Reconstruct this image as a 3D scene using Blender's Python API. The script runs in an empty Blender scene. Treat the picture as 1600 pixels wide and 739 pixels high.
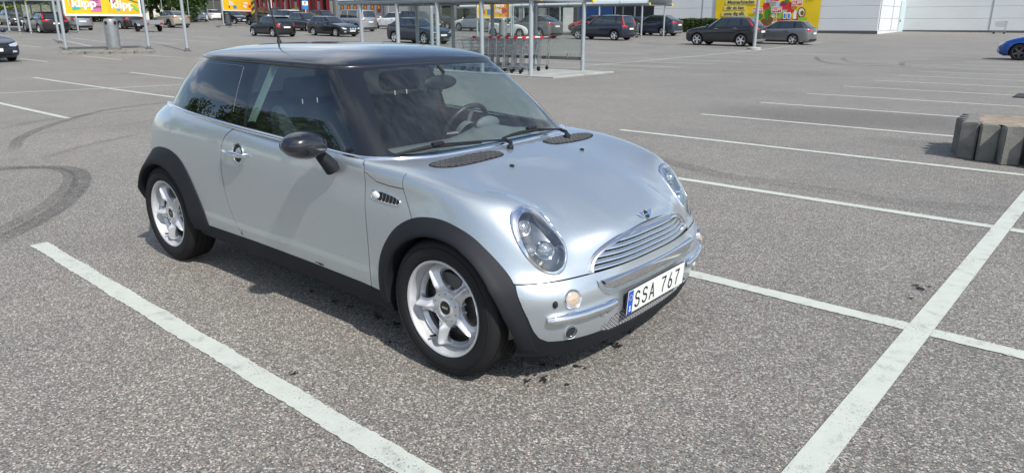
import bpy, bmesh, math, random
from mathutils import Vector, Matrix, noise
from mathutils.bvhtree import BVHTree
R = math.radians
random.seed(7)
SC = bpy.context.scene
COL = SC.collection
# ---------------- camera, world, sun, exposure ----------------
CAM = (3.2531, -2.7738, 1.4654)
YAW, PITCH, ROLL, FPX = 2.2658, -0.2913, -0.0007, 1110.37
cd = bpy.data.cameras.new('camera'); cam = bpy.data.objects.new('camera', cd); COL.objects.link(cam)
cd.sensor_width = 36; cd.lens = 36*FPX/1600; cd.clip_end = 2000; cd.clip_start = .05
_f = Vector((math.cos(PITCH)*math.cos(YAW), math.cos(PITCH)*math.sin(YAW), math.sin(PITCH)))
_r = _f.cross(Vector((0, 0, 1))).normalized(); _u = _r.cross(_f)
_r2 = _r*math.cos(ROLL)+_u*math.sin(ROLL); _u2 = -_r*math.sin(ROLL)+_u*math.cos(ROLL)
_m = Matrix((_r2, _u2, -_f)).transposed().to_4x4(); _m.translation = CAM
cam.matrix_world = _m
SC.camera = cam
SUN_AZ, SUN_EL = R(-15), R(48)          # direction towards the sun, measured from +x
w = bpy.data.worlds.new('World'); SC.world = w; w.use_nodes = True
nt = w.node_tree; nt.nodes.clear()
wo = nt.nodes.new('ShaderNodeOutputWorld'); bg = nt.nodes.new('ShaderNodeBackground')
sky = nt.nodes.new('ShaderNodeTexSky'); sky.sky_type = 'NISHITA'; sky.sun_disc = False
sky.sun_elevation = SUN_EL; sky.sun_rotation = R(90)-SUN_AZ
sky.air_density = 1.0; sky.dust_density = .7; sky.ozone_density = 1.6
# fair-weather clouds over the whole sky, the same everywhere
tc = nt.nodes.new('ShaderNodeTexCoord'); sp = nt.nodes.new('ShaderNodeSeparateXYZ')
nt.links.new(tc.outputs['Generated'], sp.inputs[0])
zc = nt.nodes.new('ShaderNodeMath'); zc.operation = 'MAXIMUM'; zc.inputs[1].default_value = 0
nt.links.new(sp.outputs[2], zc.inputs[0])
za = nt.nodes.new('ShaderNodeMath'); za.operation = 'ADD'; za.inputs[1].default_value = .12
nt.links.new(zc.outputs[0], za.inputs[0])
dv = []
for i in (0, 1):
    d_ = nt.nodes.new('ShaderNodeMath'); d_.operation = 'DIVIDE'
    nt.links.new(sp.outputs[i], d_.inputs[0]); nt.links.new(za.outputs[0], d_.inputs[1]); dv.append(d_)
cb = nt.nodes.new('ShaderNodeCombineXYZ'); nt.links.new(dv[0].outputs[0], cb.inputs[0]); nt.links.new(dv[1].outputs[0], cb.inputs[1])
nz = nt.nodes.new('ShaderNodeTexNoise'); nz.inputs['Scale'].default_value = .9; nz.inputs['Detail'].default_value = 7
nz.inputs['Roughness'].default_value = .55; nz.inputs['Distortion'].default_value = .4
nt.links.new(cb.outputs[0], nz.inputs['Vector'])
cr = nt.nodes.new('ShaderNodeValToRGB'); cr.color_ramp.elements[0].position = .49; cr.color_ramp.elements[1].position = .67
nt.links.new(nz.outputs[0], cr.inputs[0])
mx = nt.nodes.new('ShaderNodeMixRGB'); mx.inputs[2].default_value = (8.2, 8.3, 8.4, 1)
nt.links.new(cr.outputs[0], mx.inputs[0]); nt.links.new(sky.outputs[0], mx.inputs[1])
nt.links.new(mx.outputs[0], bg.inputs[0]); bg.inputs[1].default_value = 0.125
nt.links.new(bg.outputs[0], wo.inputs[0])
sl = bpy.data.lights.new('sun', 'SUN'); so = bpy.data.objects.new('sun', sl); COL.objects.link(so)
sl.energy = 4.1; sl.angle = R(1.2); sl.color = (1, .955, .9)
sd = Vector((math.cos(SUN_EL)*math.cos(SUN_AZ), math.cos(SUN_EL)*math.sin(SUN_AZ), math.sin(SUN_EL)))
so.rotation_euler = sd.to_track_quat('Z', 'Y').to_euler(); so.location = sd*60
SC.view_settings.view_transform = 'Standard'; SC.view_settings.look = 'None'
SC.view_settings.exposure = 0.22; SC.view_settings.gamma = 1
SC.render.engine = 'CYCLES'; SC.cycles.max_bounces = 8; SC.cycles.transparent_max_bounces = 16

# ---------------- materials ----------------
def srgb(r, g, b):
    f = lambda c: (c/255/12.92) if c/255 <= .04045 else ((c/255+.055)/1.055)**2.4
    return (f(r), f(g), f(b))
MATS = {}
def mat(name, col=(.5, .5, .5), rough=.5, metal=0, coat=0, spec=.5, emis=0, bump=0, bscale=40, vary=0, vscale=3, trans=0, ior=1.45, flake=0):
    if name in MATS: return MATS[name]
    m = bpy.data.materials.new(name); m.use_nodes = True; n = m.node_tree; b = n.nodes['Principled BSDF']
    b.inputs['Base Color'].default_value = (*col, 1); b.inputs['Roughness'].default_value = rough
    b.inputs['Metallic'].default_value = metal; b.inputs['Coat Weight'].default_value = coat
    b.inputs['Coat Roughness'].default_value = .03; b.inputs['Specular IOR Level'].default_value = spec
    b.inputs['Transmission Weight'].default_value = trans; b.inputs['IOR'].default_value = ior
    if emis: b.inputs['Emission Color'].default_value = (*col, 1); b.inputs['Emission Strength'].default_value = emis
    tcn = n.nodes.new('ShaderNodeTexCoord')
    if vary or flake:
        t = n.nodes.new('ShaderNodeTexNoise'); t.inputs['Scale'].default_value = vscale; t.inputs['Detail'].default_value = 6
        n.links.new(tcn.outputs['Object'], t.inputs['Vector'])
        h = n.nodes.new('ShaderNodeHueSaturation'); h.inputs['Color'].default_value = (*col, 1)
        mr = n.nodes.new('ShaderNodeMapRange'); mr.inputs['From Min'].default_value = .3; mr.inputs['From Max'].default_value = .7
        mr.inputs['To Min'].default_value = 1-vary; mr.inputs['To Max'].default_value = 1+vary
        n.links.new(t.outputs[0], mr.inputs[0]); n.links.new(mr.outputs[0], h.inputs['Value'])
        n.links.new(h.outputs[0], b.inputs['Base Color'])
    if bump:
        t = n.nodes.new('ShaderNodeTexNoise'); t.inputs['Scale'].default_value = bscale; t.inputs['Detail'].default_value = 4
        n.links.new(tcn.outputs['Object'], t.inputs['Vector'])
        bp = n.nodes.new('ShaderNodeBump'); bp.inputs['Strength'].default_value = bump; bp.inputs['Distance'].default_value = .01
        n.links.new(t.outputs[0], bp.inputs['Height']); n.links.new(bp.outputs[0], b.inputs['Normal'])
    MATS[name] = m; return m
def glass(name, tint=(.7, .78, .76), alpha=.35, rough=0.0, dust_haze=0.0, refl=1.6):
    """thin pane: tinted see-through mixed with a mirror coat by fresnel"""
    if name in MATS: return MATS[name]
    m = bpy.data.materials.new(name); m.use_nodes = True; n = m.node_tree; n.nodes.clear()
    o = n.nodes.new('ShaderNodeOutputMaterial'); t = n.nodes.new('ShaderNodeBsdfTransparent'); t.inputs[0].default_value = (*tint, 1)
    g = n.nodes.new('ShaderNodeBsdfGlossy'); g.inputs['Roughness'].default_value = rough; g.inputs[0].default_value = (1, 1, 1, 1)
    f = n.nodes.new('ShaderNodeFresnel'); ge = n.nodes.new('ShaderNodeNewGeometry')
    io = n.nodes.new('ShaderNodeMath'); io.operation = 'MULTIPLY_ADD'; io.inputs[1].default_value = 1/1.52-1.52; io.inputs[2].default_value = 1.52
    n.links.new(ge.outputs['Backfacing'], io.inputs[0]); n.links.new(io.outputs[0], f.inputs[0])
    ma = n.nodes.new('ShaderNodeMath'); ma.operation = 'MULTIPLY_ADD'; ma.inputs[1].default_value = refl; ma.inputs[2].default_value = alpha; ma.use_clamp = True
    n.links.new(f.outputs[0], ma.inputs[0])
    x = n.nodes.new('ShaderNodeMixShader'); n.links.new(ma.outputs[0], x.inputs[0]); n.links.new(t.outputs[0], x.inputs[1]); n.links.new(g.outputs[0], x.inputs[2])
    if dust_haze:
        # dusty film, also painting the pale haze of reflections into the pane
        df = n.nodes.new('ShaderNodeBsdfDiffuse'); df.inputs[0].default_value = (.62, .64, .62, 1); tn = n.nodes.new('ShaderNodeTexNoise'); tn.inputs['Scale'].default_value = 7; tn.inputs['Detail'].default_value = 8; tn.inputs['Roughness'].default_value = .65
        tcn = n.nodes.new('ShaderNodeTexCoord'); mpn = n.nodes.new('ShaderNodeMapping'); mpn.inputs['Scale'].default_value = (1, 3, 1); mpn.inputs['Rotation'].default_value = (0, 0, .5); n.links.new(tcn.outputs['Object'], mpn.inputs[0]); n.links.new(mpn.outputs[0], tn.inputs['Vector'])
        mr = n.nodes.new('ShaderNodeMapRange'); mr.inputs['From Min'].default_value = .35; mr.inputs['From Max'].default_value = .72; mr.inputs['To Min'].default_value = dust_haze*.4; mr.inputs['To Max'].default_value = dust_haze*2.2; n.links.new(tn.outputs[0], mr.inputs[0])
        x2 = n.nodes.new('ShaderNodeMixShader'); n.links.new(mr.outputs[0], x2.inputs[0]); n.links.new(x.outputs[0], x2.inputs[1]); n.links.new(df.outputs[0], x2.inputs[2]); x = x2
    n.links.new(x.outputs[0], o.inputs[0]); MATS[name] = m; return m

# ---------------- mesh helpers ----------------
def link(name, me, m=None, parent=None, smooth=False):
    o = bpy.data.objects.new(name, me); COL.objects.link(o)
    if m is not None:
        for k in (m if isinstance(m, (list, tuple)) else [m]): me.materials.append(k)
    if parent: o.parent = parent
    if smooth:
        me.polygons.foreach_set('use_smooth', [True]*len(me.polygons))
        if smooth != 'all': me.set_sharp_from_angle(angle=R(smooth if smooth is not True else 38))
    return o
def tag(o, label=None, cat=None, group=None, kind=None):
    if label: o['label'] = label
    if cat: o['category'] = cat
    if group: o['group'] = group
    if kind: o['kind'] = kind
    return o
def empty(name, loc=(0, 0, 0), rz=0, label=None, cat=None, group=None):
    o = bpy.data.objects.new(name, None); COL.objects.link(o); o.location = loc; o.rotation_euler = (0, 0, rz)
    return tag(o, label, cat, group)
class MB:
    def __init__(s): s.v = []; s.f = []; s.mi = []
    def add(s, vs, fs, mi=0):
        b = len(s.v); s.v += [tuple(p) for p in vs]; s.f += [tuple(b+i for i in q) for q in fs]; s.mi += [mi]*len(fs); return s
    def box(s, x0, x1, y0, y1, z0, z1, mi=0, M=None):
        vs = [Vector((x, y, z)) for x in (x0, x1) for y in (y0, y1) for z in (z0, z1)]
        if M: vs = [M @ v for v in vs]
        return s.add(vs, [(0, 1, 3, 2), (4, 6, 7, 5), (0, 4, 5, 1), (2, 3, 7, 6), (0, 2, 6, 4), (1, 5, 7, 3)], mi)
    def bbox(s, x0, x1, y0, y1, z0, z1, c=.01, mi=0, M=None):
        """box with chamfered edges"""
        vs = []; 
        for sx, x in ((1, x0), (-1, x1)):
            for sy, y in ((1, y0), (-1, y1)):
                for sz, z in ((1, z0), (-1, z1)):
                    vs += [Vector((x, y+sy*c, z+sz*c)), Vector((x+sx*c, y, z+sz*c)), Vector((x+sx*c, y+sy*c, z))]
        if M: vs = [M @ v for v in vs]
        b = bmesh.new(); 
        for v in vs: b.verts.new(v)
        r = bmesh.ops.convex_hull(b, input=b.verts); b.verts.ensure_lookup_table()
        b.verts.index_update(); s.add([v.co for v in b.verts], [[v.index for v in f.verts] for f in b.faces], mi); b.free(); return s
    def tube(s, pts, r, n=8, cap=True, mi=0, closed=False, flat=1.0):
        pts = [Vector(p) for p in pts]; N = len(pts); rs = r if isinstance(r, (list, tuple)) else [r]*N
        up = None; vs = []
        for i in range(N):
            if closed: t = (pts[(i+1) % N]-pts[i-1])
            else: t = (pts[min(i+1, N-1)]-pts[max(i-1, 0)])
            t.normalize()
            if up is None: up = Vector((0, 0, 1)) if abs(t.z) < .9 else Vector((1, 0, 0))
            a = t.cross(up).normalized(); up2 = a.cross(t).normalized(); up = up2
            for k in range(n):
                q = 2*math.pi*k/n; vs.append(pts[i]+a*math.cos(q)*rs[i]+up2*math.sin(q)*rs[i]*flat)
        fs = []
        for i in range(N if closed else N-1):
            j = (i+1) % N
            for k in range(n): fs.append((i*n+k, i*n+(k+1) % n, j*n+(k+1) % n, j*n+k))
        if cap and not closed: fs += [tuple(range(n))[::-1], tuple((N-1)*n+k for k in range(n))]
        return s.add(vs, fs, mi)
    def cyl(s, a, b, r, n=16, r2=None, mi=0): return s.tube([a, b], [r, r if r2 is None else r2], n, True, mi)
    def lathe(s, prof, n=32, M=None, mi=0, arc=None):
        """prof (r, h) revolved about local z, M places it"""
        vs = []; K = len(prof); a0, a1 = arc if arc else (0, 2*math.pi); cl = arc is None; nn = n if cl else n+1
        for i in range(nn):
            q = a0+(a1-a0)*i/n
            for r, h in prof:
                v = Vector((r*math.cos(q), r*math.sin(q), h)); vs.append(M @ v if M else v)
        fs = []
        for i in range(n):
            j = (i+1) % nn
            for k in range(K-1): fs.append((i*K+k, j*K+k, j*K+k+1, i*K+k+1))
        return s.add(vs, fs, mi)
    def sphere(s, c, rx, ry=None, rz=None, n=16, m=10, mi=0, M=None):
        ry = ry or rx; rz = rz or rx; c = Vector(c); vs = []; fs = []
        for i in range(m+1):
            t = math.pi*i/m
            for k in range(n):
                q = 2*math.pi*k/n; v = Vector((rx*math.sin(t)*math.cos(q), ry*math.sin(t)*math.sin(q), rz*math.cos(t)))
                vs.append(c+(M @ v if M else v))
        for i in range(m):
            for k in range(n): fs.append((i*n+k, (i+1)*n+k, (i+1)*n+(k+1) % n, i*n+(k+1) % n))
        return s.add(vs, fs, mi)
    def sweep(s, rows, mi=0, closed=False, flip=False):
        """rows: list of equal-length point lists"""
        K = len(rows[0]); vs = [p for r in rows for p in r]; fs = []; N = len(rows)
        for i in range(N if closed else N-1):
            j = (i+1) % N
            for k in range(K-1):
                q = (i*K+k, j*K+k, j*K+k+1, i*K+k+1); fs.append(q[::-1] if flip else q)
        return s.add(vs, fs, mi)
    def poly(s, pts, mi=0): return s.add(pts, [tuple(range(len(pts)))], mi)
    def prism(s, pts, d, mi=0):
        d = Vector(d); n = len(pts); a = [Vector(p) for p in pts]; b = [p+d for p in a]
        return s.add(a+b, [tuple(range(n))[::-1], tuple(range(n, 2*n))]+[(i, (i+1) % n, n+(i+1) % n, n+i) for i in range(n)], mi)
    def mesh(s, name='mesh', clean=False, recalc=True):
        me = bpy.data.meshes.new(name); me.from_pydata(s.v, [], s.f); me.polygons.foreach_set('material_index', s.mi)
        if recalc:
            b = bmesh.new(); b.from_mesh(me)
            if clean: bmesh.ops.remove_doubles(b, verts=b.verts, dist=1e-5)
            bmesh.ops.recalc_face_normals(b, faces=b.faces); b.to_mesh(me); b.free()
        me.update(); return me
    def build(s, name, m, parent=None, smooth=40, clean=False, recalc=True):
        return link(name, s.mesh(name, clean, recalc), m, parent, smooth)
def text_mesh(txt, size, M, depth=.002, sx=1, sy=1, align='CENTER', bold=0, space=1.0):
    cu = bpy.data.curves.new('lettering', 'FONT'); cu.body = txt; cu.size = size; cu.align_x = align; cu.align_y = 'CENTER'
    cu.extrude = depth; cu.offset = bold; cu.resolution_u = 3; cu.space_character = space
    o = bpy.data.objects.new('lettering', cu); COL.objects.link(o)
    me = bpy.data.meshes.new_from_object(o.evaluated_get(bpy.context.evaluated_depsgraph_get()))
    bpy.data.objects.remove(o); me.transform(M @ Matrix.Diagonal((sx, sy, 1, 1))); me.materials.clear(); return me
def copy_tree(o, parent=None):
    c = o.copy(); COL.objects.link(c); c.parent = parent
    for ch in o.children: copy_tree(ch, c)
    return c
# =====================================================================
# HERO CAR: surfaces
# =====================================================================
def cage_surface(name, verts, faces, level, iters=7, creases=None):
    me = bpy.data.meshes.new(name); me.from_pydata(verts, [], faces); me.update()
    o = bpy.data.objects.new(name, me); COL.objects.link(o)
    md = o.modifiers.new('s', 'SUBSURF'); md.levels = 1; md.use_limit_surface = True; md.quality = 4
    tg = [Vector(v) for v in verts]
    if creases:
        b = bmesh.new(); b.from_mesh(me); L = b.edges.layers.float.get('crease_edge') or b.edges.layers.float.new('crease_edge')
        for e in b.edges:
            k = tuple(sorted(v.index for v in e.verts))
            if k in creases: e[L] = creases[k]
        b.to_mesh(me); b.free()
    for _ in range(iters):
        ev = o.evaluated_get(bpy.context.evaluated_depsgraph_get()); m2 = ev.to_mesh()
        for i, t in enumerate(tg): me.vertices[i].co += (t-m2.vertices[i].co)*.85
        ev.to_mesh_clear(); me.update(); o.update_tag(); bpy.context.view_layer.update()
    md.levels = level; o.update_tag(); bpy.context.view_layer.update()
    ev = o.evaluated_get(bpy.context.evaluated_depsgraph_get()); out = bpy.data.meshes.new_from_object(ev)
    bpy.data.objects.remove(o); out.materials.clear(); return out
def mirror_cage(V, F, eps=1e-6):
    """V,F the y>=0 half; returns the whole"""
    n = len(V); mp = {}; W = list(V)
    for i, v in enumerate(V):
        if abs(v[1]) < eps: mp[i] = i
        else: mp[i] = len(W); W.append((v[0], -v[1], v[2]))
    return W, list(F)+[tuple(mp[i] for i in f)[::-1] for f in F]
# body ring stations: rows j0..j6 from sill to shoulder; each (x, y, z)
RING = [
 [(1.745,0,.125),(1.782,0,.22),(1.790,0,.34),(1.790,0,.425),(1.775,0,.505),(1.752,0,.60),(1.67,0,.662)],
 [(1.735,.25,.125),(1.774,.25,.22),(1.782,.25,.34),(1.781,.25,.425),(1.762,.26,.507),(1.735,.26,.598),(1.66,.25,.662)],
 [(1.70,.47,.13),(1.737,.482,.225),(1.753,.49,.34),(1.750,.49,.428),(1.692,.49,.512),(1.645,.48,.592),(1.565,.435,.668)],
 [(1.61,.655,.142),(1.645,.675,.235),(1.664,.682,.345),(1.661,.682,.435),(1.622,.655,.52),(1.592,.650,.61),(1.485,.595,.758)],
 [(1.455,.775,.165),(1.48,.788,.255),(1.49,.795,.36),(1.487,.795,.46),(1.468,.776,.56),(1.415,.74,.71),(1.345,.665,.795)],
 [(1.22,.795,.19),(1.22,.805,.28),(1.22,.812,.40),(1.22,.812,.53),(1.215,.803,.65),(1.20,.780,.75),(1.16,.728,.832)],
 [(.92,.79,.195),(.92,.803,.29),(.92,.811,.42),(.92,.812,.55),(.92,.806,.67),(.91,.790,.78),(.90,.748,.862)],
 [(.60,.782,.20),(.60,.80,.295),(.60,.808,.43),(.60,.810,.56),(.60,.806,.69),(.60,.792,.80),(.60,.758,.882)],
 [(.18,.78,.21),(.18,.797,.305),(.18,.807,.44),(.18,.810,.57),(.18,.807,.71),(.18,.794,.825),(.18,.762,.903)],
 [(-.25,.78,.22),(-.25,.797,.315),(-.25,.807,.45),(-.25,.810,.59),(-.25,.808,.73),(-.25,.795,.845),(-.25,.765,.924)],
 [(-.70,.78,.232),(-.70,.797,.33),(-.70,.809,.46),(-.70,.813,.60),(-.70,.810,.745),(-.70,.796,.865),(-.70,.764,.950)],
 [(-1.08,.78,.24),(-1.08,.797,.34),(-1.08,.810,.47),(-1.08,.814,.61),(-1.08,.808,.76),(-1.075,.788,.885),(-1.06,.750,.972)],
 [(-1.36,.755,.245),(-1.37,.775,.35),(-1.375,.79,.48),(-1.37,.792,.62),(-1.36,.778,.77),(-1.34,.75,.895),(-1.285,.695,.985)],
 [(-1.56,.68,.25),(-1.59,.70,.355),(-1.60,.712,.485),(-1.59,.712,.63),(-1.565,.695,.78),(-1.53,.66,.90),(-1.455,.572,.985)],
 [(-1.70,.49,.25),(-1.735,.505,.36),(-1.745,.51,.49),(-1.735,.51,.635),(-1.70,.50,.785),(-1.65,.47,.90),(-1.55,.345,.978)],
 [(-1.755,.25,.25),(-1.79,.25,.36),(-1.80,.25,.49),(-1.79,.25,.635),(-1.75,.25,.785),(-1.70,.24,.90),(-1.58,.18,.974)],
 [(-1.765,0,.25),(-1.80,0,.36),(-1.81,0,.49),(-1.80,0,.635),(-1.76,0,.785),(-1.71,0,.90),(-1.59,0,.972)]]
# hood rows at ring stations 4,5,6,7 (columns y index 0,1,2)
HOOD = [[(1.47,0,.745),(1.46,.235,.745),(1.42,.45,.748)],
        [(1.22,0,.825),(1.215,.25,.824),(1.19,.50,.822)],
        [(1.0,0,.868),(.995,.26,.867),(.96,.52,.862)],
        [(.80,0,.885),(.795,.26,.884),(.74,.52,.880)]]
def body_surface(level=4):
    V = []; idx = {}
    for k, st in enumerate(RING):
        for j, p in enumerate(st): idx[k, j] = len(V); V.append(p)
    for a, row in enumerate(HOOD):
        for c, p in enumerate(row): idx['h', a, c] = len(V); V.append(p)
    F = [(idx[k, j], idx[k+1, j], idx[k+1, j+1], idx[k, j+1]) for k in range(len(RING)-1) for j in range(6)]
    def H(a, c):  # a=-1 front ring row, c=3 side ring
        if a == -1: return idx[c, 6]
        if c == 3: return idx[4+a, 6]
        return idx['h', a, c]
    for a in range(-1, 3):
        for c in range(3): F.append((H(a, c), H(a, c+1), H(a+1, c+1), H(a+1, c)))
    V, F = mirror_cage(V, F)
    # hard shelf where the bumper meets the bonnet stays soft: no creases
    return cage_surface('body', V, F, level)
# greenhouse: base ring, mid ring, top ring
GH_B = [(.905,0,.862),(.885,.30,.862),(.825,.56,.864),(.69,.722,.868),(.40,.748,.885),(.0,.752,.905),(-.5,.752,.930),(-.95,.735,.955),(-1.25,.688,.968),(-1.44,.56,.968),(-1.54,.33,.962),(-1.57,0,.96)]
GH_T = [(.365,0,1.268),(.36,.26,1.266),(.335,.47,1.262),(.245,.572,1.262),(.05,.59,1.268),(-.30,.592,1.275),(-.62,.588,1.28),(-.90,.568,1.283),(-1.08,.515,1.285),(-1.20,.41,1.285),(-1.265,.24,1.285),(-1.28,0,1.285)]
def greenhouse_surface(level=4):
    V = []; F = []; n = len(GH_B); rows = 3
    for k in range(n):
        b = Vector(GH_B[k]); t = Vector(GH_T[k]); lo = b+(b-t)*.06; V.append(tuple(lo))
        m = (b+t)/2; out = Vector((m.x+.2, m.y, 0)) if k < 3 else (Vector((0, 1, 0)) if k < 8 else Vector((m.x+.6, m.y, 0)))
        out.normalize(); bul = .018 if k >= 3 else .022
        m = m+out*bul+Vector((0, 0, .012)); m.y = 0 if abs(b.y) < 1e-6 else m.y
        V.append(tuple(m)); hi = t+(t-b)*.03; V.append(tuple(hi))
    for k in range(n-1):
        for j in range(2): F.append((k*3+j, (k+1)*3+j, (k+1)*3+j+1, k*3+j+1))
    V = [(v[0], 0.0 if abs(v[1]) < 1e-6 else v[1], v[2]) for v in V]
    V, F = mirror_cage(V, F)
    return cage_surface('greenhouse', V, F, level)
def crom(P, n, closed=False):
    """Catmull-Rom through P, n samples per span"""
    P = [Vector(p) for p in P]; N = len(P); out = []
    g = (lambda i: P[i % N]) if closed else (lambda i: P[max(0, min(N-1, i))])
    for i in range(N if closed else N-1):
        a, b, c, d = g(i-1), g(i), g(i+1), g(i+2)
        for k in range(n):
            t = k/n; out.append(.5*((2*b)+(c-a)*t+(2*a-5*b+4*c-d)*t*t+(3*b-a-3*c+d)*t**3))
    if not closed: out.append(P[-1])
    return out
def roof_surface():
    e = crom([(a[0], a[1], a[2]) for a in GH_T]+[(a[0], -a[1], a[2]) for a in GH_T[-2:0:-1]], 8, True)
    ctr = Vector((-.45, 0, 1.357)); m = MB(); rows = []
    S = [1.0, .995, .985, .97, .95, .92, .88, .83, .77, .70, .62, .53, .43, .32, .2, .1]
    def base(v):
        o = Vector((v.x+.42, v.y*1.6, 0)).normalized(); return Vector((v.x, v.y, 0))+o*.020, v.z-.006
    under = []
    for v in e:
        q, z = base(v); under.append(((q.x-ctr.x)*.965+ctr.x, q.y*.955, z-.008))
    rows.append(under)
    low = []
    for v in e:
        q, z = base(v); low.append(((q.x-ctr.x)*.997+ctr.x, q.y*.997, z-.012))
    rows.append(low)
    for s_ in S:
        r = []
        for v in e:
            q, z = base(v); x = ctr.x+(q.x-ctr.x)*s_; y = q.y*s_
            zt = 1.357-.012*((x+.3)/.9)**2-.014*(y/.55)**2
            f = (1-s_**3.2)**.58
            r.append((x, y, z+(zt-z)*f))
        rows.append(r)
    n = len(e); vs = [p for r in rows for p in r]; fs = []
    for i in range(len(rows)-1):
        for k in range(n): fs.append((i*n+k, i*n+(k+1) % n, (i+1)*n+(k+1) % n, (i+1)*n+k))
    c = len(vs); vs.append(tuple(ctr)); L = (len(rows)-1)*n
    fs += [(L+k, L+(k+1) % n, c) for k in range(n)]
    return MB().add(vs, fs).mesh('roof')
# ---------------- cutting surfaces into panels ----------------
def pip(x, y, P):
    c = False; n = len(P); j = n-1
    for i in range(n):
        a, b = P[i], P[j]
        if (a[1] > y) != (b[1] > y) and x < (b[0]-a[0])*(y-a[1])/(b[1]-a[1])+a[0]: c = not c
        j = i
    return c
def side_uv(p): return p.x, p.z
def split(me, poly, uv, axis, ok=lambda c: True, near=.06):
    """cut `me` along poly (in the uv projection, looking down `axis`); returns (inside, outside) meshes"""
    bm = bmesh.new(); bm.from_mesh(me); axis = Vector(axis); n = len(poly)
    u0 = min(p[0] for p in poly)-near; u1 = max(p[0] for p in poly)+near; v0 = min(p[1] for p in poly)-near; v1 = max(p[1] for p in poly)+near
    cand = []
    for f in bm.faces:
        c = f.calc_center_median()
        if ok(c):
            u, v = uv(c)
            if u0 < u < u1 and v0 < v < v1: cand.append(f)
    cand = set(cand)
    # directions of u and v in space
    o = Vector((0, 0, 0)); eu = []; ev = []
    for k in range(3):
        q = Vector((0, 0, 0)); q[k] = 1; a = uv(q); b = uv(o); eu.append(a[0]-b[0]); ev.append(a[1]-b[1])
    eu = Vector(eu); ev = Vector(ev); off = uv(o)
    bb = {}
    def box(f):
        k = bb.get(f)
        if k is None:
            q = [uv(v.co) for v in f.verts]; k = (min(a[0] for a in q), max(a[0] for a in q), min(a[1] for a in q), max(a[1] for a in q)); bb[f] = k
        return k
    for i in range(n):
        a, b = poly[i], poly[(i+1) % n]
        du, dv_ = b[0]-a[0], b[1]-a[1]; L = math.hypot(du, dv_)
        if L < 1e-7: continue
        nu, nv = -dv_/L, du/L
        # plane: nu*(u-a0)+nv*(v-a1)=0
        N = eu*nu+ev*nv; D = nu*(a[0]-off[0])+nv*(a[1]-off[1]); co = N*(D/N.length_squared)
        lo_u, hi_u = min(a[0], b[0])-1e-4, max(a[0], b[0])+1e-4; lo_v, hi_v = min(a[1], b[1])-1e-4, max(a[1], b[1])+1e-4
        sel = []
        for f in cand:
            k = box(f)
            if k[1] >= lo_u and k[0] <= hi_u and k[3] >= lo_v and k[2] <= hi_v:
                s = [nu*(x-a[0])+nv*(y-a[1]) for x, y in (uv(v.co) for v in f.verts)]
                if min(s) < -1e-6 and max(s) > 1e-6: sel.append(f)
        if not sel: continue
        for f in sel: cand.discard(f); bb.pop(f, None)
        g = list({e for f in sel for e in f.edges})+list({v for f in sel for v in f.verts})+sel
        r = bmesh.ops.bisect_plane(bm, geom=g, dist=1e-7, plane_co=co, plane_no=N.normalized())
        for x in r['geom']:
            if isinstance(x, bmesh.types.BMFace): cand.add(x)
    ins = set()
    for f in bm.faces:
        c = f.calc_center_median()
        if ok(c):
            u, v = uv(c)
            if u0 < u < u1 and v0 < v < v1 and pip(u, v, poly): ins.add(f)
    bi = bm.copy(); bi.faces.ensure_lookup_table(); bm.faces.ensure_lookup_table()
    idx = {f.index for f in ins} if False else None
    bm.faces.index_update(); flags = [f in ins for f in bm.faces]
    bi.faces.index_update(); bi.faces.ensure_lookup_table()
    bmesh.ops.delete(bi, geom=[f for f in bi.faces if not flags[f.index]], context='FACES')
    bmesh.ops.delete(bm, geom=[f for f in bm.faces if flags[f.index]], context='FACES')
    A = bpy.data.meshes.new('p'); bi.to_mesh(A); B = bpy.data.meshes.new('q'); bm.to_mesh(B); bi.free(); bm.free()
    return A, B
def islands(me):
    bm = bmesh.new(); bm.from_mesh(me); seen = set(); out = []
    for v in bm.verts:
        if v in seen: continue
        st = [v]; grp = set()
        while st:
            a = st.pop()
            if a in grp: continue
            grp.add(a); st += [e.other_vert(a) for e in a.link_edges if e.other_vert(a) not in grp]
        seen |= grp; out.append({a.index for a in grp})
    bm.free(); res = []
    for g in out:
        if len(g) < 4: continue
        b = bmesh.new(); b.from_mesh(me); b.verts.ensure_lookup_table(); bmesh.ops.delete(b, geom=[a for a in b.verts if a.index not in g], context='VERTS'); q = bpy.data.meshes.new('island'); b.to_mesh(q); b.free()
        if len(q.polygons): res.append(q)
    return res
def separate(me, pred):
    out = []
    for keep in (True, False):
        bm = bmesh.new(); bm.from_mesh(me); bmesh.ops.delete(bm, geom=[f for f in bm.faces if pred(f.calc_center_median()) != keep], context='FACES')
        q = bpy.data.meshes.new('s'); bm.to_mesh(q); bm.free(); out.append(q)
    return out
def inset_poly(P, d):
    """move a closed outline inwards by d (towards the side of its centroid), per vertex normals"""
    n = len(P); ar = sum(P[i][0]*P[(i+1) % n][1]-P[(i+1) % n][0]*P[i][1] for i in range(n)); s = 1 if ar > 0 else -1; Q = []
    for i in range(n):
        a, b, c = P[i-1], P[i], P[(i+1) % n]
        t1 = (b[0]-a[0], b[1]-a[1]); t2 = (c[0]-b[0], c[1]-b[1]); l1 = math.hypot(*t1) or 1e-9; l2 = math.hypot(*t2) or 1e-9
        nx = -t1[1]/l1-t2[1]/l2; ny = t1[0]/l1+t2[0]/l2; l = math.hypot(nx, ny) or 1e-9; k = 2/max(l, .9)/1
        Q.append((b[0]+s*nx/l*d*min(k, 1.6), b[1]+s*ny/l*d*min(k, 1.6)))
    return Q
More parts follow.
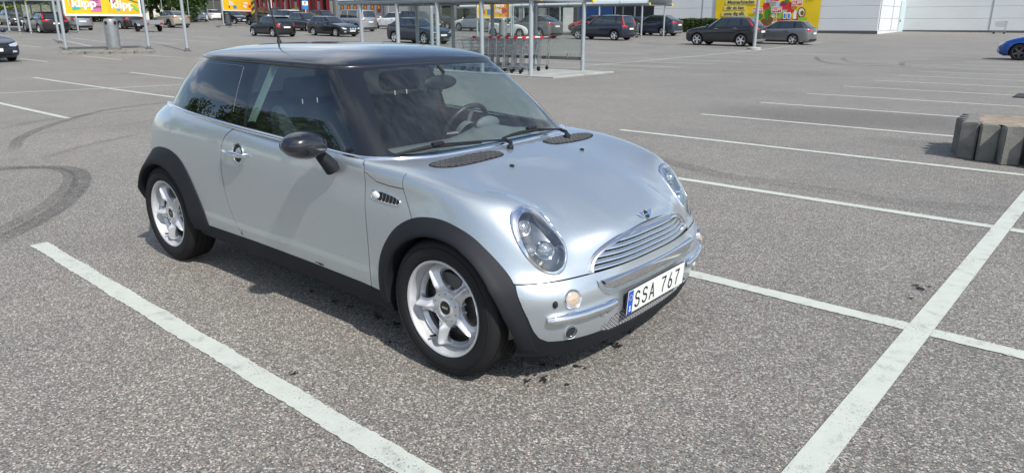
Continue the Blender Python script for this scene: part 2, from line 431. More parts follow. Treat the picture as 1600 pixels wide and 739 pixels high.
def thicken(me, t=.012, sign=1):
    """turn the panel's free edges inwards so that gaps have depth"""
    bm = bmesh.new(); bm.from_mesh(me); bm.normal_update()
    be = [e for e in bm.edges if len(e.link_faces) == 1]
    nrm = {v: v.normal.copy() for e in be for v in e.verts}
    r = bmesh.ops.extrude_edge_only(bm, edges=be)
    nv = [x for x in r['geom'] if isinstance(x, bmesh.types.BMVert)]
    kd = {tuple(round(c, 6) for c in v.co): n for v, n in nrm.items()}
    for v in nv:
        n = kd.get(tuple(round(c, 6) for c in v.co)); 
        if n: v.co -= n*t*sign
    bm.to_mesh(me); bm.free(); return me
def outward(me):
    bm = bmesh.new(); bm.from_mesh(me); bmesh.ops.recalc_face_normals(bm, faces=bm.faces)
    s = 0
    for f in bm.faces:
        c = f.calc_center_median(); s += f.normal.dot(Vector((c.x*.3, c.y, c.z-.6)))*f.calc_area()
    if s < 0: bmesh.ops.reverse_faces(bm, faces=bm.faces)
    bm.to_mesh(me); bm.free(); me.update(); return me
def panel(name, me, m, parent, t=.012, ang=50):
    thicken(me, t); o = link(name, me, m, parent, ang); return o
def smoothpoly(P, n=6): return [(v.x, v.y) for v in crom([(p[0], p[1], 0) for p in P], n, True)]
def openpoly(P, n=6): return [(v.x, v.y) for v in crom([(p[0], p[1], 0) for p in P], n, False)]

# ---------------- materials of the car ----------------
def paint(name, col, metal=.75, rough=.32, flake=.06):
    m = mat(name, col, rough, metal, 1.0); n = m.node_tree; b = n.nodes['Principled BSDF']
    tcn = n.nodes.new('ShaderNodeTexCoord'); v = n.nodes.new('ShaderNodeTexVoronoi'); v.inputs['Scale'].default_value = 900
    n.links.new(tcn.outputs['Object'], v.inputs['Vector'])
    sx = n.nodes.new('ShaderNodeSeparateColor'); n.links.new(v.outputs['Color'], sx.inputs[0])
    h = n.nodes.new('ShaderNodeHueSaturation'); h.inputs['Color'].default_value = (*col, 1)
    r = n.nodes.new('ShaderNodeMapRange'); r.inputs['To Min'].default_value = 1-flake; r.inputs['To Max'].default_value = 1+flake
    n.links.new(sx.outputs[0], r.inputs[0]); n.links.new(r.outputs[0], h.inputs['Value'])
    # film of road dust
    d = n.nodes.new('ShaderNodeTexNoise'); d.inputs['Scale'].default_value = 4; d.inputs['Detail'].default_value = 8; n.links.new(tcn.outputs['Object'], d.inputs['Vector'])
    rr = n.nodes.new('ShaderNodeMapRange'); rr.inputs['From Min'].default_value = .35; rr.inputs['From Max'].default_value = .75; rr.inputs['To Min'].default_value = .01; rr.inputs['To Max'].default_value = .05
    n.links.new(d.outputs[0], rr.inputs[0]); n.links.new(rr.outputs[0], b.inputs['Coat Roughness'])
    n.links.new(h.outputs[0], b.inputs['Base Color']); return m
M_SILVER = paint('silver metallic paint', (.535, .59, .625), .76, .37, .12)
M_ROOF = mat('black gloss paint', (.012, .014, .02), .25, 0, 1.0)
M_PLASTIC = mat('black weathered plastic', (.014, .016, .020), .6, 0, 0, .28, 0, .12, 220, .12, 8)
M_RUBBER = mat('tyre rubber', (.015, .015, .016), .72, 0, 0, .35, 0, .15, 120, .25, 14)
M_CHROME = mat('chrome', (.86, .87, .88), .12, 1)
M_ALLOY = mat('painted alloy', (.62, .63, .64), .34, .45, .4)
M_ALLOYD = mat('worn brake steel', (.18, .17, .16), .5, .8)
M_DARK = mat('dark trim', (.012, .012, .013), .6)
M_SEAT = mat('dark seat cloth', (.055, .06, .066), .85, 0, 0, .3, 0, .2, 150)
M_DASH = mat('grey dashboard plastic', (.13, .14, .145), .6, 0, 0, .4, 0, .1, 200)
M_TRIM = mat('light pillar trim', (.42, .46, .42), .7)
M_GLASS = glass('windscreen glass', (.88, .97, .95), .0, 0, .018, 1.25)
M_GLASSD = glass('side window glass', (.58, .70, .70), .01, 0, .008, 1.7)
M_GLASSQ = glass('dark rear window glass', (.10, .12, .13), .02, 0, .006, 1.35)
M_LENS = glass('lamp lens', (.95, .97, .97), .03, 0, 0, 2.0)
M_PILLAR = mat('gloss black pillar', (.014, .016, .02), .16, 0, .5)

def build_hero():
    car = empty('compact_car', (0, 0, 0), 0, 'silver three-door compact car with black roof and number plate SSA 767', 'car')
    body = body_surface(4)
    side = (0, 1, 0); UV = side_uv
    def arch(cx, rx, rt, zc=.305, a0=-20, a1=200, n=48, rl=None):
        return [(cx+(rx if math.cos(R(a0+(a1-a0)*i/n)) > 0 else (rl or rx))*math.cos(R(a0+(a1-a0)*i/n)), zc+rt*math.sin(R(a0+(a1-a0)*i/n))) for i in range(n+1)]
    sd_ok = lambda c: abs(c.y) > .35
    FO = [(.815,.25),(.818,.36),(.840,.455),(.888,.54),(.958,.615),(1.05,.668),(1.145,.69),(1.25,.688),(1.37,.652),(1.455,.598),(1.52,.54),(1.572,.478),(1.596,.42),(1.612,.36),(1.622,.30),(1.626,.24),(1.626,.17)]
    # wheel openings
    for cx in (1.2335, -1.2335):
        P = arch(cx, .355, .335, .305, -60, 240)
        _, body = split(body, P, UV, side, sd_ok)
    # sill
    sillp = [(-.95,.316),(-.85,.312),(-.24,.313),(.30,.304),(.70,.294),(.80,.286),(.92,.268),(.92,0),(-.95,0)]
    sill, body = split(body, sillp, UV, side, sd_ok)
    # black lower corner and lip of the front bumper
    lipp = [(1.30,.481),(1.572,.481),(1.579,.472),(1.592,.44),(1.606,.405),(1.626,.337),(1.637,.28),(1.648,.243),(1.665,.222),(1.70,.213),(1.75,.209),(2.0,.207),(2.0,0),(1.30,0)]
    lip, body = split(body, lipp, UV, side)
    fuv = lambda p: (p.y, p.z); fr = (1, 0, 0); fr_ok = lambda c: c.x > 1.3
    hole = [(-.392,.222),(-.372,.236),(-.31,.262),(-.25,.272),(.25,.272),(.31,.262),(.372,.236),(.392,.222),(.37,.196),(.31,.182),(.15,.176),(-.15,.176),(-.31,.182),(-.37,.196)]
    _, lip = split(lip, hole, fuv, fr, fr_ok)
    _, body = split(body, hole, fuv, fr, fr_ok)
    # bumper
    bump_o = [(1.35,.479),(2,.479),(2,.15),(1.35,.15)]; bump, body = split(body, bump_o, UV, side, lambda c: c.x > 1.3)
    bump_g = [(1.35,.474),(2,.474),(2,.15),(1.35,.15)]; bump, _ = split(bump, bump_g, UV, side)
    # bonnet
    sl_ = openpoly([(1.075,.60),(1.054,.665),(1.018,.729),(.99,.782),(.982,.82),(.981,.86)], 5)
    bp = sl_+[(.981,1.1),(2,1.1),(2,.45),(1.075,.45)]
    A, body = split(body, bp, UV, side, lambda c: c.x > .7)
    tuv = lambda p: (p.x, p.y); up = (0, 0, 1)
    arc = openpoly([(.975,.80),(.981,.765),(1.0,.735),(1.035,.700),(1.068,.62),(1.083,.45),(1.093,.20),(1.095,0)], 5)
    tp = arc+[(x, -y) for x, y in arc[-2::-1]]+[(2.2,-.80),(2.2,.80)]
    lowz = lambda c: c.z < .80
    bonnet, strip = split(A, tp, tuv, up, lambda c: c.z > .79)
    # faces under z .79 of A belong to the bonnet as well
    lowA, strip = separate(strip, lambda c: c.z <= .79)
    bm = bmesh.new(); bm.from_mesh(bonnet); bm.from_mesh(lowA); bmesh.ops.remove_doubles(bm, verts=bm.verts, dist=2e-5); bm.to_mesh(bonnet); bm.free()
    # gap along bonnet rear and side
    g1 = [(x+.005, z) for x, z in sl_]+[(.986,1.1),(2.2,1.1),(2.2,.2),(1.08,.2)]
    bonnet, _ = split(bonnet, g1, UV, side)
    # doors
    dp = openpoly([(.69,1.0),(.692,.90),(.712,.868),(.738,.845),(.745,.78),(.748,.70),(.758,.58),(.761,.45),(.756,.285)], 4)+\
         openpoly([(-.365,.305),(-.385,.335),(-.417,.375),(-.446,.43),(-.474,.50),(-.491,.585),(-.498,.67),(-.493,.755),(-.474,.84),(-.43,.893),(-.36,.93),(-.335,.96),(-.33,1.0)], 4)
    d_o, body = split(body, dp, UV, side, sd_ok)
    door_m, _ = split(d_o, inset_poly(dp, .005), UV, side)
    doorL, doorR = split(door_m, [(-2,-.0),(2,-.0),(2,1),(-2,1)], tuv, up)
    # fender panel between door and bonnet: below the scuttle seam
    fp = [(.70,.829),(.75,.829),(.817,.797),(.90,.789),(1.3,.783),(1.3,.2),(.70,.2)]
    fe_ok = lambda c: abs(c.y) > .35 and c.x > .70
    fen, body = split(body, fp, UV, side, fe_ok)
    fen2, _ = split(fen, [(a, b-.004 if b > .5 else b) for a, b in fp], UV, side)
    bm = bmesh.new(); bm.from_mesh(body); bm.from_mesh(strip); bmesh.ops.remove_doubles(bm, verts=bm.verts, dist=2e-5); bm.to_mesh(body); bm.free()
    # headlamp apertures: frame facing diagonally
    HN = Vector((.80, -.36, .50)).normalized(); HU = Vector((0, 0, 1)).cross(HN).normalized(); HV = HN.cross(HU)
    HC = Vector((1.579, -.597, .624))
    outer = [(1.492,-.678,.712),(1.48,-.651,.741),(1.479,-.607,.755),(1.484,-.561,.749),(1.497,-.524,.733),(1.524,-.504,.71),(1.558,-.494,.68),(1.587,-.491,.65),(1.622,-.490,.614),(1.647,-.498,.582),(1.664,-.514,.547),(1.674,-.544,.514),(1.673,-.576,.499),(1.663,-.603,.498),(1.644,-.631,.507),(1.616,-.66,.532),(1.585,-.685,.574),(1.552,-.695,.619),(1.521,-.695,.663)]
    inner = [(1.528,-.666,.682),(1.515,-.648,.709),(1.508,-.617,.728),(1.511,-.581,.73),(1.523,-.551,.717),(1.55,-.526,.689),(1.585,-.512,.652),(1.615,-.505,.619),(1.639,-.507,.591),(1.657,-.522,.556),(1.664,-.545,.529),(1.661,-.581,.513),(1.649,-.611,.514),(1.624,-.645,.534),(1.598,-.67,.573),(1.564,-.678,.626)]
    lamps = []
    base_tree_bm = bmesh.new(); base_tree_bm.from_mesh(bonnet); BT = BVHTree.FromBMesh(base_tree_bm)
    for s in (1, -1):
        mir = lambda v: Vector((v[0], v[1]*s, v[2]))
        n_, u_, v_ = mir(HN), mir(HU), mir(HV); c_ = mir(HC)
        uvh = lambda p, c=c_, u=u_, v=v_: ((Vector(p)-c).dot(u), (Vector(p)-c).dot(v))
        PO = smoothpoly([uvh(mir(p)) for p in outer], 4); PI = smoothpoly([uvh(mir(p)) for p in inner], 4)
        okh = lambda c, s=s: c.y*s < -.38 and c.x > 1.35
        _, bonnet = split(bonnet, PO, uvh, n_, okh)
        def at(a, b, h=0, c=c_, u=u_, v=v_, n=n_):
            o = c+u*a+v*b; r = BT.ray_cast(o+n*.5, -n)
            q = r[0] if r[0] else BT.find_nearest(o)[0]
            return q+n*h
        lamps.append((s, PO, PI, at, c_, u_, v_, n_))
    # grille aperture in the bonnet, in front projection
    go = [(-.450,.4775),(-.444,.494),(-.430,.515),(-.400,.541),(-.345,.570),(-.255,.598),(-.13,.611),(0,.614),(.13,.611),(.255,.598),(.345,.570),(.400,.541),(.430,.515),(.444,.494),(.450,.4775)]
    gop = openpoly(go, 4)+[(.45,.40),(-.45,.40)]
    _, bonnet = split(bonnet, gop, fuv, fr, fr_ok)
    # ---- link the painted panels
    outward(body)
    for q in islands(body):
        xm = sum(v.co.x for v in q.vertices)/len(q.vertices); panel('scuttle_panel' if xm > .5 else 'body_shell', outward(q), M_SILVER, car)
    panel('bonnet', outward(bonnet), M_SILVER, car)
    panel('front_bumper', outward(bump), M_SILVER, car, .02); panel('bumper_lip', outward(lip), M_PLASTIC, car, .03)
    for q in islands(fen2): panel('fender_panel', outward(q), M_SILVER, car)
    dl = panel('door', outward(doorL), M_SILVER, car, .02); dr = panel('door', outward(doorR), M_SILVER, car, .02)
    door = {1: (dl if dl.data.vertices[0].co.y > 0 else dr), -1: (dr if dl.data.vertices[0].co.y > 0 else dl)}
    for q in islands(sill): panel('sill', outward(q), M_PLASTIC, car, .04)
    full = body_surface(3); fb = bmesh.new(); fb.from_mesh(full); FT = BVHTree.FromBMesh(fb)
    def sy(x, z, s=-1):
        r = FT.ray_cast(Vector((x, 2*s, z)), Vector((0, -s, 0))); return abs(r[0].y) if r[0] else .79
    def fx(y, z):
        r = FT.ray_cast(Vector((3, y, z)), Vector((-1, 0, 0))); return r[0].x if r[0] else 1.75
    # ---- wheel arch flares
    for cx, sgn in ((1.2335, 1), (-1.2335, -1)):
        for s in (-1, 1):
            m = MB(); rows = []
            if sgn > 0:
                oc = openpoly(FO, 5)
            else:
                oc = openpoly([(-.752,.27),(-.757,.33),(-.778,.42),(-.825,.52),(-.885,.61),(-.965,.685),(-1.07,.725),(-1.19,.735),(-1.31,.722),(-1.42,.685),(-1.52,.60),(-1.575,.50),(-1.60,.40),(-1.61,.30)], 5)
            n = len(oc)
            for i, (x, z) in enumerate(oc):
                ang = math.atan2(z-.305, x-cx)
                ix, iz = cx+.338*math.cos(ang), .305+.318*math.sin(ang)
                if z < .305: ix, iz = cx+math.copysign(.338, x-cx), z
                yo = sy(x, z)-.002; yb = max(sy(ix, iz), .80); w_ = .848 if sgn > 0 else .846
                k = min(1, i/8, (n-1-i)/26) if sgn > 0 else min(1, i/8, (n-1-i)/8)
                wf = yo+(w_-yo)*(.55+.45*k if (sgn < 0 or x < cx) else .25+.75*k)
                def L(t, y): return (x+(ix-x)*t, y*s, z+(iz-z)*t)
                rows.append([L(0, yo-.01), L(0, yo+.004), L(.06, yo+.009), L(.35, (yo*.45+wf*.55)), L(.70, wf-.003), L(.90, wf), L(.98, wf-.004), L(1, wf-.014), L(1, .70)])
            m.sweep(rows, 0, False, s < 0); m.build('arch_flare', M_PLASTIC, car, 60)
            # liner
            l = MB(); rr = []
            for i in range(25):
                a = R(-8+196*i/24); rr.append([(cx+r_*math.cos(a), y*s, .305+r_*math.sin(a)) for r_, y in ((.35, .79), (.36, .74), (.36, .50), (.2, .48), (.02, .48))])
            l.sweep(rr); l.build('arch_liner', M_DARK, car, 60)
    # ---- headlamps
    for s, PO, PI, at, c_, u_, v_, n_ in lamps:
        hl = MB(); n = len(PO)
        # ring between outline and lens: chrome, resampled to equal counts by angle
        def polar(P, k, N=72):
            cu = sum(p[0] for p in P)/len(P); cv = sum(p[1] for p in P)/len(P)
            return cu, cv
        cu, cv = polar(PI, 0)
        def rad(P, a):
            best = None; dx, dy = math.cos(a), math.sin(a)
            for i in range(len(P)):
                p, q = P[i-1], P[i]; ex, ey = q[0]-p[0], q[1]-p[1]; den = dx*ey-dy*ex
                if abs(den) < 1e-12: continue
                t = ((p[0]-cu)*ey-(p[1]-cv)*ex)/den; w2 = ((p[0]-cu)*dy-(p[1]-cv)*dx)/den
                if t > 0 and -1e-6 <= w2 <= 1+1e-6: best = t if best is None else max(best, t)
            return best or .05
        N = 72; ring = []; inn = []
        for i in range(N):
            a = 2*math.pi*i/N; ro, ri = rad(PO, a), rad(PI, a)
            f_ = lambda r, h: tuple(at(cu+r*math.cos(a), cv+r*math.sin(a), h))
            ring.append([f_(ro, -.014), f_(ro-.0012, .001), f_(ro-.0045, .004), f_(ro*.72+ri*.28, .0015), f_(ro*.3+ri*.7, .0025), f_(ri+.002, .004), f_(ri, .002), f_(ri-.001, -.010)])
            inn.append((a, ri))
        hl.sweep(ring, 0, True); rg = hl.build('headlight', M_CHROME, car, 50, recalc=True)
        ln = MB(); rows = []
        for q in (1.0, .85, .65, .45, .25, .08): rows.append([tuple(at(cu+ri*q*math.cos(a), cv+ri*q*math.sin(a), .003+.006*(1-q*q))) for a, ri in inn])
        rows = [r+[r[0]] for r in rows]; ln.sweep(rows); ln.poly(rows[-1][:-1]); ln.build('lens', M_LENS, rg, 70, recalc=False)
        # bowl: dark reflector housing
        bo = MB(); rows = []
        for q, h in ((1.0, -.004), (.97, -.03), (.85, -.06), (.4, -.075), (.02, -.078)): rows.append([tuple(at(cu+ri*q*math.cos(a), cv+ri*q*math.sin(a), 0)*1.0+n_*h) for a, ri in inn])
        rows = [r+[r[0]] for r in rows]; bo.sweep(rows); bo.build('lamp_housing', mat('smoked lamp reflector', (.26, .27, .29), .22, .85, .3), rg, 60)
        for (px, py, pz), r1, kind in (((1.541, -.634, .683), .027, 0), ((1.622, -.586, .592), .030, 1), ((1.590, -.652, .604), .020, 2)):
            q = Vector((px, py*s, pz))-n_*.022; zz = Vector((1, -.35*s, .1)).normalized(); Mx = zz.to_track_quat('Z', 'Y').to_matrix().to_4x4(); Mx.translation = q
            k = MB(); k.lathe([(r1*1.25, -.03), (r1*1.28, .0), (r1*1.2, .004), (r1*1.05, .001), (r1*1.0, -.006)], 28, Mx)
            k.build('lamp_bezel', M_CHROME, rg, 40)
            k = MB(); k.lathe([(r1, -.004), (r1*.9, .004), (r1*.6, .011), (r1*.25, .014), (.0005, .0145)], 28, Mx)
            k.build('projector_lens', mat('projector glass', (.75, .78, .8) if kind == 1 else (.45, .47, .49), .05, .8, 1), rg, 60)
    # ---- radiator grille: chrome frame, dark recess, five slats
    fr_pts = openpoly(go, 4)
    rows = []
    for i, (y, z) in enumerate(fr_pts):
        cx0, cz0 = 0, .478; L = math.hypot(y, (z-cz0)*2.2); dy, dz = -y, -(z-cz0)
        ll = math.hypot(dy*.35, dz) or 1e-6; ny, nz_ = dy*.35/ll, dz/ll
        if z < .4776+.012: ny, nz_ = (-1 if y > 0 else 1), 0.0
        def g(t, h): 
            yy, z2 = y+ny*t, z+nz_*t; return (fx(yy, max(z2, .482))+h, yy, z2)
        rows.append([g(-.002, -.012), g(0, .002), g(.005, .006), g(.010, .004), g(.0115, .001), g(.013, .004), g(.0225, .0065), g(.0255, .003), g(.027, -.012)])
    k = MB(); k.sweep(rows); gr = k.build('radiator_grille', M_CHROME, car, 45)
    k = MB(); N = 30; zt = lambda y: .605-.9*abs(y)**2.6*1.1 if abs(y) < .43 else .485
    k.sweep([[(fx(y, .50)-.055, y, .465), (fx(y, .5)-.06, y, .55), (fx(y, .5)-.06, y, max(zt(y), .49)), (fx(y, .5)-.03, y, max(zt(y), .49)+.012)] for y in [-.45+.9*i/N for i in range(N+1)]])
    k.build('grille_recess', M_DARK, gr, 40)
    # outline half width at height z
    def halfw(z):
        for i in range(len(go)//2):
            a, b = go[i], go[i+1]
            if a[1] <= z <= b[1]: return abs(a[0]+(b[0]-a[0])*(z-a[1])/(b[1]-a[1]))
        return .05
    for z in (.4850, .5080, .5310, .5540, .5770):
        hw = halfw(z)-.020; k = MB(); rows = []
        hw2 = halfw(min(z+.006, .611))-.020
        for i in range(33):
            y = -hw+2*hw*i/32; x0 = fx(y, z)-.006
            rows.append([(x0-.018, y, z-.008), (x0-.002, y, z-.0085), (x0+.003, y, z-.005), (x0+.002, y, z+.001), (x0-.006, y, z+.0065), (x0-.020, y, z+.0085)])
        k.sweep(rows); k.build('slat', M_CHROME, gr, 60)
    # ---- bumper: chrome strip around the plate top, step lines
    def stripz(y, top): 
        a = abs(y); e = max(0, (a-.36)/.075); 
        return top+(.0 if top > .40 else .0)
    k = MB(); rows = []
    for i in range(49):
        y = -.405+.81*i/48; e = 1-min(1, max(0, (abs(y)-.30)/.105))**3
        z0, z1 = .432-.030*e-.004, .440; x0 = fx(y, .42)
        rows.append([(x0-.006, y, z1+.004), (x0+.010, y, z1+.002), (x0+.016, y, z1-.004), (x0+.016, y, (z0+z1)/2), (x0+.012, y, z0+.002), (x0-.006, y, z0-.001)])
    k.sweep(rows); k.build('chrome_strip', M_CHROME, car, 40)
    for h in (.392, .383, .374):   # fine ribs under the strip, wrapping up at the ends
        rows = []
        for i in range(57):
            y = -.43+.86*i/56; e = min(1, max(0, (abs(y)-.34)/.09)); z = h+.052*e**2.2
            x0 = fx(y, z); rows.append([(x0-.003, y, z+.0034), (x0+.006, y, z+.002), (x0+.006, y, z-.002), (x0-.003, y, z-.0034)])
        k = MB(); k.sweep(rows); k.build('bumper_rib', M_SILVER, car, 30)
    for s in (-1, 1):
        pts = []
        for i in range(25):
            t = i/24; y = .668-(.668-.315)*t; z = .325+.004*t; pts.append((fx(y*s, z)+.008, y*s, z))
        k = MB(); rr = [.013, .0195, .0215]+[.0222]*19+[.0215, .0195, .013]; n = 12; rows = []
        k.tube(pts, rr, 12, True); 
        k.build('overrider_bar', M_CHROME, car, 60)
        # indicator, fog lamp
        for nm, (yc, zc), r_, m2 in (('indicator', (.568, .403), .034, mat('clear indicator glass', (.62, .52, .42), .12, .35, 1)), ('fog_light', (.556, .250), .027, mat('dark fog lamp hole', (.018, .018, .02), .15, .1, 1))):
            q = Vector((fx(yc*s, zc), yc*s, zc)); nn = (Vector((fx(yc*s, zc+.02), yc*s, zc+.02))-q).cross(Vector((fx((yc-.02)*s, zc), (yc-.02)*s, zc))-q)*(-1 if s > 0 else 1); nn.normalize()
            if nn.x < 0: nn = -nn
            Mx = nn.to_track_quat('Z', 'Y').to_matrix().to_4x4(); Mx.translation = q
            k = MB(); k.lathe([(r_*1.18, -.012), (r_*1.2, .003), (r_*1.12, .008), (r_*1.0, .006), (r_*.96, -.002)], 36, Mx); lo = k.build(nm, M_CHROME, car, 45)
            k = MB(); k.lathe([(r_*.97, -.001), (r_*.8, .004 if nm == 'indicator' else .0022), (r_*.45, .007 if nm == 'indicator' else .0015), (.0004, .008 if nm == 'indicator' else .0012)], 32, Mx); k.build('lens', m2, lo, 60)  # fog disc: the shade of a deep hole put in as dark colour
            if nm == 'indicator':
                k = MB(); k.sphere((0, 0, -.001), .011, .011, .011, 12, 8, 0); 
                for i, v in enumerate(k.v): k.v[i] = tuple(Mx @ Vector(v))
                k.build('bulb', mat('amber bulb', (.75, .35, .12), .2, 0, 1), lo, 60)
        k = MB(); q = Vector((fx(.640*s, .391), .640*s, .391)); k.sphere(q, .010, .013, .016, 12, 8); k.build('washer_cap', M_PLASTIC, car, 60)
    # towing-eye cover: thin scored ring
    k = MB(); cy_, cz_ = -.385, .300
    k.tube([(fx(cy_+.027*math.cos(a), cz_+.024*math.sin(a))+.0005, cy_+.027*math.cos(a), cz_+.024*math.sin(a)) for a in [R(150+240*i/20) for i in range(21)]], .0012, 5)
    k.build('towing_eye_cover', M_ALLOYD, car)
    # lower mesh grille: honeycomb of thin bars over a dark recess
    k = MB(); k.sweep([[(fx(y, .22)-.06, y, .16), (fx(y, .22)-.07, y, .29)] for y in [-.41+.82*i/20 for i in range(21)]]); lg = k.build('lower_grille', M_DARK, car)
    k = MB(); w_, h_ = .022, .0085
    for j in range(14):
        z = .170+j*h_
        for i in range(-24, 25):
            y = i*w_+(w_/2 if j % 2 else 0)
            def inside(yy, zz): return pip(yy, zz, hole)
            def P(yy, zz): return (fx(yy, max(min(zz, .27), .18))-.012, yy, zz)
            p = P(y-w_*.28, z); q = P(y+w_*.28, z); up_ = P(y+w_*.5, z+h_); dn_ = P(y-w_*.5, z+h_)
            for a, b in ((p, q), (q, up_), (p, dn_)):
                if inside((a[1]+b[1])/2, (a[2]+b[2])/2):
                    k.tube([a, b], .0016, 4, False)
    k.build('grille_mesh', mat('grey mesh', (.42, .42, .42), .45, .3), lg, False)
    # scoop surround below the mesh
    # ---- number plate
    pc = Vector((1.806, 0, .306)); tilt = R(-4)
    Mp = Matrix.Translation(pc) @ Matrix.Rotation(-tilt, 4, 'Y') @ Matrix(((0, 0, 1, 0), (1, 0, 0, 0), (0, 1, 0, 0), (0, 0, 0, 1)))
    k = MB(); k.bbox(-.262, .262, -.057, .057, -.010, -.002, .003, 0, Mp); pl_ = k.build('number_plate', mat('black plate holder', (.02, .02, .02), .5), car, 30)
    k = MB(); k.bbox(-.26, .26, -.055, .055, -.001, .0015, .0008, 0, Mp); k.build('plate_sheet', mat('white plate sheet', (.74, .75, .72), .35), pl_, 30)
    k = MB(); k.box(-.2585, -.218, -.0535, .0535, .001, .0022, 0, Mp); k.build('plate_band', mat('plate blue', (.008, .09, .55), .35), pl_, 30)
    m_blk = mat('plate black', (.01, .01, .01), .4)
    def txt(nm, t, size, x, y, m, par, sx=1, sy_=1, bold=.0, sp=1.0, z=.0018, M=Mp, d=.0006):
        me = text_mesh(t, size, M @ Matrix.Translation((x, y, z)), d, sx, sy_, 'CENTER', bold, sp); return link(nm, me, m, par)
    # letters as strokes, tall plate shapes
    def strokes(ch):
        # on a 0..1 x 0..1.9 grid
        c = lambda cx, cy, rx, ry, a0, a1, n=10: [(cx+rx*math.cos(R(a0+(a1-a0)*i/n)), cy+ry*math.sin(R(a0+(a1-a0)*i/n))) for i in range(n+1)]
        return {'S': [c(.5, 1.45, .42, .38, 20, 180, 10)+c(.5, 1.35, .42, .35, 190, 250, 5)+c(.5, .62, .44, .38, 70, -10, 5)+c(.5, .46, .44, .40, -10, -165, 10)],
                'A': [[(.0, .05), (.5, 1.85), (1.0, .05)], [(.17, .62), (.83, .62)]],
                '7': [[(.03, 1.82), (.95, 1.82), (.45, .75), (.38, .05)]],
                '6': [c(.5, .55, .42, .50, 120, 480, 24), [(.12, .75), (.3, 1.25), (.62, 1.86)]]}[ch]
    let = MB(); X = -.198; sc_ = .039
    for ch in 'SSA 767':
        if ch == ' ': X += .042; continue
        for st in strokes(ch):
            for a, b in zip(st[:-1], st[1:]):
                ax, ay, bx, by = X+a[0]*sc_, -.038+a[1]*.0395, X+b[0]*sc_, -.038+b[1]*.0395
                dx, dy = bx-ax, by-ay; l = math.hypot(dx, dy) or 1e-6; nx, ny = -dy/l*.0042, dx/l*.0042; ex, ey = dx/l*.0028, dy/l*.0028
                q = [(ax-ex+nx, ay-ey+ny), (ax-ex-nx, ay-ey-ny), (bx+ex-nx, by+ey-ny), (bx+ex+nx, by+ey+ny)]
                let.prism([tuple(Mp @ Vector((u, v, .0014))) for u, v in q], Mp.to_3x3() @ Vector((0, 0, .0012)))
        X += .0655
    let.build('plate_lettering', m_blk, pl_, False)
    txt('plate_country_letter', 'S', .036, -.238, -.032, mat('plate white', (.8, .8, .8), .4), pl_, .8, 1, .0012, 1, .0024)
    k = MB()
    for i in range(12):
        a = R(30*i); x, y = -.238+.012*math.cos(a), .022+.012*math.sin(a); k.prism([tuple(Mp @ Vector((x+.0022*math.cos(R(72*q+90)), y+.0022*math.sin(R(72*q+90)), .0022))) for q in range(5)], Mp.to_3x3() @ Vector((0, 0, .0006)))
    k.build('plate_stars', mat('plate yellow', (.75, .55, .05), .4), pl_, False)
    # ---- badge on the bonnet: winged roundel
    bn = Vector((.9, 0, .62)).normalized(); Mb = bn.to_track_quat('Z', 'Y').to_matrix().to_4x4()
    bc = Vector((1.728, 0, .637)); ex = Vector((0, 1, 0)); ez = bn; ey = ez.cross(ex); Mb = Matrix((ex, ey, ez)).transposed().to_4x4(); Mb.translation = bc
    k = MB(); k.lathe([(.0245, -.004), (.0245, .003), (.022, .006), (.0195, .005), (.019, .003)], 28, Mb)
    for sg in (-1, 1):
        k.prism([tuple(Mb @ Vector((sg*a, b, .0005))) for a, b in ((.019, .016), (.062, .019), (.050, .010), (.045, .003), (.036, -.004), (.030, -.011), (.019, -.013))], bn*.004)
    bd = k.build('bonnet_badge', M_CHROME, car, 40)
    k = MB(); k.lathe([(.019, .003), (.01, .0042), (.0004, .0045)], 28, Mb); k.build('badge_disc', mat('badge black', (.015, .015, .015), .3), bd, 40)
    k = MB(); k.box(-.018, .018, -.0035, .0035, .0042, .0052, 0, Mb); k.build('badge_bar', M_CHROME, bd)
    # washer nozzles
    ht = BT
    for s in (-1, 1):
        r = FT.ray_cast(Vector((1.178, .285*s, 2)), Vector((0, 0, -1)))[0]; k = MB(); k.sphere((r.x, r.y, r.z+.003), .014, .010, .007, 10, 6); k.build('washer_nozzle', M_PLASTIC, car, 60)
    # ---- intake grilles on the scuttle
    for s in (-1, 1):
        outl = smoothpoly([(1.018, .618), (.975, .612), (.950, .52), (.957, .34), (.985, .205), (1.03, .189), (1.062, .22), (1.066, .32), (1.058, .47), (1.045, .57)], 5)
        H = lambda x, y, h=0: (lambda r: (x, y, (r.z if r else .86)+h))(FT.ray_cast(Vector((x, y, 2)), Vector((0, 0, -1)))[0])
        cx_, cy_ = 1.005, .40; k = MB(); rows = []
        for x, y in outl:
            f_ = lambda t, h: H(cx_+(x-cx_)*t, (cy_+(y-cy_)*t)*s, h)
            rows.append([f_(1.03, -.002), f_(1.02, .003), f_(.97, .004), f_(.93 , .002), f_(.92, -.002)])
        k.sweep(rows, 0, True); vg = k.build('intake_grille', M_PLASTIC, car, 45)
        k = MB(); k.poly([H(cx_+(x-cx_)*.97, (cy_+(y-cy_)*.97)*s, .0006) for x, y in outl]); k.build('grille_backing', M_DARK, vg, False)
        k = MB(); d = .034
        for i in range(-30, 60):
            for sg in (1, -1):
                pts = []
                for q in range(60):
                    t = -.15+.3*q/59; y = cy_+i*d+sg*t*1.0-.3; x = cx_+t
                    if pip(x, y, outl): pts.append(H(x, y*s, .0025))
                    elif len(pts) > 1: k.tube(pts[::3]+[pts[-1]], .0042, 4, False); pts = []
                if len(pts) > 1: k.tube(pts[::3]+[pts[-1]], .0042, 4, False)
        k.build('grille_lattice', mat('grey vent plastic', (.045, .048, .052), .5), vg, False)
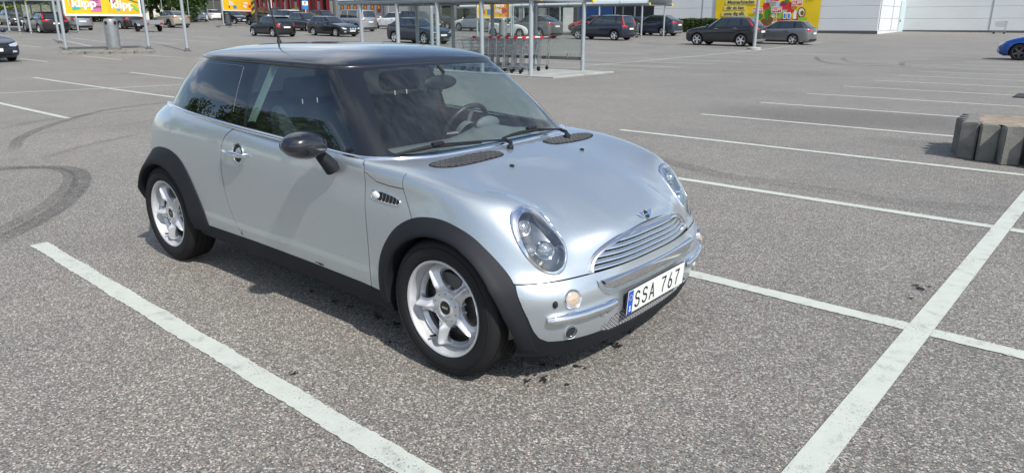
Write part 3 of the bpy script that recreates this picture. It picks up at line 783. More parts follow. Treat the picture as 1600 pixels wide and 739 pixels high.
    # ---- side repeater with gills
    for s in (-1, 1):
        S_ = lambda x, z, h: (x, (sy(x, z)+h)*s, z)
        ol = smoothpoly([(.792, .722), (.788, .740), (.803, .755), (.84, .757), (.90, .750), (.950, .742), (.975, .731), (.972, .714), (.945, .709), (.88, .711), (.83, .714)], 4)
        k = MB(); rows = []; cx_, cz_ = .882, .733
        for x, z in ol:
            f_ = lambda t, h: S_(cx_+(x-cx_)*t, cz_+(z-cz_)*(1-(1-t)*3.2), h)
            rows.append([f_(1.03, -.002), f_(1.025, .004), f_(.985, .005), f_(.955, .003), f_(.95, -.003)])
        k.sweep(rows, 0, True); sg_ = k.build('side_gill', M_CHROME, car, 45)
        k = MB(); k.poly([S_(x, z, .0012) for x, z in ol]); k.build('gill_backing', M_DARK, sg_, False)
        for i in range(5):
            x = .862+i*.0225; k = MB(); rows = []
            for q in range(7):
                t = q/6; z = .712+.036*t-(.0015*i); xx = x+.004-.012*(1-t)+.006*math.sin(t*3.14); rows.append([S_(xx-.0016, z, .001), S_(xx-.0008, z, .004), S_(xx+.0008, z, .004), S_(xx+.0016, z, .001)])
            k.sweep(rows); k.build('gill_fin', M_CHROME, sg_, 50)
        k = MB(); c0 = Vector(S_(.818, .735, .001)); k.sphere(c0, .026, .010, .017, 18, 10); k.build('side_indicator', mat('white repeater lens', (.78, .79, .78), .15, 0, 1), sg_, 60)
    # ---- door handles
    for s in (-1, 1):
        dd = door[s]; S_ = lambda x, z, h: Vector((x, (sy(x, z)+h)*s, z))
        cx_, cz_ = -.312, .795; k = MB(); rows = []
        for i in range(40):
            a = 2*math.pi*i/40; f_ = lambda rx, rz, h: tuple(S_(cx_+rx*math.cos(a), cz_+rz*math.sin(a), h))
            rows.append([f_(.055, .055, -.003), f_(.055, .055, .004), f_(.049, .049, .005), f_(.045, .045, -.002)])
        k.sweep(rows, 0, True); k.build('handle_ring', M_CHROME, dd, 45)
        k = MB(); k.poly([tuple(S_(cx_+.046*math.cos(R(10*i)), cz_+.046*math.sin(R(10*i)), .0008)) for i in range(36)]); k.build('handle_recess', M_DARK, dd, False)
        k = MB(); pts = []; rr = []
        for i in range(17):
            t = i/16; x = -.440+.240*t; pts.append(S_(x, .800-.010*t+.002, .022+.018*math.sin(math.pi*t))); rr.append(.004+.0125*math.sin(math.pi*min(1, max(0, t)))**.7)
        k.tube(pts, rr, 12); k.build('handle', M_CHROME, dd, 60)
        k = MB()
        for x in (-.405, -.235): k.cyl(S_(x, .798, -.002), S_(x, .798, .03), .007, 8)
        k.build('handle_post', M_CHROME, dd, 50)
    # rust at the door bottom on this side
    k = MB(); random.seed(3)
    for (x, z, r_) in ((.355, .3085, .016), (.375, .308, .010), (.325, .310, .008), (-.375, .33, .008), (-.368, .345, .006)):
        pts = []
        for i in range(9):
            a = 2*math.pi*i/9; q = r_*random.uniform(.6, 1.2); xx = x+q*1.6*math.cos(a); zz = z+q*.45*math.sin(a)+.004; pts.append((xx, -(sy(xx, zz)+.0012), zz))
        k.poly(pts)
    k.build('rust_patch', mat('rust', (.10, .055, .02), .9, 0, 0, .2, 0, .4, 300, .5, 60), door[-1], False)
    # ---- greenhouse
    gh = greenhouse_surface(4); ok2 = lambda c: abs(c.y) > .36 and c.z > .7
    ws = openpoly([(0,1.247),(.25,1.246),(.44,1.240),(.485,1.225),(.51,1.19),(.562,1.10),(.61,1.01),(.645,.935),(.645,.908),(.62,.890),(.50,.884),(.25,.886),(0,.888)], 4)
    wsp = ws+[(-y, z) for y, z in ws[-2:0:-1]]
    screen, gh = split(gh, wsp, fuv, fr, lambda c: c.x > .15)
    dg = [(-.345,1.30),(.20,1.30)]+openpoly([(.245,1.262),(.300,1.243),(.373,1.182),(.515,1.035),(.60,.925),(.628,.86)], 4)+[(.63,.70),(-.29,.70)]+openpoly([(-.297,.93),(-.305,1.05),(-.321,1.16),(-.345,1.29)], 3)
    dgl, gh = split(gh, dg, UV, side, ok2)
    dgl, rim_ = split(dgl, inset_poly(dg, .006), UV, side)
    qg = [(-.362,1.30),(-1.02,1.30)]+openpoly([(-1.045,1.275),(-1.13,1.18),(-1.20,1.07),(-1.235,.97),(-1.24,.90)], 4)+[(-1.24,.7),(-.318,.7)]+openpoly([(-.318,.93),(-.325,1.05),(-.340,1.16),(-.362,1.29)], 3)
    qgl, gh = split(gh, qg, UV, side, ok2)
    rw = smoothpoly([(-.50,.985),(-.505,1.02),(-.46,1.15),(-.42,1.225),(-.36,1.245),(.36,1.245),(.42,1.225),(.46,1.15),(.505,1.02),(.50,.985),(.30,.978),(-.30,.978)], 4)
    rgl, gh = split(gh, rw, fuv, fr, lambda c: c.x < -1.0)
    bm = bmesh.new(); bm.from_mesh(gh); bm.from_mesh(rim_); bm.to_mesh(gh); bm.free()
    link('pillars', gh, M_PILLAR, car, 'all')
    link('windscreen', screen, M_GLASS, car, 'all'); link('rear_window', rgl, M_GLASSQ, car, 'all')
    for nm, me, m_ in (('door_window', dgl, M_GLASSD), ('quarter_window', qgl, M_GLASSQ)):
        a, b = split(me, [(-2,0),(2,0),(2,1),(-2,1)], tuv, up)
        link(nm, a, m_, car, 'all'); link(nm, b, m_, car, 'all')
    # thin light line round the dark border of the quarter window
    gt = bmesh.new(); gt.from_mesh(greenhouse_surface(3)); GT = BVHTree.FromBMesh(gt)
    for s in (-1, 1):
        ln_ = openpoly([(-1.15,1.02),(-1.10,1.10),(-1.0,1.225),(-.95,1.245),(-.7,1.243),(-.50,1.238),(-.468,1.215),(-.448,1.12),(-.440,1.0)], 4); k = MB()
        pts = [(x, (abs(GT.ray_cast(Vector((x, 2*s, z)), Vector((0, -s, 0)))[0].y)+.0006)*s, z) for x, z in ln_]
        k.tube(pts, .0010, 4); k.build('window_border_line', mat('border grey', (.16, .17, .18), .4), car, False)
    # ---- roof
    roof = link('roof', roof_surface(), M_ROOF, car, 60)
    # roof lining and antenna
    k = MB(); k.lathe([(.017, 0), (.015, .012), (.010, .028), (.006, .045), (.0055, .05)], 12, Matrix.Translation((-1.072, 0, 1.338)) @ Matrix.Rotation(R(-18), 4, 'Y'))
    k.tube([(-1.078, 0, 1.37), (-1.10, 0, 1.43), (-1.125, 0, 1.50), (-1.17, 0, 1.64), (-1.22, 0, 1.80)], [.009, .0075, .0055, .004, .003], 6); k.build('antenna', M_DARK, car, 50)
    # ---- chrome belt line around the glass
    base = crom([(x, y, z) for x, y, z in GH_B]+[(x, -y, z) for x, y, z in GH_B[-2:0:-1]], 7, True); rows = []
    for v in base:
        o = Vector((v.x-.1, v.y*2.2, 0)).normalized()
        if v.x > .75: o = Vector((1, v.y*.9, 0)).normalized()
        p = v+o*.016; z = v.z-.001
        if v.x > .62:
            hitz = FT.ray_cast(Vector((p.x, p.y, 2)), Vector((0, 0, -1)))[0]; z = max(z, (hitz.z+.004) if hitz else z)
        else:
            BZ = [(st[6][0], st[6][2]) for st in RING[6:]]
            for (xa, za), (xb, zb) in zip(BZ[:-1], BZ[1:]):
                if xb <= p.x <= xa: z = za+(zb-za)*(p.x-xa)/(xb-xa)+.002
            if p.x < BZ[-1][0]: z = BZ[-1][1]+.002
        f_ = lambda d, h: (p.x+o.x*d, p.y+o.y*d, z+h)
        rows.append([f_(.010, -.014), f_(.011, -.002), f_(.006, .004), f_(-.002, .006), f_(-.012, .006), f_(-.018, -.010)])
    k = MB(); k.sweep(rows, 0, True); k.build('belt_trim', M_CHROME, car, 50)
    # ---- wipers
    def wiper(piv, elbow, tip, blade):
        wp = MB(); wp.lathe([(.017, -.01), (.017, .012), (.011, .022), (.0005, .024)], 14, Matrix.Translation(piv))
        wp.tube([Vector(piv)+Vector((0, 0, .012)), elbow[0], elbow[1]], [.011, .010, .009], 8)
        wp.tube([elbow[1], tip], [.0085, .006], 8, flat=.7); wo_ = wp.build('wiper', M_PLASTIC, car, 50)
        b = MB(); b.tube(blade, [.004, .0075, .009, .0075, .004], 6, flat=1.2); b.build('wiper_blade', M_RUBBER, wo_, 50)
        b = MB(); q = Vector(tip); b.bbox(q.x-.014, q.x+.014, q.y-.035, q.y+.035, q.z-.004, q.z+.012, .004); b.build('blade_joint', M_PLASTIC, wo_, 30)
    wiper((1.000, -.085, .868), [(.975, -.05, .892), (.925, -.035, .900)], (.842, -.43, .917), [(.790, -.655, .893), (.815, -.555, .902), (.835, -.455, .910), (.862, -.33, .906), (.895, -.18, .899)])
    wiper((1.000, .40, .868), [(.975, .425, .892), (.925, .435, .900)], (.860, .26, .917), [(.893, -.02, .902), (.885, .07, .908), (.878, .16, .910), (.872, .28, .908), (.872, .42, .897)])
    # ---- mirrors
    for s in (-1,):      # the mirror on the far side is folded out of sight in the photograph
        c = Vector((.50, .935*s, .942)); k = MB(); n, m_ = 26, 16; vs = []; fs = []
        for i in range(m_+1):
            t = math.pi*i/m_; sx = -math.cos(t); x = sx*.085 if sx > 0 else sx*.055
            rr = math.sin(t)**.62
            for q in range(n):
                a = 2*math.pi*q/n; dy = math.cos(a); dz = math.sin(a)
                vs.append(c+Vector((x+.02*dy*s*-1*0, dy*.110*rr, dz*.063*rr+.006*dy*s)))
        for i in range(m_):
            for q in range(n): fs.append((i*n+q, i*n+(q+1) % n, (i+1)*n+(q+1) % n, (i+1)*n+q))
        k.add(vs, fs); mi_ = k.build('wing_mirror', M_ROOF, car, 60)
        k = MB(); k.tube([(.485, .885*s, .925), (.500, .855*s, .890), (.515, .825*s, .850), (.520, .800*s, .815)], [.024, .032, .042, .048], 14, flat=.8); k.build('mirror_stalk', M_PLASTIC, mi_, 60)
        k = MB(); k.lathe([(.001, 0), (.8, 0), (1, .003)], 26, Matrix.Translation(c+Vector((-.052, 0, 0))) @ Matrix.Rotation(R(-90), 4, 'Y') @ Matrix.Diagonal((.05, .088, 1, 1))); k.build('mirror_glass', M_CHROME, mi_, False)
    # ---- interior
    k = MB(); k.bbox(-1.5, 1.0, -.72, .72, .22, .26, .01); k.build('floor_pan', M_DARK, car)
    for s in (-1, 1):
        k = MB(); k.sweep([[(x, .745*s, .28), (x, .735*s, .60), (x, .70*s, .80), (x, .715*s, .865+(.06 if x < .4 else .02)*(1-(x+1.3)/2.2))] for x in (-1.3, -.9, -.4, 0, .4, .80)]); k.build('door_card', M_SEAT, car, 40)
        k = MB(); k.sweep([[(-.350+.17*t-.006, (.655-.075*t)*s, .945+.315*t), (-.388+.175*t, (.652-.075*t)*s, .945+.315*t), (-.395+.175*t, (.68-.075*t)*s, .945+.315*t)] for t in (0, .33, .66, 1)]); k.build('pillar_trim', M_TRIM, car)
        # front seats
        yc = .345*s; xs = -.02
        def rb(pts, w, y0, name, m_, par):
            """seat pad: side outline pts (x, z) swept over width w with rounded edges"""
            k = MB(); rows = []
            for t, sc2 in ((-1, .80), (-.93, .93), (-.8, 1), (-.3, .97), (0, .955), (.3, .97), (.8, 1), (.93, .93), (1, .80)):
                cx2 = sum(p[0] for p in pts)/len(pts); cz2 = sum(p[1] for p in pts)/len(pts)
                rows.append([(cx2+(x-cx2)*sc2, y0+t*w/2, cz2+(z-cz2)*sc2) for x, z in pts]+[(cx2+(pts[0][0]-cx2)*sc2, y0+t*w/2, cz2+(pts[0][1]-cz2)*sc2)])
            k.sweep(rows); k.poly(rows[0][:-1]); k.poly(rows[-1][:-1]); return k.build(name, m_, par, 60)
        seat = rb([(v.x, v.y) for v in crom([(xs+.36, .40, 0), (xs+.38, .50, 0), (xs+.30, .545, 0), (xs, .51, 0), (xs-.12, .50, 0), (xs-.12, .38, 0)], 4, True)], .50, yc, 'front_seat', M_SEAT, car)
        rb([(v.x, v.y) for v in crom([(xs-.10, .46, 0), (xs-.02, .55, 0), (xs-.08, .75, 0), (xs-.20, 1.0, 0), (xs-.25, 1.035, 0), (xs-.31, 1.01, 0), (xs-.28, .80, 0), (xs-.22, .50, 0)], 4, True)], .50, yc, 'backrest', M_SEAT, seat)
        rb([(v.x, v.y) for v in crom([(xs-.22, 1.065, 0), (xs-.215, 1.13, 0), (xs-.25, 1.175, 0), (xs-.31, 1.165, 0), (xs-.325, 1.09, 0), (xs-.28, 1.055, 0)], 4, True)], .27, yc, 'headrest', M_SEAT, seat)
        k = MB()
        for dy in (-.05, .05): k.cyl((xs-.26, yc+dy, 1.0), (xs-.265, yc+dy, 1.09), .006, 8)
        k.build('headrest_post', M_CHROME, seat)
    k = MB(); k.bbox(-1.25, -.85, -.60, .60, .38, .55, .05); k.build('rear_seat', M_SEAT, car, 40)
    k = MB(); k.bbox(-1.32, -1.20, -.60, .60, .50, .98, .05, 0, None); k.build('rear_backrest', M_SEAT, car, 40)
    # dashboard
    k = MB(); rows = []
    for i in range(33):
        y = -.70+1.4*i/32; hump = .055*math.exp(-((y-.36)/.17)**2); c2 = (y/.7)**2
        rows.append([(.40+.02*c2, y, .55), (.34+.0*c2, y, .72), (.36, y, .80+hump*.6), (.42-.02*c2, y, .842+hump), (.52-.03*c2, y, .850+hump*.8), (.66-.06*c2, y, .842+hump*.2), (.82-.14*c2, y, .836), (.88-.18*c2, y, .80)])
    k.sweep(rows); k.build('dashboard', M_DASH, car, 60)
    k = MB(); k.sphere((.44, -.56, .845), .05, .07, .02, 16, 8); k.build('air_vent_cap', mat('pale dash trim', (.35, .38, .37), .45), car, 60)
    # steering wheel
    Mw = Matrix.Translation((.265, .36, .838)) @ Matrix.Rotation(R(-64), 4, 'Y')
    k = MB(); k.tube([Mw @ Vector((.178*math.cos(R(10*i)), .178*math.sin(R(10*i)), 0)) for i in range(36)], .0155, 10, False, 0, True)
    sw = k.build('steering_wheel', mat('dark leather', (.02, .02, .022), .4), car, 60)
    k = MB(); k.lathe([(.075, -.03), (.07, .01), (.04, .022), (.0005, .025)], 24, Mw); k.build('wheel_hub', M_DASH, sw, 50)
    k = MB()
    for a in (0, 180, 270): k.tube([Mw @ Vector((.06*math.cos(R(a)), .06*math.sin(R(a)), -.005)), Mw @ Vector((.172*math.cos(R(a)), .172*math.sin(R(a)), 0))], [.018, .013], 8, flat=.5)
    k.build('wheel_spoke', mat('satin silver', (.5, .5, .5), .35, .7), sw, 40)
    k = MB(); k.sphere((.455, .36, .900), .03, .10, .045, 16, 10); k.build('instrument_pod', M_DASH, car, 60)
    # rear-view mirror
    k = MB(); k.sphere((.435, 0, 1.158), .022, .125, .040, 24, 12); rv = k.build('interior_mirror', M_DARK, car, 60)
    k = MB(); k.tube([(.45, 0, 1.175), (.46, 0, 1.215), (.42, 0, 1.245)], .010, 8); k.sphere((.44, 0, 1.115), .012, .008, .008, 8, 6); k.build('mirror_stem', M_DARK, rv)
    # roof lining (light)
    k = MB(); k.sweep([[(x, y, 1.285-.03*(y/.55)**2) for y in (-.54, -.3, 0, .3, .54)] for x in (-1.15, -.8, -.3, .15, .30)]); k.build('roof_lining', mat('grey headliner', (.38, .39, .38), .9), car, 40)
    # underbody
    k = MB(); k.bbox(-1.6, 1.62, -.62, .62, .16, .22, .02); k.build('underbody', M_DARK, car)
    k = MB(); k.bbox(.85, 1.6, -.50, .50, .20, .60, .03); k.build('engine_bay', M_DARK, car)
    # mud flap corner behind the front bumper
    for s in (-1, 1):
        k = MB(); k.bbox(1.545, 1.565, .60*s-.07, .60*s+.07, .075, .20, .006); k.build('air_deflector', M_PLASTIC, car, 30)
    # rear lights, rear plate
    for s in (-1, 1):
        k = MB(); rr2 = []
        for i in range(24):
            a = 2*math.pi*i/24; f_ = lambda r, h: (lambda q: (q.x-h, q.y+h*.3*s, q.z))((lambda r_: r_[0] if r_[0] else Vector((-1.62, .62*s, .72)))(FT.ray_cast(Vector((-3, (.60+.06*r*math.cos(a))*s, .72+.11*r*math.sin(a))), Vector((1, 0, 0)))))
            rr2.append([f_(1.08, -.004), f_(1.06, .006), f_(.95, .006), f_(.9, .008), f_(.4, .014), f_(.02, .015)])
        k.sweep(rr2, 0, True); k.build('tail_light', mat('red lamp lens', (.45, .01, .012), .12, 0, 1), car, 50)
    k = MB(); k.bbox(-1.83, -1.80, -.26, .26, .40, .51, .004); k.build('rear_plate', mat('white plate sheet'), car)
    # ---- wheels
    for cx, s in ((1.2335, -1), (-1.2335, -1), (1.2335, 1), (-1.2335, 1)):
        build_wheel(car, cx, s)
    return car

def build_wheel(car, cx, s, cache={}):
    if 'w' in cache:
        src = cache['w']; o = src.copy(); COL.objects.link(o); o.parent = car; o.location = (cx, .73*s, .305)
        o.rotation_euler = (0, 0, 0 if s < 0 else math.pi)
        for ch in src.children: c = ch.copy(); COL.objects.link(c); c.parent = o
        return o
    # local frame: axle along -y (outer face at y=-.095)
    RY = Matrix.Rotation(R(90), 4, 'X')     # local z -> -y
    prof = [(.205,.070),(.2135,.082),(.222,.092),(.240,.0975),(.262,.0975),(.282,.092),(.294,.084),(.3005,.074)]
    tread = []
    z = .074
    for a, b in ((.074,.052),(.046,.020),(.014,-.014),(-.020,-.046),(-.052,-.074)):
        r0 = .3052 if abs(a) < .07 and abs(b) < .07 else .3035
        tread += [(r0-.0065 if a < .07 else .3005, a), (r0, a-.0012 if a < .07 else a-.004), (r0, b+.0012 if b > -.07 else b+.004), (r0-.0065 if b > -.07 else .3005, b)]
    prof = prof+tread+[(.294,-.084),(.262,-.0975),(.222,-.092),(.205,-.070)]
    k = MB(); k.lathe([(r, h) for r, h in prof], 96, RY)
    # lateral sipes on the outer shoulder
    me = k.mesh('wheel'); o = link('wheel', me, M_TYRE, car, 50)
    o.location = (cx, .73*s, .305)
    # sidewall ridges
    k = MB(); k.lathe([(.2245,.0915),(.226,.0945),(.228,.0935)], 96, RY); k.lathe([(.270,.0965),(.2715,.0985),(.273,.096)], 96, RY)
    k.build('sidewall_rib', M_RUBBER, o, 50)
    # barrel and lip
    k = MB(); k.lathe([(.2035,.0875),(.2100,.0905),(.2138,.0890),(.2145,.083),(.2125,.0815)], 96, RY)
    k.lathe([(.2035,.0875),(.1995,.080),(.1975,.062),(.192,.035),(.188,-.02),(.190,-.08)], 96, RY)
    k.build('rim', M_ALLOY, o, 40)
    # spoked face cut from a dished disc
    V = []; F = []; NR, NT = 34, 240; rs = [.030+(.1965-.030)*i/NR for i in range(NR+1)]
    sp = [math.pi+.12-2*math.pi*k/5 for k in range(5)]
    def face_h(r, a):
        d = min(abs((a-q+math.pi) % (2*math.pi)-math.pi) for q in sp); lat = r*math.sin(d) if d < 1.5 else r
        base = .050+.006*(r/.2)-.030*max(0, (r-.155)/.042)**1.6
        if r < .085: base = .050+.004*(1-(r/.085)**2)
        wid = .019-.007*min(1, max(0, (r-.075)/.10))
        ridge = .034*math.exp(-(lat/wid)**1.7)*min(1, max(0, (r-.055)/.045))*min(1, max(0, (.1965-r)/.020))**.6
        return base+ridge
    for r in rs:
        for j in range(NT):
            a = 2*math.pi*j/NT; V.append((r*math.cos(a), -face_h(r, a), r*math.sin(a)))
    for i in range(NR):
        for j in range(NT): F.append((i*NT+j, i*NT+(j+1) % NT, (i+1)*NT+(j+1) % NT, (i+1)*NT+j))
    me = MB().add(V, F).mesh('face')
    for q in sp:
        c = q+math.pi/5; P = []
        for rr_, aa in ((.081, 0), (.086, .17), (.102, .32), (.128, .42), (.155, .435), (.171, .35), (.1755, .13), (.1755, -.13), (.171, -.35), (.155, -.435), (.128, -.42), (.102, -.32), (.086, -.17)):
            P.append((rr_*math.cos(c+aa), rr_*math.sin(c+aa)))
        _, me = split(me, smoothpoly(P, 4), lambda p: (p.x, p.z), (0, 1, 0), lambda c_: True, .03)
    bm = bmesh.new(); bm.from_mesh(me); bmesh.ops.recalc_face_normals(bm, faces=bm.faces)
    if sum(f.normal.y for f in bm.faces) > 0: bmesh.ops.reverse_faces(bm, faces=bm.faces)
    bm.to_mesh(me); bm.free(); thicken(me, .022); link('spoke_face', me, M_ALLOY, o, 45)
    k = MB(); k.lathe([(.078,.050),(.077,.060),(.072,.063),(.050,.064),(.048,.0625),(.046,.064),(.036,.0685),(.034,.069),(.031,.0675),(.0295,.067)], 60, RY)
    k.build('hub_cap', M_ALLOY, o, 35)
    k = MB(); k.lathe([(.0300,.0672),(.015,.0682),(.0003,.0684)], 32, RY); k.build('centre_disc', mat('badge black'), o, 60)
    Mt = Matrix(((1, 0, 0, 0), (0, 0, -1, -.0688), (0, 1, 0, 0), (0, 0, 0, 1)))
    link('centre_lettering', text_mesh('MINI', .016, Mt, .0004), M_CHROME, o)
    k = MB()
    for i in range(10):
        a = R(36*i+18); k.sphere((.062*math.cos(a), -.0638, .062*math.sin(a)), .0035, .0018, .0035, 8, 5)
    k.build('cap_screw', M_ALLOYD, o, 60)
    a = R(-118); k = MB(); k.cyl((.178*math.cos(a), -.045, .178*math.sin(a)), (.165*math.cos(a), -.085, .165*math.sin(a)), .0048, 8); k.build('valve', M_DARK, o)
    k = MB(); k.lathe([(.139,.015),(.139,.003),(.07,.003),(.07,.02),(.01,.02)], 48, RY); k.lathe([(.187, -.01), (.02, -.012)], 40, RY); k.build('brake_disc', M_ALLOYD, o, 30)
    k = MB(); k.lathe([(.15,.035),(.15,-.02),(.09,-.02),(.09,.035),(.15,.035)], 12, RY, 0, (R(60), R(125))); k.build('brake_caliper', mat('caliper grey', (.12, .12, .12), .5, .5), o, 30)
    cache['w'] = o; return o
def tyre_material():
    m = mat('tyre tread rubber', (.015, .015, .016), .74, 0, 0, .35); n = m.node_tree; b = n.nodes['Principled BSDF']
    tcn = n.nodes.new('ShaderNodeTexCoord'); sp_ = n.nodes.new('ShaderNodeSeparateXYZ'); n.links.new(tcn.outputs['Object'], sp_.inputs[0])
    at = n.nodes.new('ShaderNodeMath'); at.operation = 'ARCTAN2'; n.links.new(sp_.outputs[2], at.inputs[0]); n.links.new(sp_.outputs[0], at.inputs[1])
    y = n.nodes.new('ShaderNodeMath'); y.operation = 'MULTIPLY_ADD'; y.inputs[1].default_value = 6; n.links.new(sp_.outputs[1], y.inputs[0]); n.links.new(at.outputs[0], y.inputs[2])
    f = n.nodes.new('ShaderNodeMath'); f.operation = 'MULTIPLY'; f.inputs[1].default_value = 62; n.links.new(y.outputs[0], f.inputs[0])
    s = n.nodes.new('ShaderNodeMath'); s.operation = 'SINE'; n.links.new(f.outputs[0], s.inputs[0])
    g = n.nodes.new('ShaderNodeMath'); g.operation = 'GREATER_THAN'; g.inputs[1].default_value = -.8; n.links.new(s.outputs[0], g.inputs[0])
    # only on the tread
    l = n.nodes.new('ShaderNodeVectorMath'); l.operation = 'LENGTH'; cb_ = n.nodes.new('ShaderNodeCombineXYZ'); n.links.new(sp_.outputs[0], cb_.inputs[0]); n.links.new(sp_.outputs[2], cb_.inputs[2]); n.links.new(cb_.outputs[0], l.inputs[0])
    t = n.nodes.new('ShaderNodeMath'); t.operation = 'LESS_THAN'; t.inputs[1].default_value = .296; n.links.new(l.outputs['Value'], t.inputs[0])
    mx_ = n.nodes.new('ShaderNodeMath'); mx_.operation = 'MAXIMUM'; n.links.new(g.outputs[0], mx_.inputs[0]); n.links.new(t.outputs[0], mx_.inputs[1])
    bp_ = n.nodes.new('ShaderNodeBump'); bp_.inputs['Strength'].default_value = .9; bp_.inputs['Distance'].default_value = .004; n.links.new(mx_.outputs[0], bp_.inputs['Height']); n.links.new(bp_.outputs[0], b.inputs['Normal'])
    return m
M_TYRE = tyre_material()
# =====================================================================
# PLACES ON THE GROUND
# =====================================================================
def G(x, y):
    """height of the car park: level near the hero car, rising gently far off"""
    dx, dy = x-CAM[0], y-CAM[1]; D = math.hypot(dx, dy)
    if D < 8: return 0.0
    off = (YAW-math.atan2(dy, dx)+math.pi) % (2*math.pi)-math.pi
    t = max(-.1, min(1.1, (math.degrees(off)+35.8)/71.6)); st = 24+14*t; sl_ = .022-.004*t
    fade = max(0, min(1, (75-abs(math.degrees(off)))/30)); u = (D-st)/3
    sp_ = 3*(u if u > 20 else math.log1p(math.exp(u)))
    return sl_*min(sp_, 90)*fade*max(0, min(1, (D-8)/8))
def ray(px, py): return (_f*FPX+_r2*(px-800)+_u2*(369.5-py)).normalized()
def at(px, py, h=0.0):
    """ground point (raised by h) seen in that direction"""
    o = Vector(CAM); d = ray(px, py); t0 = 1.0; t = 1.0
    f = lambda t: (o+d*t).z-G((o+d*t).x, (o+d*t).y)-h
    while f(t) > 0 and t < 400: t0 = t; t *= 1.03
    a, b = t0, t
    for _ in range(40):
        m = (a+b)/2
        if f(m) > 0: a = m
        else: b = m
    p = o+d*b; p.z = G(p.x, p.y); return p
def on_y(px, py, Y):
    d = ray(px, py); t = (Y-CAM[1])/d.y; return Vector(CAM)+d*t
def on_x(px, py, X):
    d = ray(px, py); t = (X-CAM[0])/d.x; return Vector(CAM)+d*t
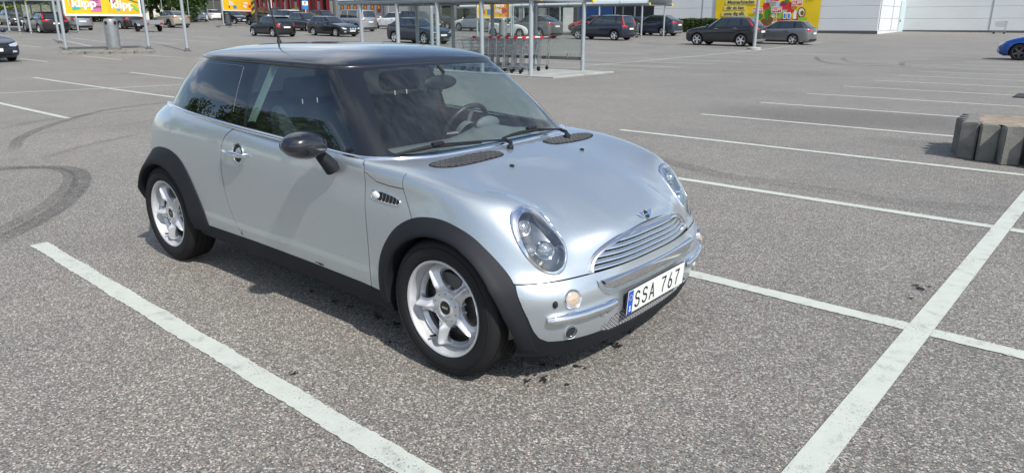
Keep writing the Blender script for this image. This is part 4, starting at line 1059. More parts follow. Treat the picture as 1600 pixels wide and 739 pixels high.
# ---------------- ground ----------------
def asphalt_material():
    m = bpy.data.materials.new('asphalt'); m.use_nodes = True; n = m.node_tree; b = n.nodes['Principled BSDF']; N = n.nodes.new; Lk = n.links.new
    tcn = N('ShaderNodeTexCoord')
    def ramp(src, els):
        r = N('ShaderNodeValToRGB'); e = r.color_ramp.elements
        while len(e) < len(els): e.new(.5)
        for k, (p, c) in zip(e, els): k.position = p; k.color = (*c, 1)
        Lk(src, r.inputs[0]); return r
    def vor(sc, rnd=1.0):
        v = N('ShaderNodeTexVoronoi'); v.inputs['Scale'].default_value = sc; v.inputs['Randomness'].default_value = rnd; Lk(wp.outputs[0], v.inputs['Vector']); return v
    # warp a little so the stones are irregular
    wn = N('ShaderNodeTexNoise'); wn.inputs['Scale'].default_value = 60; Lk(tcn.outputs['Object'], wn.inputs['Vector'])
    wp = N('ShaderNodeVectorMath'); wp.operation = 'MULTIPLY_ADD'; wp.inputs[1].default_value = (.008, .008, .008); Lk(wn.outputs['Color'], wp.inputs[0]); Lk(tcn.outputs['Object'], wp.inputs[2])
    v1 = vor(142); s1 = N('ShaderNodeSeparateColor'); Lk(v1.outputs['Color'], s1.inputs[0])
    stones = ramp(s1.outputs[0], [(0, (.018, .021, .024)), (.18, (.050, .057, .062)), (.36, (.115, .12, .122)), (.50, (.19, .195, .19)), (.60, (.34, .225, .18)), (.68, (.17, .19, .20)), (.82, (.36, .36, .34)), (.92, (.58, .58, .55)), (1, (.80, .80, .77))])
    stones.color_ramp.interpolation = 'LINEAR'
    v2 = vor(260); s2 = N('ShaderNodeSeparateColor'); Lk(v2.outputs['Color'], s2.inputs[0]); fine = ramp(s2.outputs[1], [(0, (.03, .033, .036)), (.5, (.14, .145, .143)), (1, (.44, .44, .42))])
    mx1 = N('ShaderNodeMixRGB'); mx1.inputs[0].default_value = .36; Lk(stones.outputs[0], mx1.inputs[1]); Lk(fine.outputs[0], mx1.inputs[2])
    # binder in the joints
    jd = ramp(v1.outputs['Distance'], [(.0, (1, 1, 1)), (.55, (1, 1, 1)), (.85, (.45, .45, .46))])
    mx2 = N('ShaderNodeMixRGB'); mx2.blend_type = 'MULTIPLY'; mx2.inputs[0].default_value = 1; Lk(mx1.outputs[0], mx2.inputs[1]); Lk(jd.outputs[0], mx2.inputs[2])
    # wear, damp and traffic tone
    n1 = N('ShaderNodeTexNoise'); n1.inputs['Scale'].default_value = .35; n1.inputs['Detail'].default_value = 8; n1.inputs['Roughness'].default_value = .6; Lk(tcn.outputs['Object'], n1.inputs['Vector'])
    r1 = ramp(n1.outputs[0], [(.30, (.80, .81, .83)), (.50, (1.0, .995, .985)), (.70, (1.16, 1.13, 1.09))])
    n2 = N('ShaderNodeTexNoise'); n2.inputs['Scale'].default_value = 3.2; n2.inputs['Detail'].default_value = 7; n2.inputs['Roughness'].default_value = .65; Lk(tcn.outputs['Object'], n2.inputs['Vector'])
    r2 = ramp(n2.outputs[0], [(.30, (.88, .88, .89)), (.5, (1, 1, 1)), (.7, (1.07, 1.07, 1.06))])
    mx3 = N('ShaderNodeMixRGB'); mx3.blend_type = 'MULTIPLY'; mx3.inputs[0].default_value = 1; Lk(mx2.outputs[0], mx3.inputs[1]); Lk(r1.outputs[0], mx3.inputs[2])
    mx4 = N('ShaderNodeMixRGB'); mx4.blend_type = 'MULTIPLY'; mx4.inputs[0].default_value = 1; Lk(mx3.outputs[0], mx4.inputs[1]); Lk(r2.outputs[0], mx4.inputs[2])
    # a few large stains with a shape of their own (world places)
    last = mx4
    for (cx, cy, rx, ry, rot, k) in ((.1, 9.6, 2.7, 1.5, .05, .60), (1.5, 7.5, .9, .45, .1, .78), (-6, 19, 6, 1.1, .2, .85), (-9.5, 21.5, 5, .8, .1, .85)):
        mp = N('ShaderNodeMapping'); mp.vector_type = 'TEXTURE'; mp.inputs['Location'].default_value = (cx, cy, 0); mp.inputs['Rotation'].default_value = (0, 0, rot); mp.inputs['Scale'].default_value = (rx, ry, 1)
        ad = N('ShaderNodeVectorMath'); ad.operation = 'MULTIPLY_ADD'; ad.inputs[1].default_value = (.9, .9, 0); sb = N('ShaderNodeVectorMath'); sb.operation = 'SUBTRACT'; sb.inputs[1].default_value = (.5, .5, .5)
        Lk(n1.outputs['Color'], sb.inputs[0]); Lk(sb.outputs[0], ad.inputs[0]); Lk(tcn.outputs['Object'], ad.inputs[2]); Lk(ad.outputs[0], mp.inputs[0])
        ln = N('ShaderNodeVectorMath'); ln.operation = 'LENGTH'; Lk(mp.outputs[0], ln.inputs[0])
        rr = ramp(ln.outputs['Value'], [(.45, (k, k, k*1.02)), (1.0, (1, 1, 1))]); mm = N('ShaderNodeMixRGB'); mm.blend_type = 'MULTIPLY'; mm.inputs[0].default_value = 1
        Lk(last.outputs[0], mm.inputs[1]); Lk(rr.outputs[0], mm.inputs[2]); last = mm
    tint = N('ShaderNodeMixRGB'); tint.blend_type = 'MULTIPLY'; tint.inputs[0].default_value = 1; tint.inputs[2].default_value = (.91, .88, .83, 1); Lk(last.outputs[0], tint.inputs[1])
    Lk(tint.outputs[0], b.inputs['Base Color']); b.inputs['Roughness'].default_value = .72; b.inputs['Specular IOR Level'].default_value = .45; b.inputs['Sheen Tint'].default_value = (1, .90, .76, 1); b.inputs['Sheen Weight'].default_value = .22; b.inputs['Sheen Roughness'].default_value = .5
    bp_ = N('ShaderNodeBump'); bp_.inputs['Strength'].default_value = .8; bp_.inputs['Distance'].default_value = .005; bp_.invert = True
    Lk(v1.outputs['Distance'], bp_.inputs['Height']); Lk(bp_.outputs[0], b.inputs['Normal']); return m
def build_ground():
    V = [(CAM[0], CAM[1], 0)]; F = []; rs = [4, 8, 12, 16]+list(range(18, 130, 1))+[140, 160, 200, 260, 340, 500, 800]; NA = 180
    for r_ in rs:
        for k in range(NA):
            a = 2*math.pi*k/NA; x, y = CAM[0]+r_*math.cos(a), CAM[1]+r_*math.sin(a); V.append((x, y, G(x, y)))
    for k in range(NA): F.append((0, 1+k, 1+(k+1) % NA))
    for i in range(len(rs)-1):
        for k in range(NA): a = 1+i*NA+k; b_ = 1+i*NA+(k+1) % NA; F.append((a, a+NA, b_+NA, b_))
    me = bpy.data.meshes.new('ground'); me.from_pydata(V, [], F); me.update()
    return tag(link('asphalt_ground', me, asphalt_material(), None, 'all'), kind='structure')
GROUND = build_ground()
def paint_line_material():
    m = mat('road paint', (.60, .63, .56), .7, 0, 0, .4); n = m.node_tree; b = n.nodes['Principled BSDF']; tcn = n.nodes.new('ShaderNodeTexCoord')
    t = n.nodes.new('ShaderNodeTexNoise'); t.inputs['Scale'].default_value = 9; t.inputs['Detail'].default_value = 10; t.inputs['Roughness'].default_value = .7; n.links.new(tcn.outputs['Object'], t.inputs['Vector'])
    r = n.nodes.new('ShaderNodeValToRGB'); e = r.color_ramp.elements; e[0].position = .26; e[0].color = (.26, .27, .25, 1); e[1].position = .44; e[1].color = (.48, .51, .455, 1); k = e.new(.8); k.color = (.55, .58, .52, 1)
    n.links.new(t.outputs[0], r.inputs[0])
    # chips and tyre dirt worn through to the stones
    t2 = n.nodes.new('ShaderNodeTexNoise'); t2.inputs['Scale'].default_value = 120; t2.inputs['Detail'].default_value = 5; n.links.new(tcn.outputs['Object'], t2.inputs['Vector'])
    t3 = n.nodes.new('ShaderNodeTexNoise'); t3.inputs['Scale'].default_value = 2.1; t3.inputs['Detail'].default_value = 6; n.links.new(tcn.outputs['Object'], t3.inputs['Vector'])
    su = n.nodes.new('ShaderNodeMath'); su.operation = 'MULTIPLY_ADD'; su.inputs[1].default_value = .55; n.links.new(t3.outputs[0], su.inputs[0]); n.links.new(t2.outputs[0], su.inputs[2])
    m3 = n.nodes.new('ShaderNodeMapRange'); m3.inputs['From Min'].default_value = .93; m3.inputs['From Max'].default_value = 1.03; n.links.new(su.outputs[0], m3.inputs[0])
    mq = n.nodes.new('ShaderNodeMixRGB'); mq.inputs[2].default_value = (.12, .12, .115, 1); n.links.new(m3.outputs[0], mq.inputs[0]); n.links.new(r.outputs[0], mq.inputs[1]); n.links.new(mq.outputs[0], b.inputs['Base Color'])
    v = n.nodes.new('ShaderNodeTexVoronoi'); v.inputs['Scale'].default_value = 120; n.links.new(tcn.outputs['Object'], v.inputs['Vector'])
    bp_ = n.nodes.new('ShaderNodeBump'); bp_.inputs['Strength'].default_value = .25; bp_.inputs['Distance'].default_value = .002; n.links.new(v.outputs['Distance'], bp_.inputs['Height']); n.links.new(bp_.outputs[0], b.inputs['Normal'])
    return m
M_LINE = paint_line_material()
def line(a, b, w=.10, name='painted_line', m=None, z=.004, rough=.004, seed=0, close=None):
    """a strip of paint on the ground with slightly ragged edges; a, b are (x, y)"""
    a = Vector((a[0], a[1])); b = Vector((b[0], b[1])); d = b-a; L = d.length; d.normalize(); nrm = Vector((-d.y, d.x)); rnd = random.Random(seed+int(L*100))
    D = ((a+b)/2-Vector(CAM[:2])).length; step = .02 if D < 7 else (.12 if D < 14 else 1.0); n = max(2, int(L/step)); k = MB(); rows = []
    rg = rough if D < 14 else 0
    for i in range(n+1):
        p = a+d*(L*i/n); e1 = w/2+rnd.uniform(-rg, rg)+.003*math.sin(i*.21); e2 = w/2+rnd.uniform(-rg, rg)+.003*math.sin(i*.17+2)
        q, r_ = p+nrm*e1, p-nrm*e2; rows.append([(q.x, q.y, G(q.x, q.y)+z), (r_.x, r_.y, G(r_.x, r_.y)+z)])
    k.sweep(rows); return k.build(name, m or M_LINE, GROUND, False, recalc=False)
TH = -.0291; DX = Vector((math.cos(TH), math.sin(TH))); DN = Vector((-math.sin(TH), math.cos(TH)))
def bay(u, v): p = DX*u+DN*v; return (p.x, p.y)
W_ = .105
for i in range(0, 15):
    v = -1.3248+2.4352*i; line(bay(-2.25, v), bay(2.64, v), W_, seed=i)
    if i > 0: line(bay(2.75, v), bay(7.6, v), W_, seed=i+50)
line(bay(2.6943, -4.2), bay(2.6943, 33.0), W_+.004, seed=99, z=.0055)
# the row of bays on the left and the faint rows farther off
def pline(p, q, w=.10): a, b = at(*p), at(*q); line((a.x, a.y), (b.x, b.y), w)
for p, q in (((52,121.5),(275,153)), ((-60,149),(283,133)), ((-70,146),(107,185.5)), ((203,113.5),(300,125)), ((95,63),(143,73)), ((112,60),(190,69)), ((28,71),(65,74.5)), ((30,92),(75,97)),
             ((128,88),(190,94)), ((225,87),(290,90.5)), ((150,51),(120,48)), ((120,39),(160,42)), ((235,66),(275,70)), ((270,62),(330,66)), ((300,57),(345,61)), ((215,60),(160,58)), ((400,60),(360,58)),
             ((816,104),(1007,110)), ((860,98),(1065,106)), ((995,97),(1115,100)), ((1005,92),(1160,97)), ((905,95),(960,97)), ((1040,88),(1190,92)), ((1080,83),(1225,87)), ((1120,80),(1240,82)), ((935,83),(1010,85)),
             ((815,118),(700,112)), ((1190,84),(1330,86)), ((1210,79),(1345,81))): pline(p, q)
pline((905,104), (1174,79.5), .11); pline((1180,79.5), (1287,66), .11)
# dark tyre traces
def trace_mat():
    m = bpy.data.materials.new('rubber trace'); m.use_nodes = True; n = m.node_tree; b = n.nodes['Principled BSDF']; b.inputs['Base Color'].default_value = (.045, .045, .047, 1); b.inputs['Roughness'].default_value = .85
    tcn = n.nodes.new('ShaderNodeTexCoord'); t = n.nodes.new('ShaderNodeTexNoise'); t.inputs['Scale'].default_value = 26; t.inputs['Detail'].default_value = 9; t.inputs['Roughness'].default_value = .75; n.links.new(tcn.outputs['Object'], t.inputs['Vector'])
    mr = n.nodes.new('ShaderNodeMapRange'); mr.inputs['From Min'].default_value = .40; mr.inputs['From Max'].default_value = .62; mr.inputs['To Min'].default_value = .12; mr.inputs['To Max'].default_value = .50; n.links.new(t.outputs[0], mr.inputs[0])
    ca = n.nodes.new('ShaderNodeAttribute'); ca.attribute_name = 'strength'; mu = n.nodes.new('ShaderNodeMath'); mu.operation = 'MULTIPLY'; n.links.new(mr.outputs[0], mu.inputs[0]); n.links.new(ca.outputs['Fac'], mu.inputs[1])
    n.links.new(mu.outputs[0], b.inputs['Alpha']); return m
M_TRACE = trace_mat()
def skid(pts, w=.20, s=1.0, z=.007):
    P = crom([(p.x, p.y, 0) for p in (at(*q) for q in pts)], 14); k = MB(); rows = []; N = len(P); st = []
    for i, p in enumerate(P):
        t = (P[min(i+1, N-1)]-P[max(i-1, 0)]).normalized(); nn = Vector((-t.y, t.x, 0)); e = min(1, i/8, (N-1-i)/8); row = []
        for j, q in ((-.5, 0), (-.36, 1), (-.1, .75), (.1, .75), (.36, 1), (.5, 0)):
            v = p+nn*w*j; row.append((v.x, v.y, G(v.x, v.y)+z)); st.append(q*e*s)
        rows.append(row)
    k.sweep(rows); o = k.build('skid_mark', M_TRACE, GROUND, False, recalc=False)
    a = o.data.attributes.new('strength', 'FLOAT', 'POINT'); a.data.foreach_set('value', [v*.85 for v in st]); return o
skid([(-40,272),(20,264),(85,262),(120,268),(128,285),(105,315),(60,345),(-20,385)], .18, 1.15)
skid([(-30,262),(40,262),(95,266),(108,282),(85,310),(30,345),(-40,375)], .12, .8, .009)
skid([(20,238),(35,215),(90,193),(170,172),(262,161),(300,158)], .16, 1.0)
skid([(-20,206),(60,190),(140,180),(262,168)], .16, .5)
skid([(60,250),(110,235),(160,222),(235,207)], .14, .6)
skid([(-10,225),(90,205),(200,196),(240,186)], .12, .3)
skid([(862,195),(905,222),(1040,252),(1130,275),(1250,292),(1420,318),(1620,330)], .30, .45)
skid([(850,190),(880,213),(960,236),(1050,256),(1180,285)], .22, .35)
skid([(1275,88),(1280,95),(1310,101),(1380,104),(1455,110)], .2, 1.0); skid([(1320,90),(1318,94),(1340,99),(1390,101)], .2, .9); skid([(1412,106),(1411,98),(1440,96),(1500,95),(1560,93)], .2, .9); skid([(1300,106),(1400,102),(1480,98)], .2, .5)
skid([(345,59),(352,56),(400,59),(430,61)], .2, .8)
# oil drips and crushed grit under the car
M_OIL = mat('oil stain', (.022, .021, .021), .6)
def blot(x, y, r_, seed, label_z=.006):
    rnd = random.Random(seed); k = MB()
    for j in range(9):
        cx, cy = (x, y) if j == 0 else (x+rnd.gauss(0, r_*.85), y+rnd.gauss(0, r_*.7)); q = r_*(.55 if j == 0 else rnd.uniform(.12, .34)); n = 11
        k.poly([(cx+q*rnd.uniform(.45, 1.2)*math.cos(2*math.pi*i/n), cy+q*rnd.uniform(.45, 1.2)*math.sin(2*math.pi*i/n), label_z+.0003*j) for i in range(n)])
    return k.build('oil_stain', M_OIL, GROUND, False, recalc=False)
for i, (p, r_) in enumerate((((963,542), .045), ((900,573), .026), ((849,594), .034), ((824,597), .022), ((848,571), .026), ((984,521), .02), ((488,456), .026), ((524,472), .03), ((548,481), .022), ((590,497), .035), ((620,507), .035), ((610,536), .02), ((870,572), .018), ((1438,452), .05), ((1424,467), .02), ((460,585), .02))):
    q = at(*p); blot(q.x, q.y, r_, 40+i)
build_hero()
# =====================================================================
# OTHER CARS
# =====================================================================
def car_paint(name, col, metal=.5, rough=.3): return mat(name, col, rough, metal, 1.0)
P_BLACK = car_paint('black car paint', (.012, .013, .016), .2); P_NAVY = car_paint('dark blue car paint', (.018, .028, .050), .5)
P_DGREY = car_paint('dark grey car paint', (.045, .05, .06), .6); P_GREY = car_paint('grey car paint', (.20, .205, .21), .6)
P_WHITE = car_paint('white car paint', (.74, .75, .74), 0, .3); P_SILV = car_paint('silver car paint', (.42, .44, .46), .7)
P_BEIGE = car_paint('beige car paint', (.42, .38, .31), .5); P_MAROON = car_paint('dark red car paint', (.13, .012, .02), .4)
P_BLUE = car_paint('bright blue car paint', (.010, .07, .33), .5); P_RED = car_paint('red car paint', (.45, .02, .02), 0); P_STEEL = car_paint('steel blue car paint', (.035, .055, .085), .6)
M_AUTOGLASS = mat('dark car glass', (.030, .040, .045), .05, 0, 1.0); M_AUTOGLASS2 = mat('greenish car glass', (.085, .11, .11), .06, 0, 1.0)
M_RED = mat('red lamp lens', (.45, .01, .012), .12, 0, 1); M_LAMPW = mat('clear lamp glass', (.62, .65, .68), .08, .4, 1); M_PLATE = mat('white plate sheet')
TYPES = {
 #        L     W     H     wb    fo   hf   hc    xc   xr    xe    xb    belt0 belt1 clr  rad  tumble
 'hatch': dict(L=4.05, W=1.72, H=1.47, wb=2.52, fo=.80, hf=.70, hc=.96, xc=.62, xf=-.05, xe=-1.55, xb=-1.95, b0=.93, b1=1.02, clr=.20, rad=.315, tum=.17),
 'small': dict(L=3.65, W=1.69, H=1.41, wb=2.47, fo=.60, hf=.68, hc=.90, xc=.78, xf=.35, xe=-1.25, xb=-1.55, b0=.90, b1=.98, clr=.18, rad=.31, tum=.16),
 'suv':   dict(L=4.45, W=1.83, H=1.63, wb=2.66, fo=.88, hf=.84, hc=1.06, xc=.80, xf=.15, xe=-1.60, xb=-2.05, b0=1.04, b1=1.14, clr=.24, rad=.35, tum=.17),
 'coupe_suv': dict(L=4.55, W=1.85, H=1.58, wb=2.72, fo=.86, hf=.82, hc=1.03, xc=.85, xf=.15, xe=-1.30, xb=-2.12, b0=1.03, b1=1.16, clr=.22, rad=.36, tum=.19),
 'estate': dict(L=4.78, W=1.83, H=1.48, wb=2.78, fo=.93, hf=.70, hc=.96, xc=.68, xf=-.05, xe=-1.85, xb=-2.28, b0=.94, b1=1.02, clr=.18, rad=.325, tum=.18),
 'sedan': dict(L=4.70, W=1.82, H=1.44, wb=2.78, fo=.88, hf=.70, hc=.95, xc=.72, xf=.02, xe=-1.10, xb=-1.75, b0=.94, b1=1.0, clr=.17, rad=.325, tum=.19),
 'van':   dict(L=4.95, W=1.92, H=1.92, wb=3.10, fo=.90, hf=.98, hc=1.22, xc=1.35, xf=.75, xe=-2.20, xb=-2.42, b0=1.12, b1=1.16, clr=.20, rad=.34, tum=.10),
 'mpv':   dict(L=4.55, W=1.78, H=1.64, wb=2.90, fo=.83, hf=.80, hc=1.05, xc=.85, xf=.15, xe=-2.00, xb=-2.22, b0=1.03, b1=1.08, clr=.22, rad=.335, tum=.13),
 'pickup': dict(L=5.1, W=1.86, H=1.75, wb=3.1, fo=.90, hf=.95, hc=1.15, xc=.90, xf=.35, xe=-.75, xb=-.98, b0=1.12, b1=1.14, clr=.26, rad=.38, tum=.13)}
def make_car(kind, paint_, label, tall=False, wheel='alloy', glass_=None, rails=False, chrome=False, cladding=False, face='x', lamps='std', extra=None, name='parked_car', spoil=False, rimdark=False, cat='car'):
    T = TYPES[kind]; L, W, H, wb = T['L'], T['W'], T['H'], T['wb']; hw = W/2; xF = wb/2+T['fo']; xB = xF-L; clr = T['clr']; rad = T['rad']
    gl = glass_ or M_AUTOGLASS
    root = empty(name, (0, 0, 0), 0, label, cat)
    hc, hf, b0, b1 = T['hc'], T['hf'], T['b0'], T['b1']; xc = T['xc']
    zb = lambda x: b0+(b1-b0)*max(0, min(1, (xc-x)/(xc-T['xb'])))
    # ring stations (x, halfwidth factor, top z)
    deck = kind in ('sedan', 'pickup'); tailz = b1 if not deck else (b1+.02 if kind == 'sedan' else b1-.06)
    st = [(xF, 0, hf-.02), (xF-.015, .35, hf-.02), (xF-.08, .70, hf-.01), (xF-.24, .92, hf+.05), (wb/2+.15, .985, hf+(hc-hf)*.55), (wb/2-.35, 1, hf+(hc-hf)*.86), (xc, 1, b0-.02), (0, 1, zb(0)), (-.7 if kind != 'pickup' else -.9, 1, zb(-.7)), (-wb/2+.25, 1, zb(-wb/2+.25) if not deck else max(zb(-wb/2), tailz)), (-wb/2-.25, .985, tailz), (xB+.26, .94, tailz), (xB+.09, .72, tailz-.01), (xB+.02, .36, tailz-.01), (xB, 0, tailz-.01)]
    V = []; idx = {}
    for k, (x, f, zt) in enumerate(st):
        y = hw*f; front = k <= 3; rear = k >= 11
        rows = [(-.10, .93, clr), (0, .985, clr+.10), (.01, 1, clr+(zt-clr)*.42), (0, .995, clr+(zt-clr)*.74), (-.03, .965, zt-.07), (-.10 if (front or rear) else 0, .90, zt)]
        for j, (dx, fy, z) in enumerate(rows):
            sx = 1 if k < 7 else -1; ex = dx*(1 if (front or rear) else .2)
            if rear: ex *= .6
            idx[k, j] = len(V); V.append((x+sx*ex, y*fy, z))
    F = [(idx[k, j], idx[k+1, j], idx[k+1, j+1], idx[k, j+1]) for k in range(14) for j in range(5)]
    # bonnet grid
    def cap(ring_front, rows_, sgn, z_add):
        pass
    grid = {}
    for a, (kx, zx) in enumerate(((4, .02), (5, .03), (6, .05))):
        x0, _, zt = st[kx]; x1 = x0 if kx < 6 else xc+.12
        for c, f in enumerate((0, .38, .72)):
            grid[a, c] = len(V); V.append((x1+(.05 if kx < 6 else 0)*(1-f), hw*f*.9, zt+zx*(1-f*f)+.02))
    def H_(a, c):
        if a == -1: return idx[c, 5]
        if c == 3: return idx[4+a, 5]
        return grid[a, c]
    for a in range(-1, 2):
        for c in range(3): F.append((H_(a, c), H_(a, c+1), H_(a+1, c+1), H_(a+1, c)))
    g2 = {}
    if deck:
        for a, kx in enumerate((10, 9, 8) if kind == 'sedan' else (10, 9, 8)):
            x0, _, zt = st[kx]
            for c, f in enumerate((0, .38, .72)):
                g2[a, c] = len(V); V.append((x0-(.05)*(1-f), hw*f*.9, zt+(.03*(1-f*f) if kind == 'sedan' else 0)))
        def H2(a, c):
            if a == -1: return idx[14-c, 5]
            if c == 3: return idx[11-1-a, 5] if a >= 0 else idx[11, 5]
            return g2[a, c]
        def ringid(a, c):
            if a == -1: return (idx[14, 5], idx[13, 5], idx[12, 5], idx[11, 5])[c]
            if c == 3: return idx[10-a, 5]
            return g2[a, c]
        for a in range(-1, 2):
            for c in range(3): F.append((ringid(a, c), ringid(a, c+1), ringid(a+1, c+1), ringid(a+1, c)))
    V2, F2 = mirror_cage(V, F); body = outward(cage_surface('body', V2, F2, 2, 4))
    fb = bmesh.new(); fb.from_mesh(body); FT = BVHTree.FromBMesh(fb); fb.free()
    # wheel openings
    for cx in (wb/2, -wb/2):
        P = [(cx+(rad+.055)*math.cos(R(a)), rad+(rad+.05)*math.sin(R(a))) for a in range(-60, 241, 12)]
        _, body = split(body, P, side_uv, (0, 1, 0), lambda c: abs(c.y) > hw*.55)
    link('body', body, paint_, root, 40)
    dark = MB()
    for cx in (wb/2, -wb/2):
        for s in (-1, 1):
            rows = [[(cx+r_*math.cos(R(a)), s*y, rad+r_*math.sin(R(a))) for r_, y in ((rad+.05, hw*.985), (rad+.05, hw-.28), (.02, hw-.28))] for a in range(-10, 191, 20)]; dark.sweep(rows)
    dark.box(xB+.2, xF-.25, -hw*.8, hw*.8, clr-.03, clr+.05); dark.build('underside', M_DARK, root, 40)
    def side_y(x, z, s):
        r = FT.ray_cast(Vector((x, 3*s, z)), Vector((0, -s, 0)))[0]; return r.y if r else s*hw*.97
    def patch_x(name_, pts, m, sgn, h=.006):
        """panel following the front (sgn 1) or rear (-1) surface; pts are (y, z)"""
        k = MB(); top = []; 
        cy = sum(p[0] for p in pts)/len(pts); cz = sum(p[1] for p in pts)/len(pts)
        def q(y, z, hh):
            r = FT.ray_cast(Vector((sgn*4, y, z)), Vector((-sgn, 0, 0)))[0]; return ((r.x if r else sgn*xF*.95)+sgn*hh, y, z)
        ring = []
        for (a, b) in zip(pts, pts[1:]+pts[:1]):
            for t in (0, .25, .5, .75): ring.append((a[0]+(b[0]-a[0])*t, a[1]+(b[1]-a[1])*t))
        rows = [[q(cy+(y-cy)*f, cz+(z-cz)*f, hh) for y, z in ring] for f, hh in ((1, -.01), (1, h*.6), (.94, h), (.6, h), (.25, h))]
        rows = [r+[r[0]] for r in rows]; k.sweep(rows); k.poly(rows[-1][:-1]); return k.build(name_, m, root, 40)
    m1 = lambda pts, s: [(y*s, z) for y, z in pts]
    # front
    if lamps != 'none':
        zl = hf-.10
        for s in (-1, 1):
            hp = {'std': [(hw*.52, zl+.01), (hw*.72, zl+.06), (hw*.90, zl+.10), (hw*.88, zl+.0), (hw*.75, zl-.06), (hw*.56, zl-.05)],
                  'slim': [(hw*.48, zl+.0), (hw*.72, zl+.04), (hw*.92, zl+.07), (hw*.90, zl+.02), (hw*.70, zl-.02), (hw*.50, zl-.035)],
                  'round': [(hw*.68+.10*math.cos(R(a)), zl+.02+.11*math.sin(R(a))) for a in range(0, 360, 45)]}[lamps]
            patch_x('headlight', m1(hp, s), M_LAMPW, 1, .012)
            patch_x('fog_light', m1([(hw*.62, clr+.16), (hw*.78, clr+.16), (hw*.78, clr+.22), (hw*.62, clr+.22)], s), M_LAMPW, 1, .008)
        patch_x('radiator_grille', [(-hw*.42, zl-.10), (hw*.42, zl-.10), (hw*.46, zl+.0), (-hw*.46, zl+.0)], M_DARK, 1, .008)
        patch_x('lower_intake', [(-hw*.55, clr+.07), (hw*.55, clr+.07), (hw*.50, clr+.19), (-hw*.50, clr+.19)], M_DARK, 1, .008)
        patch_x('front_plate', [(-.26, zl-.22), (.26, zl-.22), (.26, zl-.11), (-.26, zl-.11)], M_PLATE, 1, .03)
    # rear
    tz = (zb(xB)-.10 if not deck else tailz-.16)
    tl = {'hatch': [(hw*.70, tz-.20), (hw*.93, tz-.16), (hw*.90, tz+.05), (hw*.72, tz+.02)], 'small': [(hw*.62, tz-.24), (hw*.84, tz-.22), (hw*.84, tz-.02), (hw*.64, tz-.02)]}.get(kind, [(hw*.50, tz-.10), (hw*.93, tz-.12), (hw*.90, tz+.03), (hw*.60, tz+.0)])
    for s in (-1, 1): patch_x('tail_light', m1(tl, s), M_RED, -1, .014)
    patch_x('rear_plate', [(-.26, tz-.28), (.26, tz-.28), (.26, tz-.17), (-.26, tz-.17)], M_PLATE, -1, .02)
    patch_x('rear_bumper_trim', [(-hw*.80, clr+.05), (hw*.80, clr+.05), (hw*.72, clr+.18), (-hw*.72, clr+.18)], M_DARK if not chrome else M_SILV2, -1, .012)
    # sill / cladding, handles, seams
    for s in (-1, 1):
        k = MB(); rows = []; zt = clr+(.20 if cladding else .10)
        for i in range(13):
            x = -wb/2+rad+.06+(wb-2*rad-.12)*i/12; rows.append([(x, side_y(x, zt, s)+s*.004, zt), (x, side_y(x, zt-.05, s)+s*.012, zt-.05), (x, side_y(x, clr+.05, s)+s*.006, clr+.03), (x, (hw-.12)*s, clr)])
        k.sweep(rows); k.build('sill', M_PLASTIC if cladding else M_DARK, root, 40)
        if cladding:
            for cx in (wb/2, -wb/2):
                k = MB(); rows = []
                for a in range(-18, 199, 12):
                    c_, s_ = math.cos(R(a)), math.sin(R(a)); f_ = lambda r_, h: (cx+r_*c_, side_y(cx+r_*c_, rad+r_*s_, s)+s*h, rad+r_*s_)
                    rows.append([f_(rad+.12, -.004), f_(rad+.115, .010), f_(rad+.065, .016), f_(rad+.05, -.01)])
                k.sweep(rows); k.build('arch_trim', M_PLASTIC, root, 50)
        for x in ((.18, -.95) if kind not in ('small', 'coupe') else (.05,)):
            if kind == 'pickup' and x < 0: x = -.45
            z = zb(x)-.10; k = MB(); y = side_y(x, z, s); k.bbox(x-.10, x+.10, min(y, y+s*.035), max(y, y+s*.035), z-.014, z+.014, .006); k.build('door_handle', M_CHROME if chrome else paint_, root, 30)
        seams = [xc+.02-.10, -.15] if kind != 'small' else [xc-.05, -.42]
        if kind not in ('small', 'pickup'): seams.append(-wb/2+.35)
        for x in seams:
            k = MB(); n = 7; pts = []
            for i in range(n+1):
                z = clr+.10+(zb(x)-.03-clr-.10)*i/n; xx = x-(.04 if i < 2 else 0); pts.append((xx, side_y(xx, z, s)+s*.0015, z))
            k.tube(pts, .0045, 4, False); k.build('door_seam', M_DARK, root, False)
        # mirror
        k = MB(); mx, my, mz = xc-.14, hw*.95, b0+.06; k.sphere((mx, (my+.13)*s, mz+.03), .07, .11, .075, 12, 8); k.tube([(mx, (my-.06)*s, mz-.04), (mx, (my+.05)*s, mz)], .025, 6); k.build('wing_mirror', paint_, root, 50)
    # greenhouse shell
    xf, xe, xb = T['xf'], T['xe'], T['xb']; tum = T['tum']; zr = H-.055; ht = hw*.90-tum
    n3 = [(xc+.10, 0), (xc+.06, .45), (xc-.06, .80), (xc-.26, .955), (.0, .965), (-.7 if kind != 'pickup' else (xe+.2), .965), (xe+.15 if kind != 'pickup' else xe, .95), (xb+.16, .90), (xb+.03, .62), (xb, 0)]
    t3 = [(xf, 0), (xf-.01, .45), (xf-.05, .80), (xf-.20, 1), (-.30 if kind != 'pickup' else -.1, 1.02), (-.8 if kind != 'pickup' else (xe+.25), 1.01), (xe+.25, .97), (xe+.10, .90), (xe+.02, .60), (xe, 0)]
    if kind == 'van': t3[4] = (0, 1.02)
    base = []; top = []
    for i, ((x, f), (x2, f2)) in enumerate(zip(n3, t3)):
        base.append(Vector((x, hw*.90*f, (zb(x)-.03 if i > 2 else hc+.01))))
        top.append(Vector((x2, ht*f2, zr-(.03 if i in (0, 1, 2, 8, 9) else 0)+(.02 if i in (0, 1) else 0))))
    bs = crom(base+[Vector((b.x, -b.y, b.z)) for b in base[-2:0:-1]], 4, True); ts = crom(top+[Vector((b.x, -b.y, b.z)) for b in top[-2:0:-1]], 4, True)
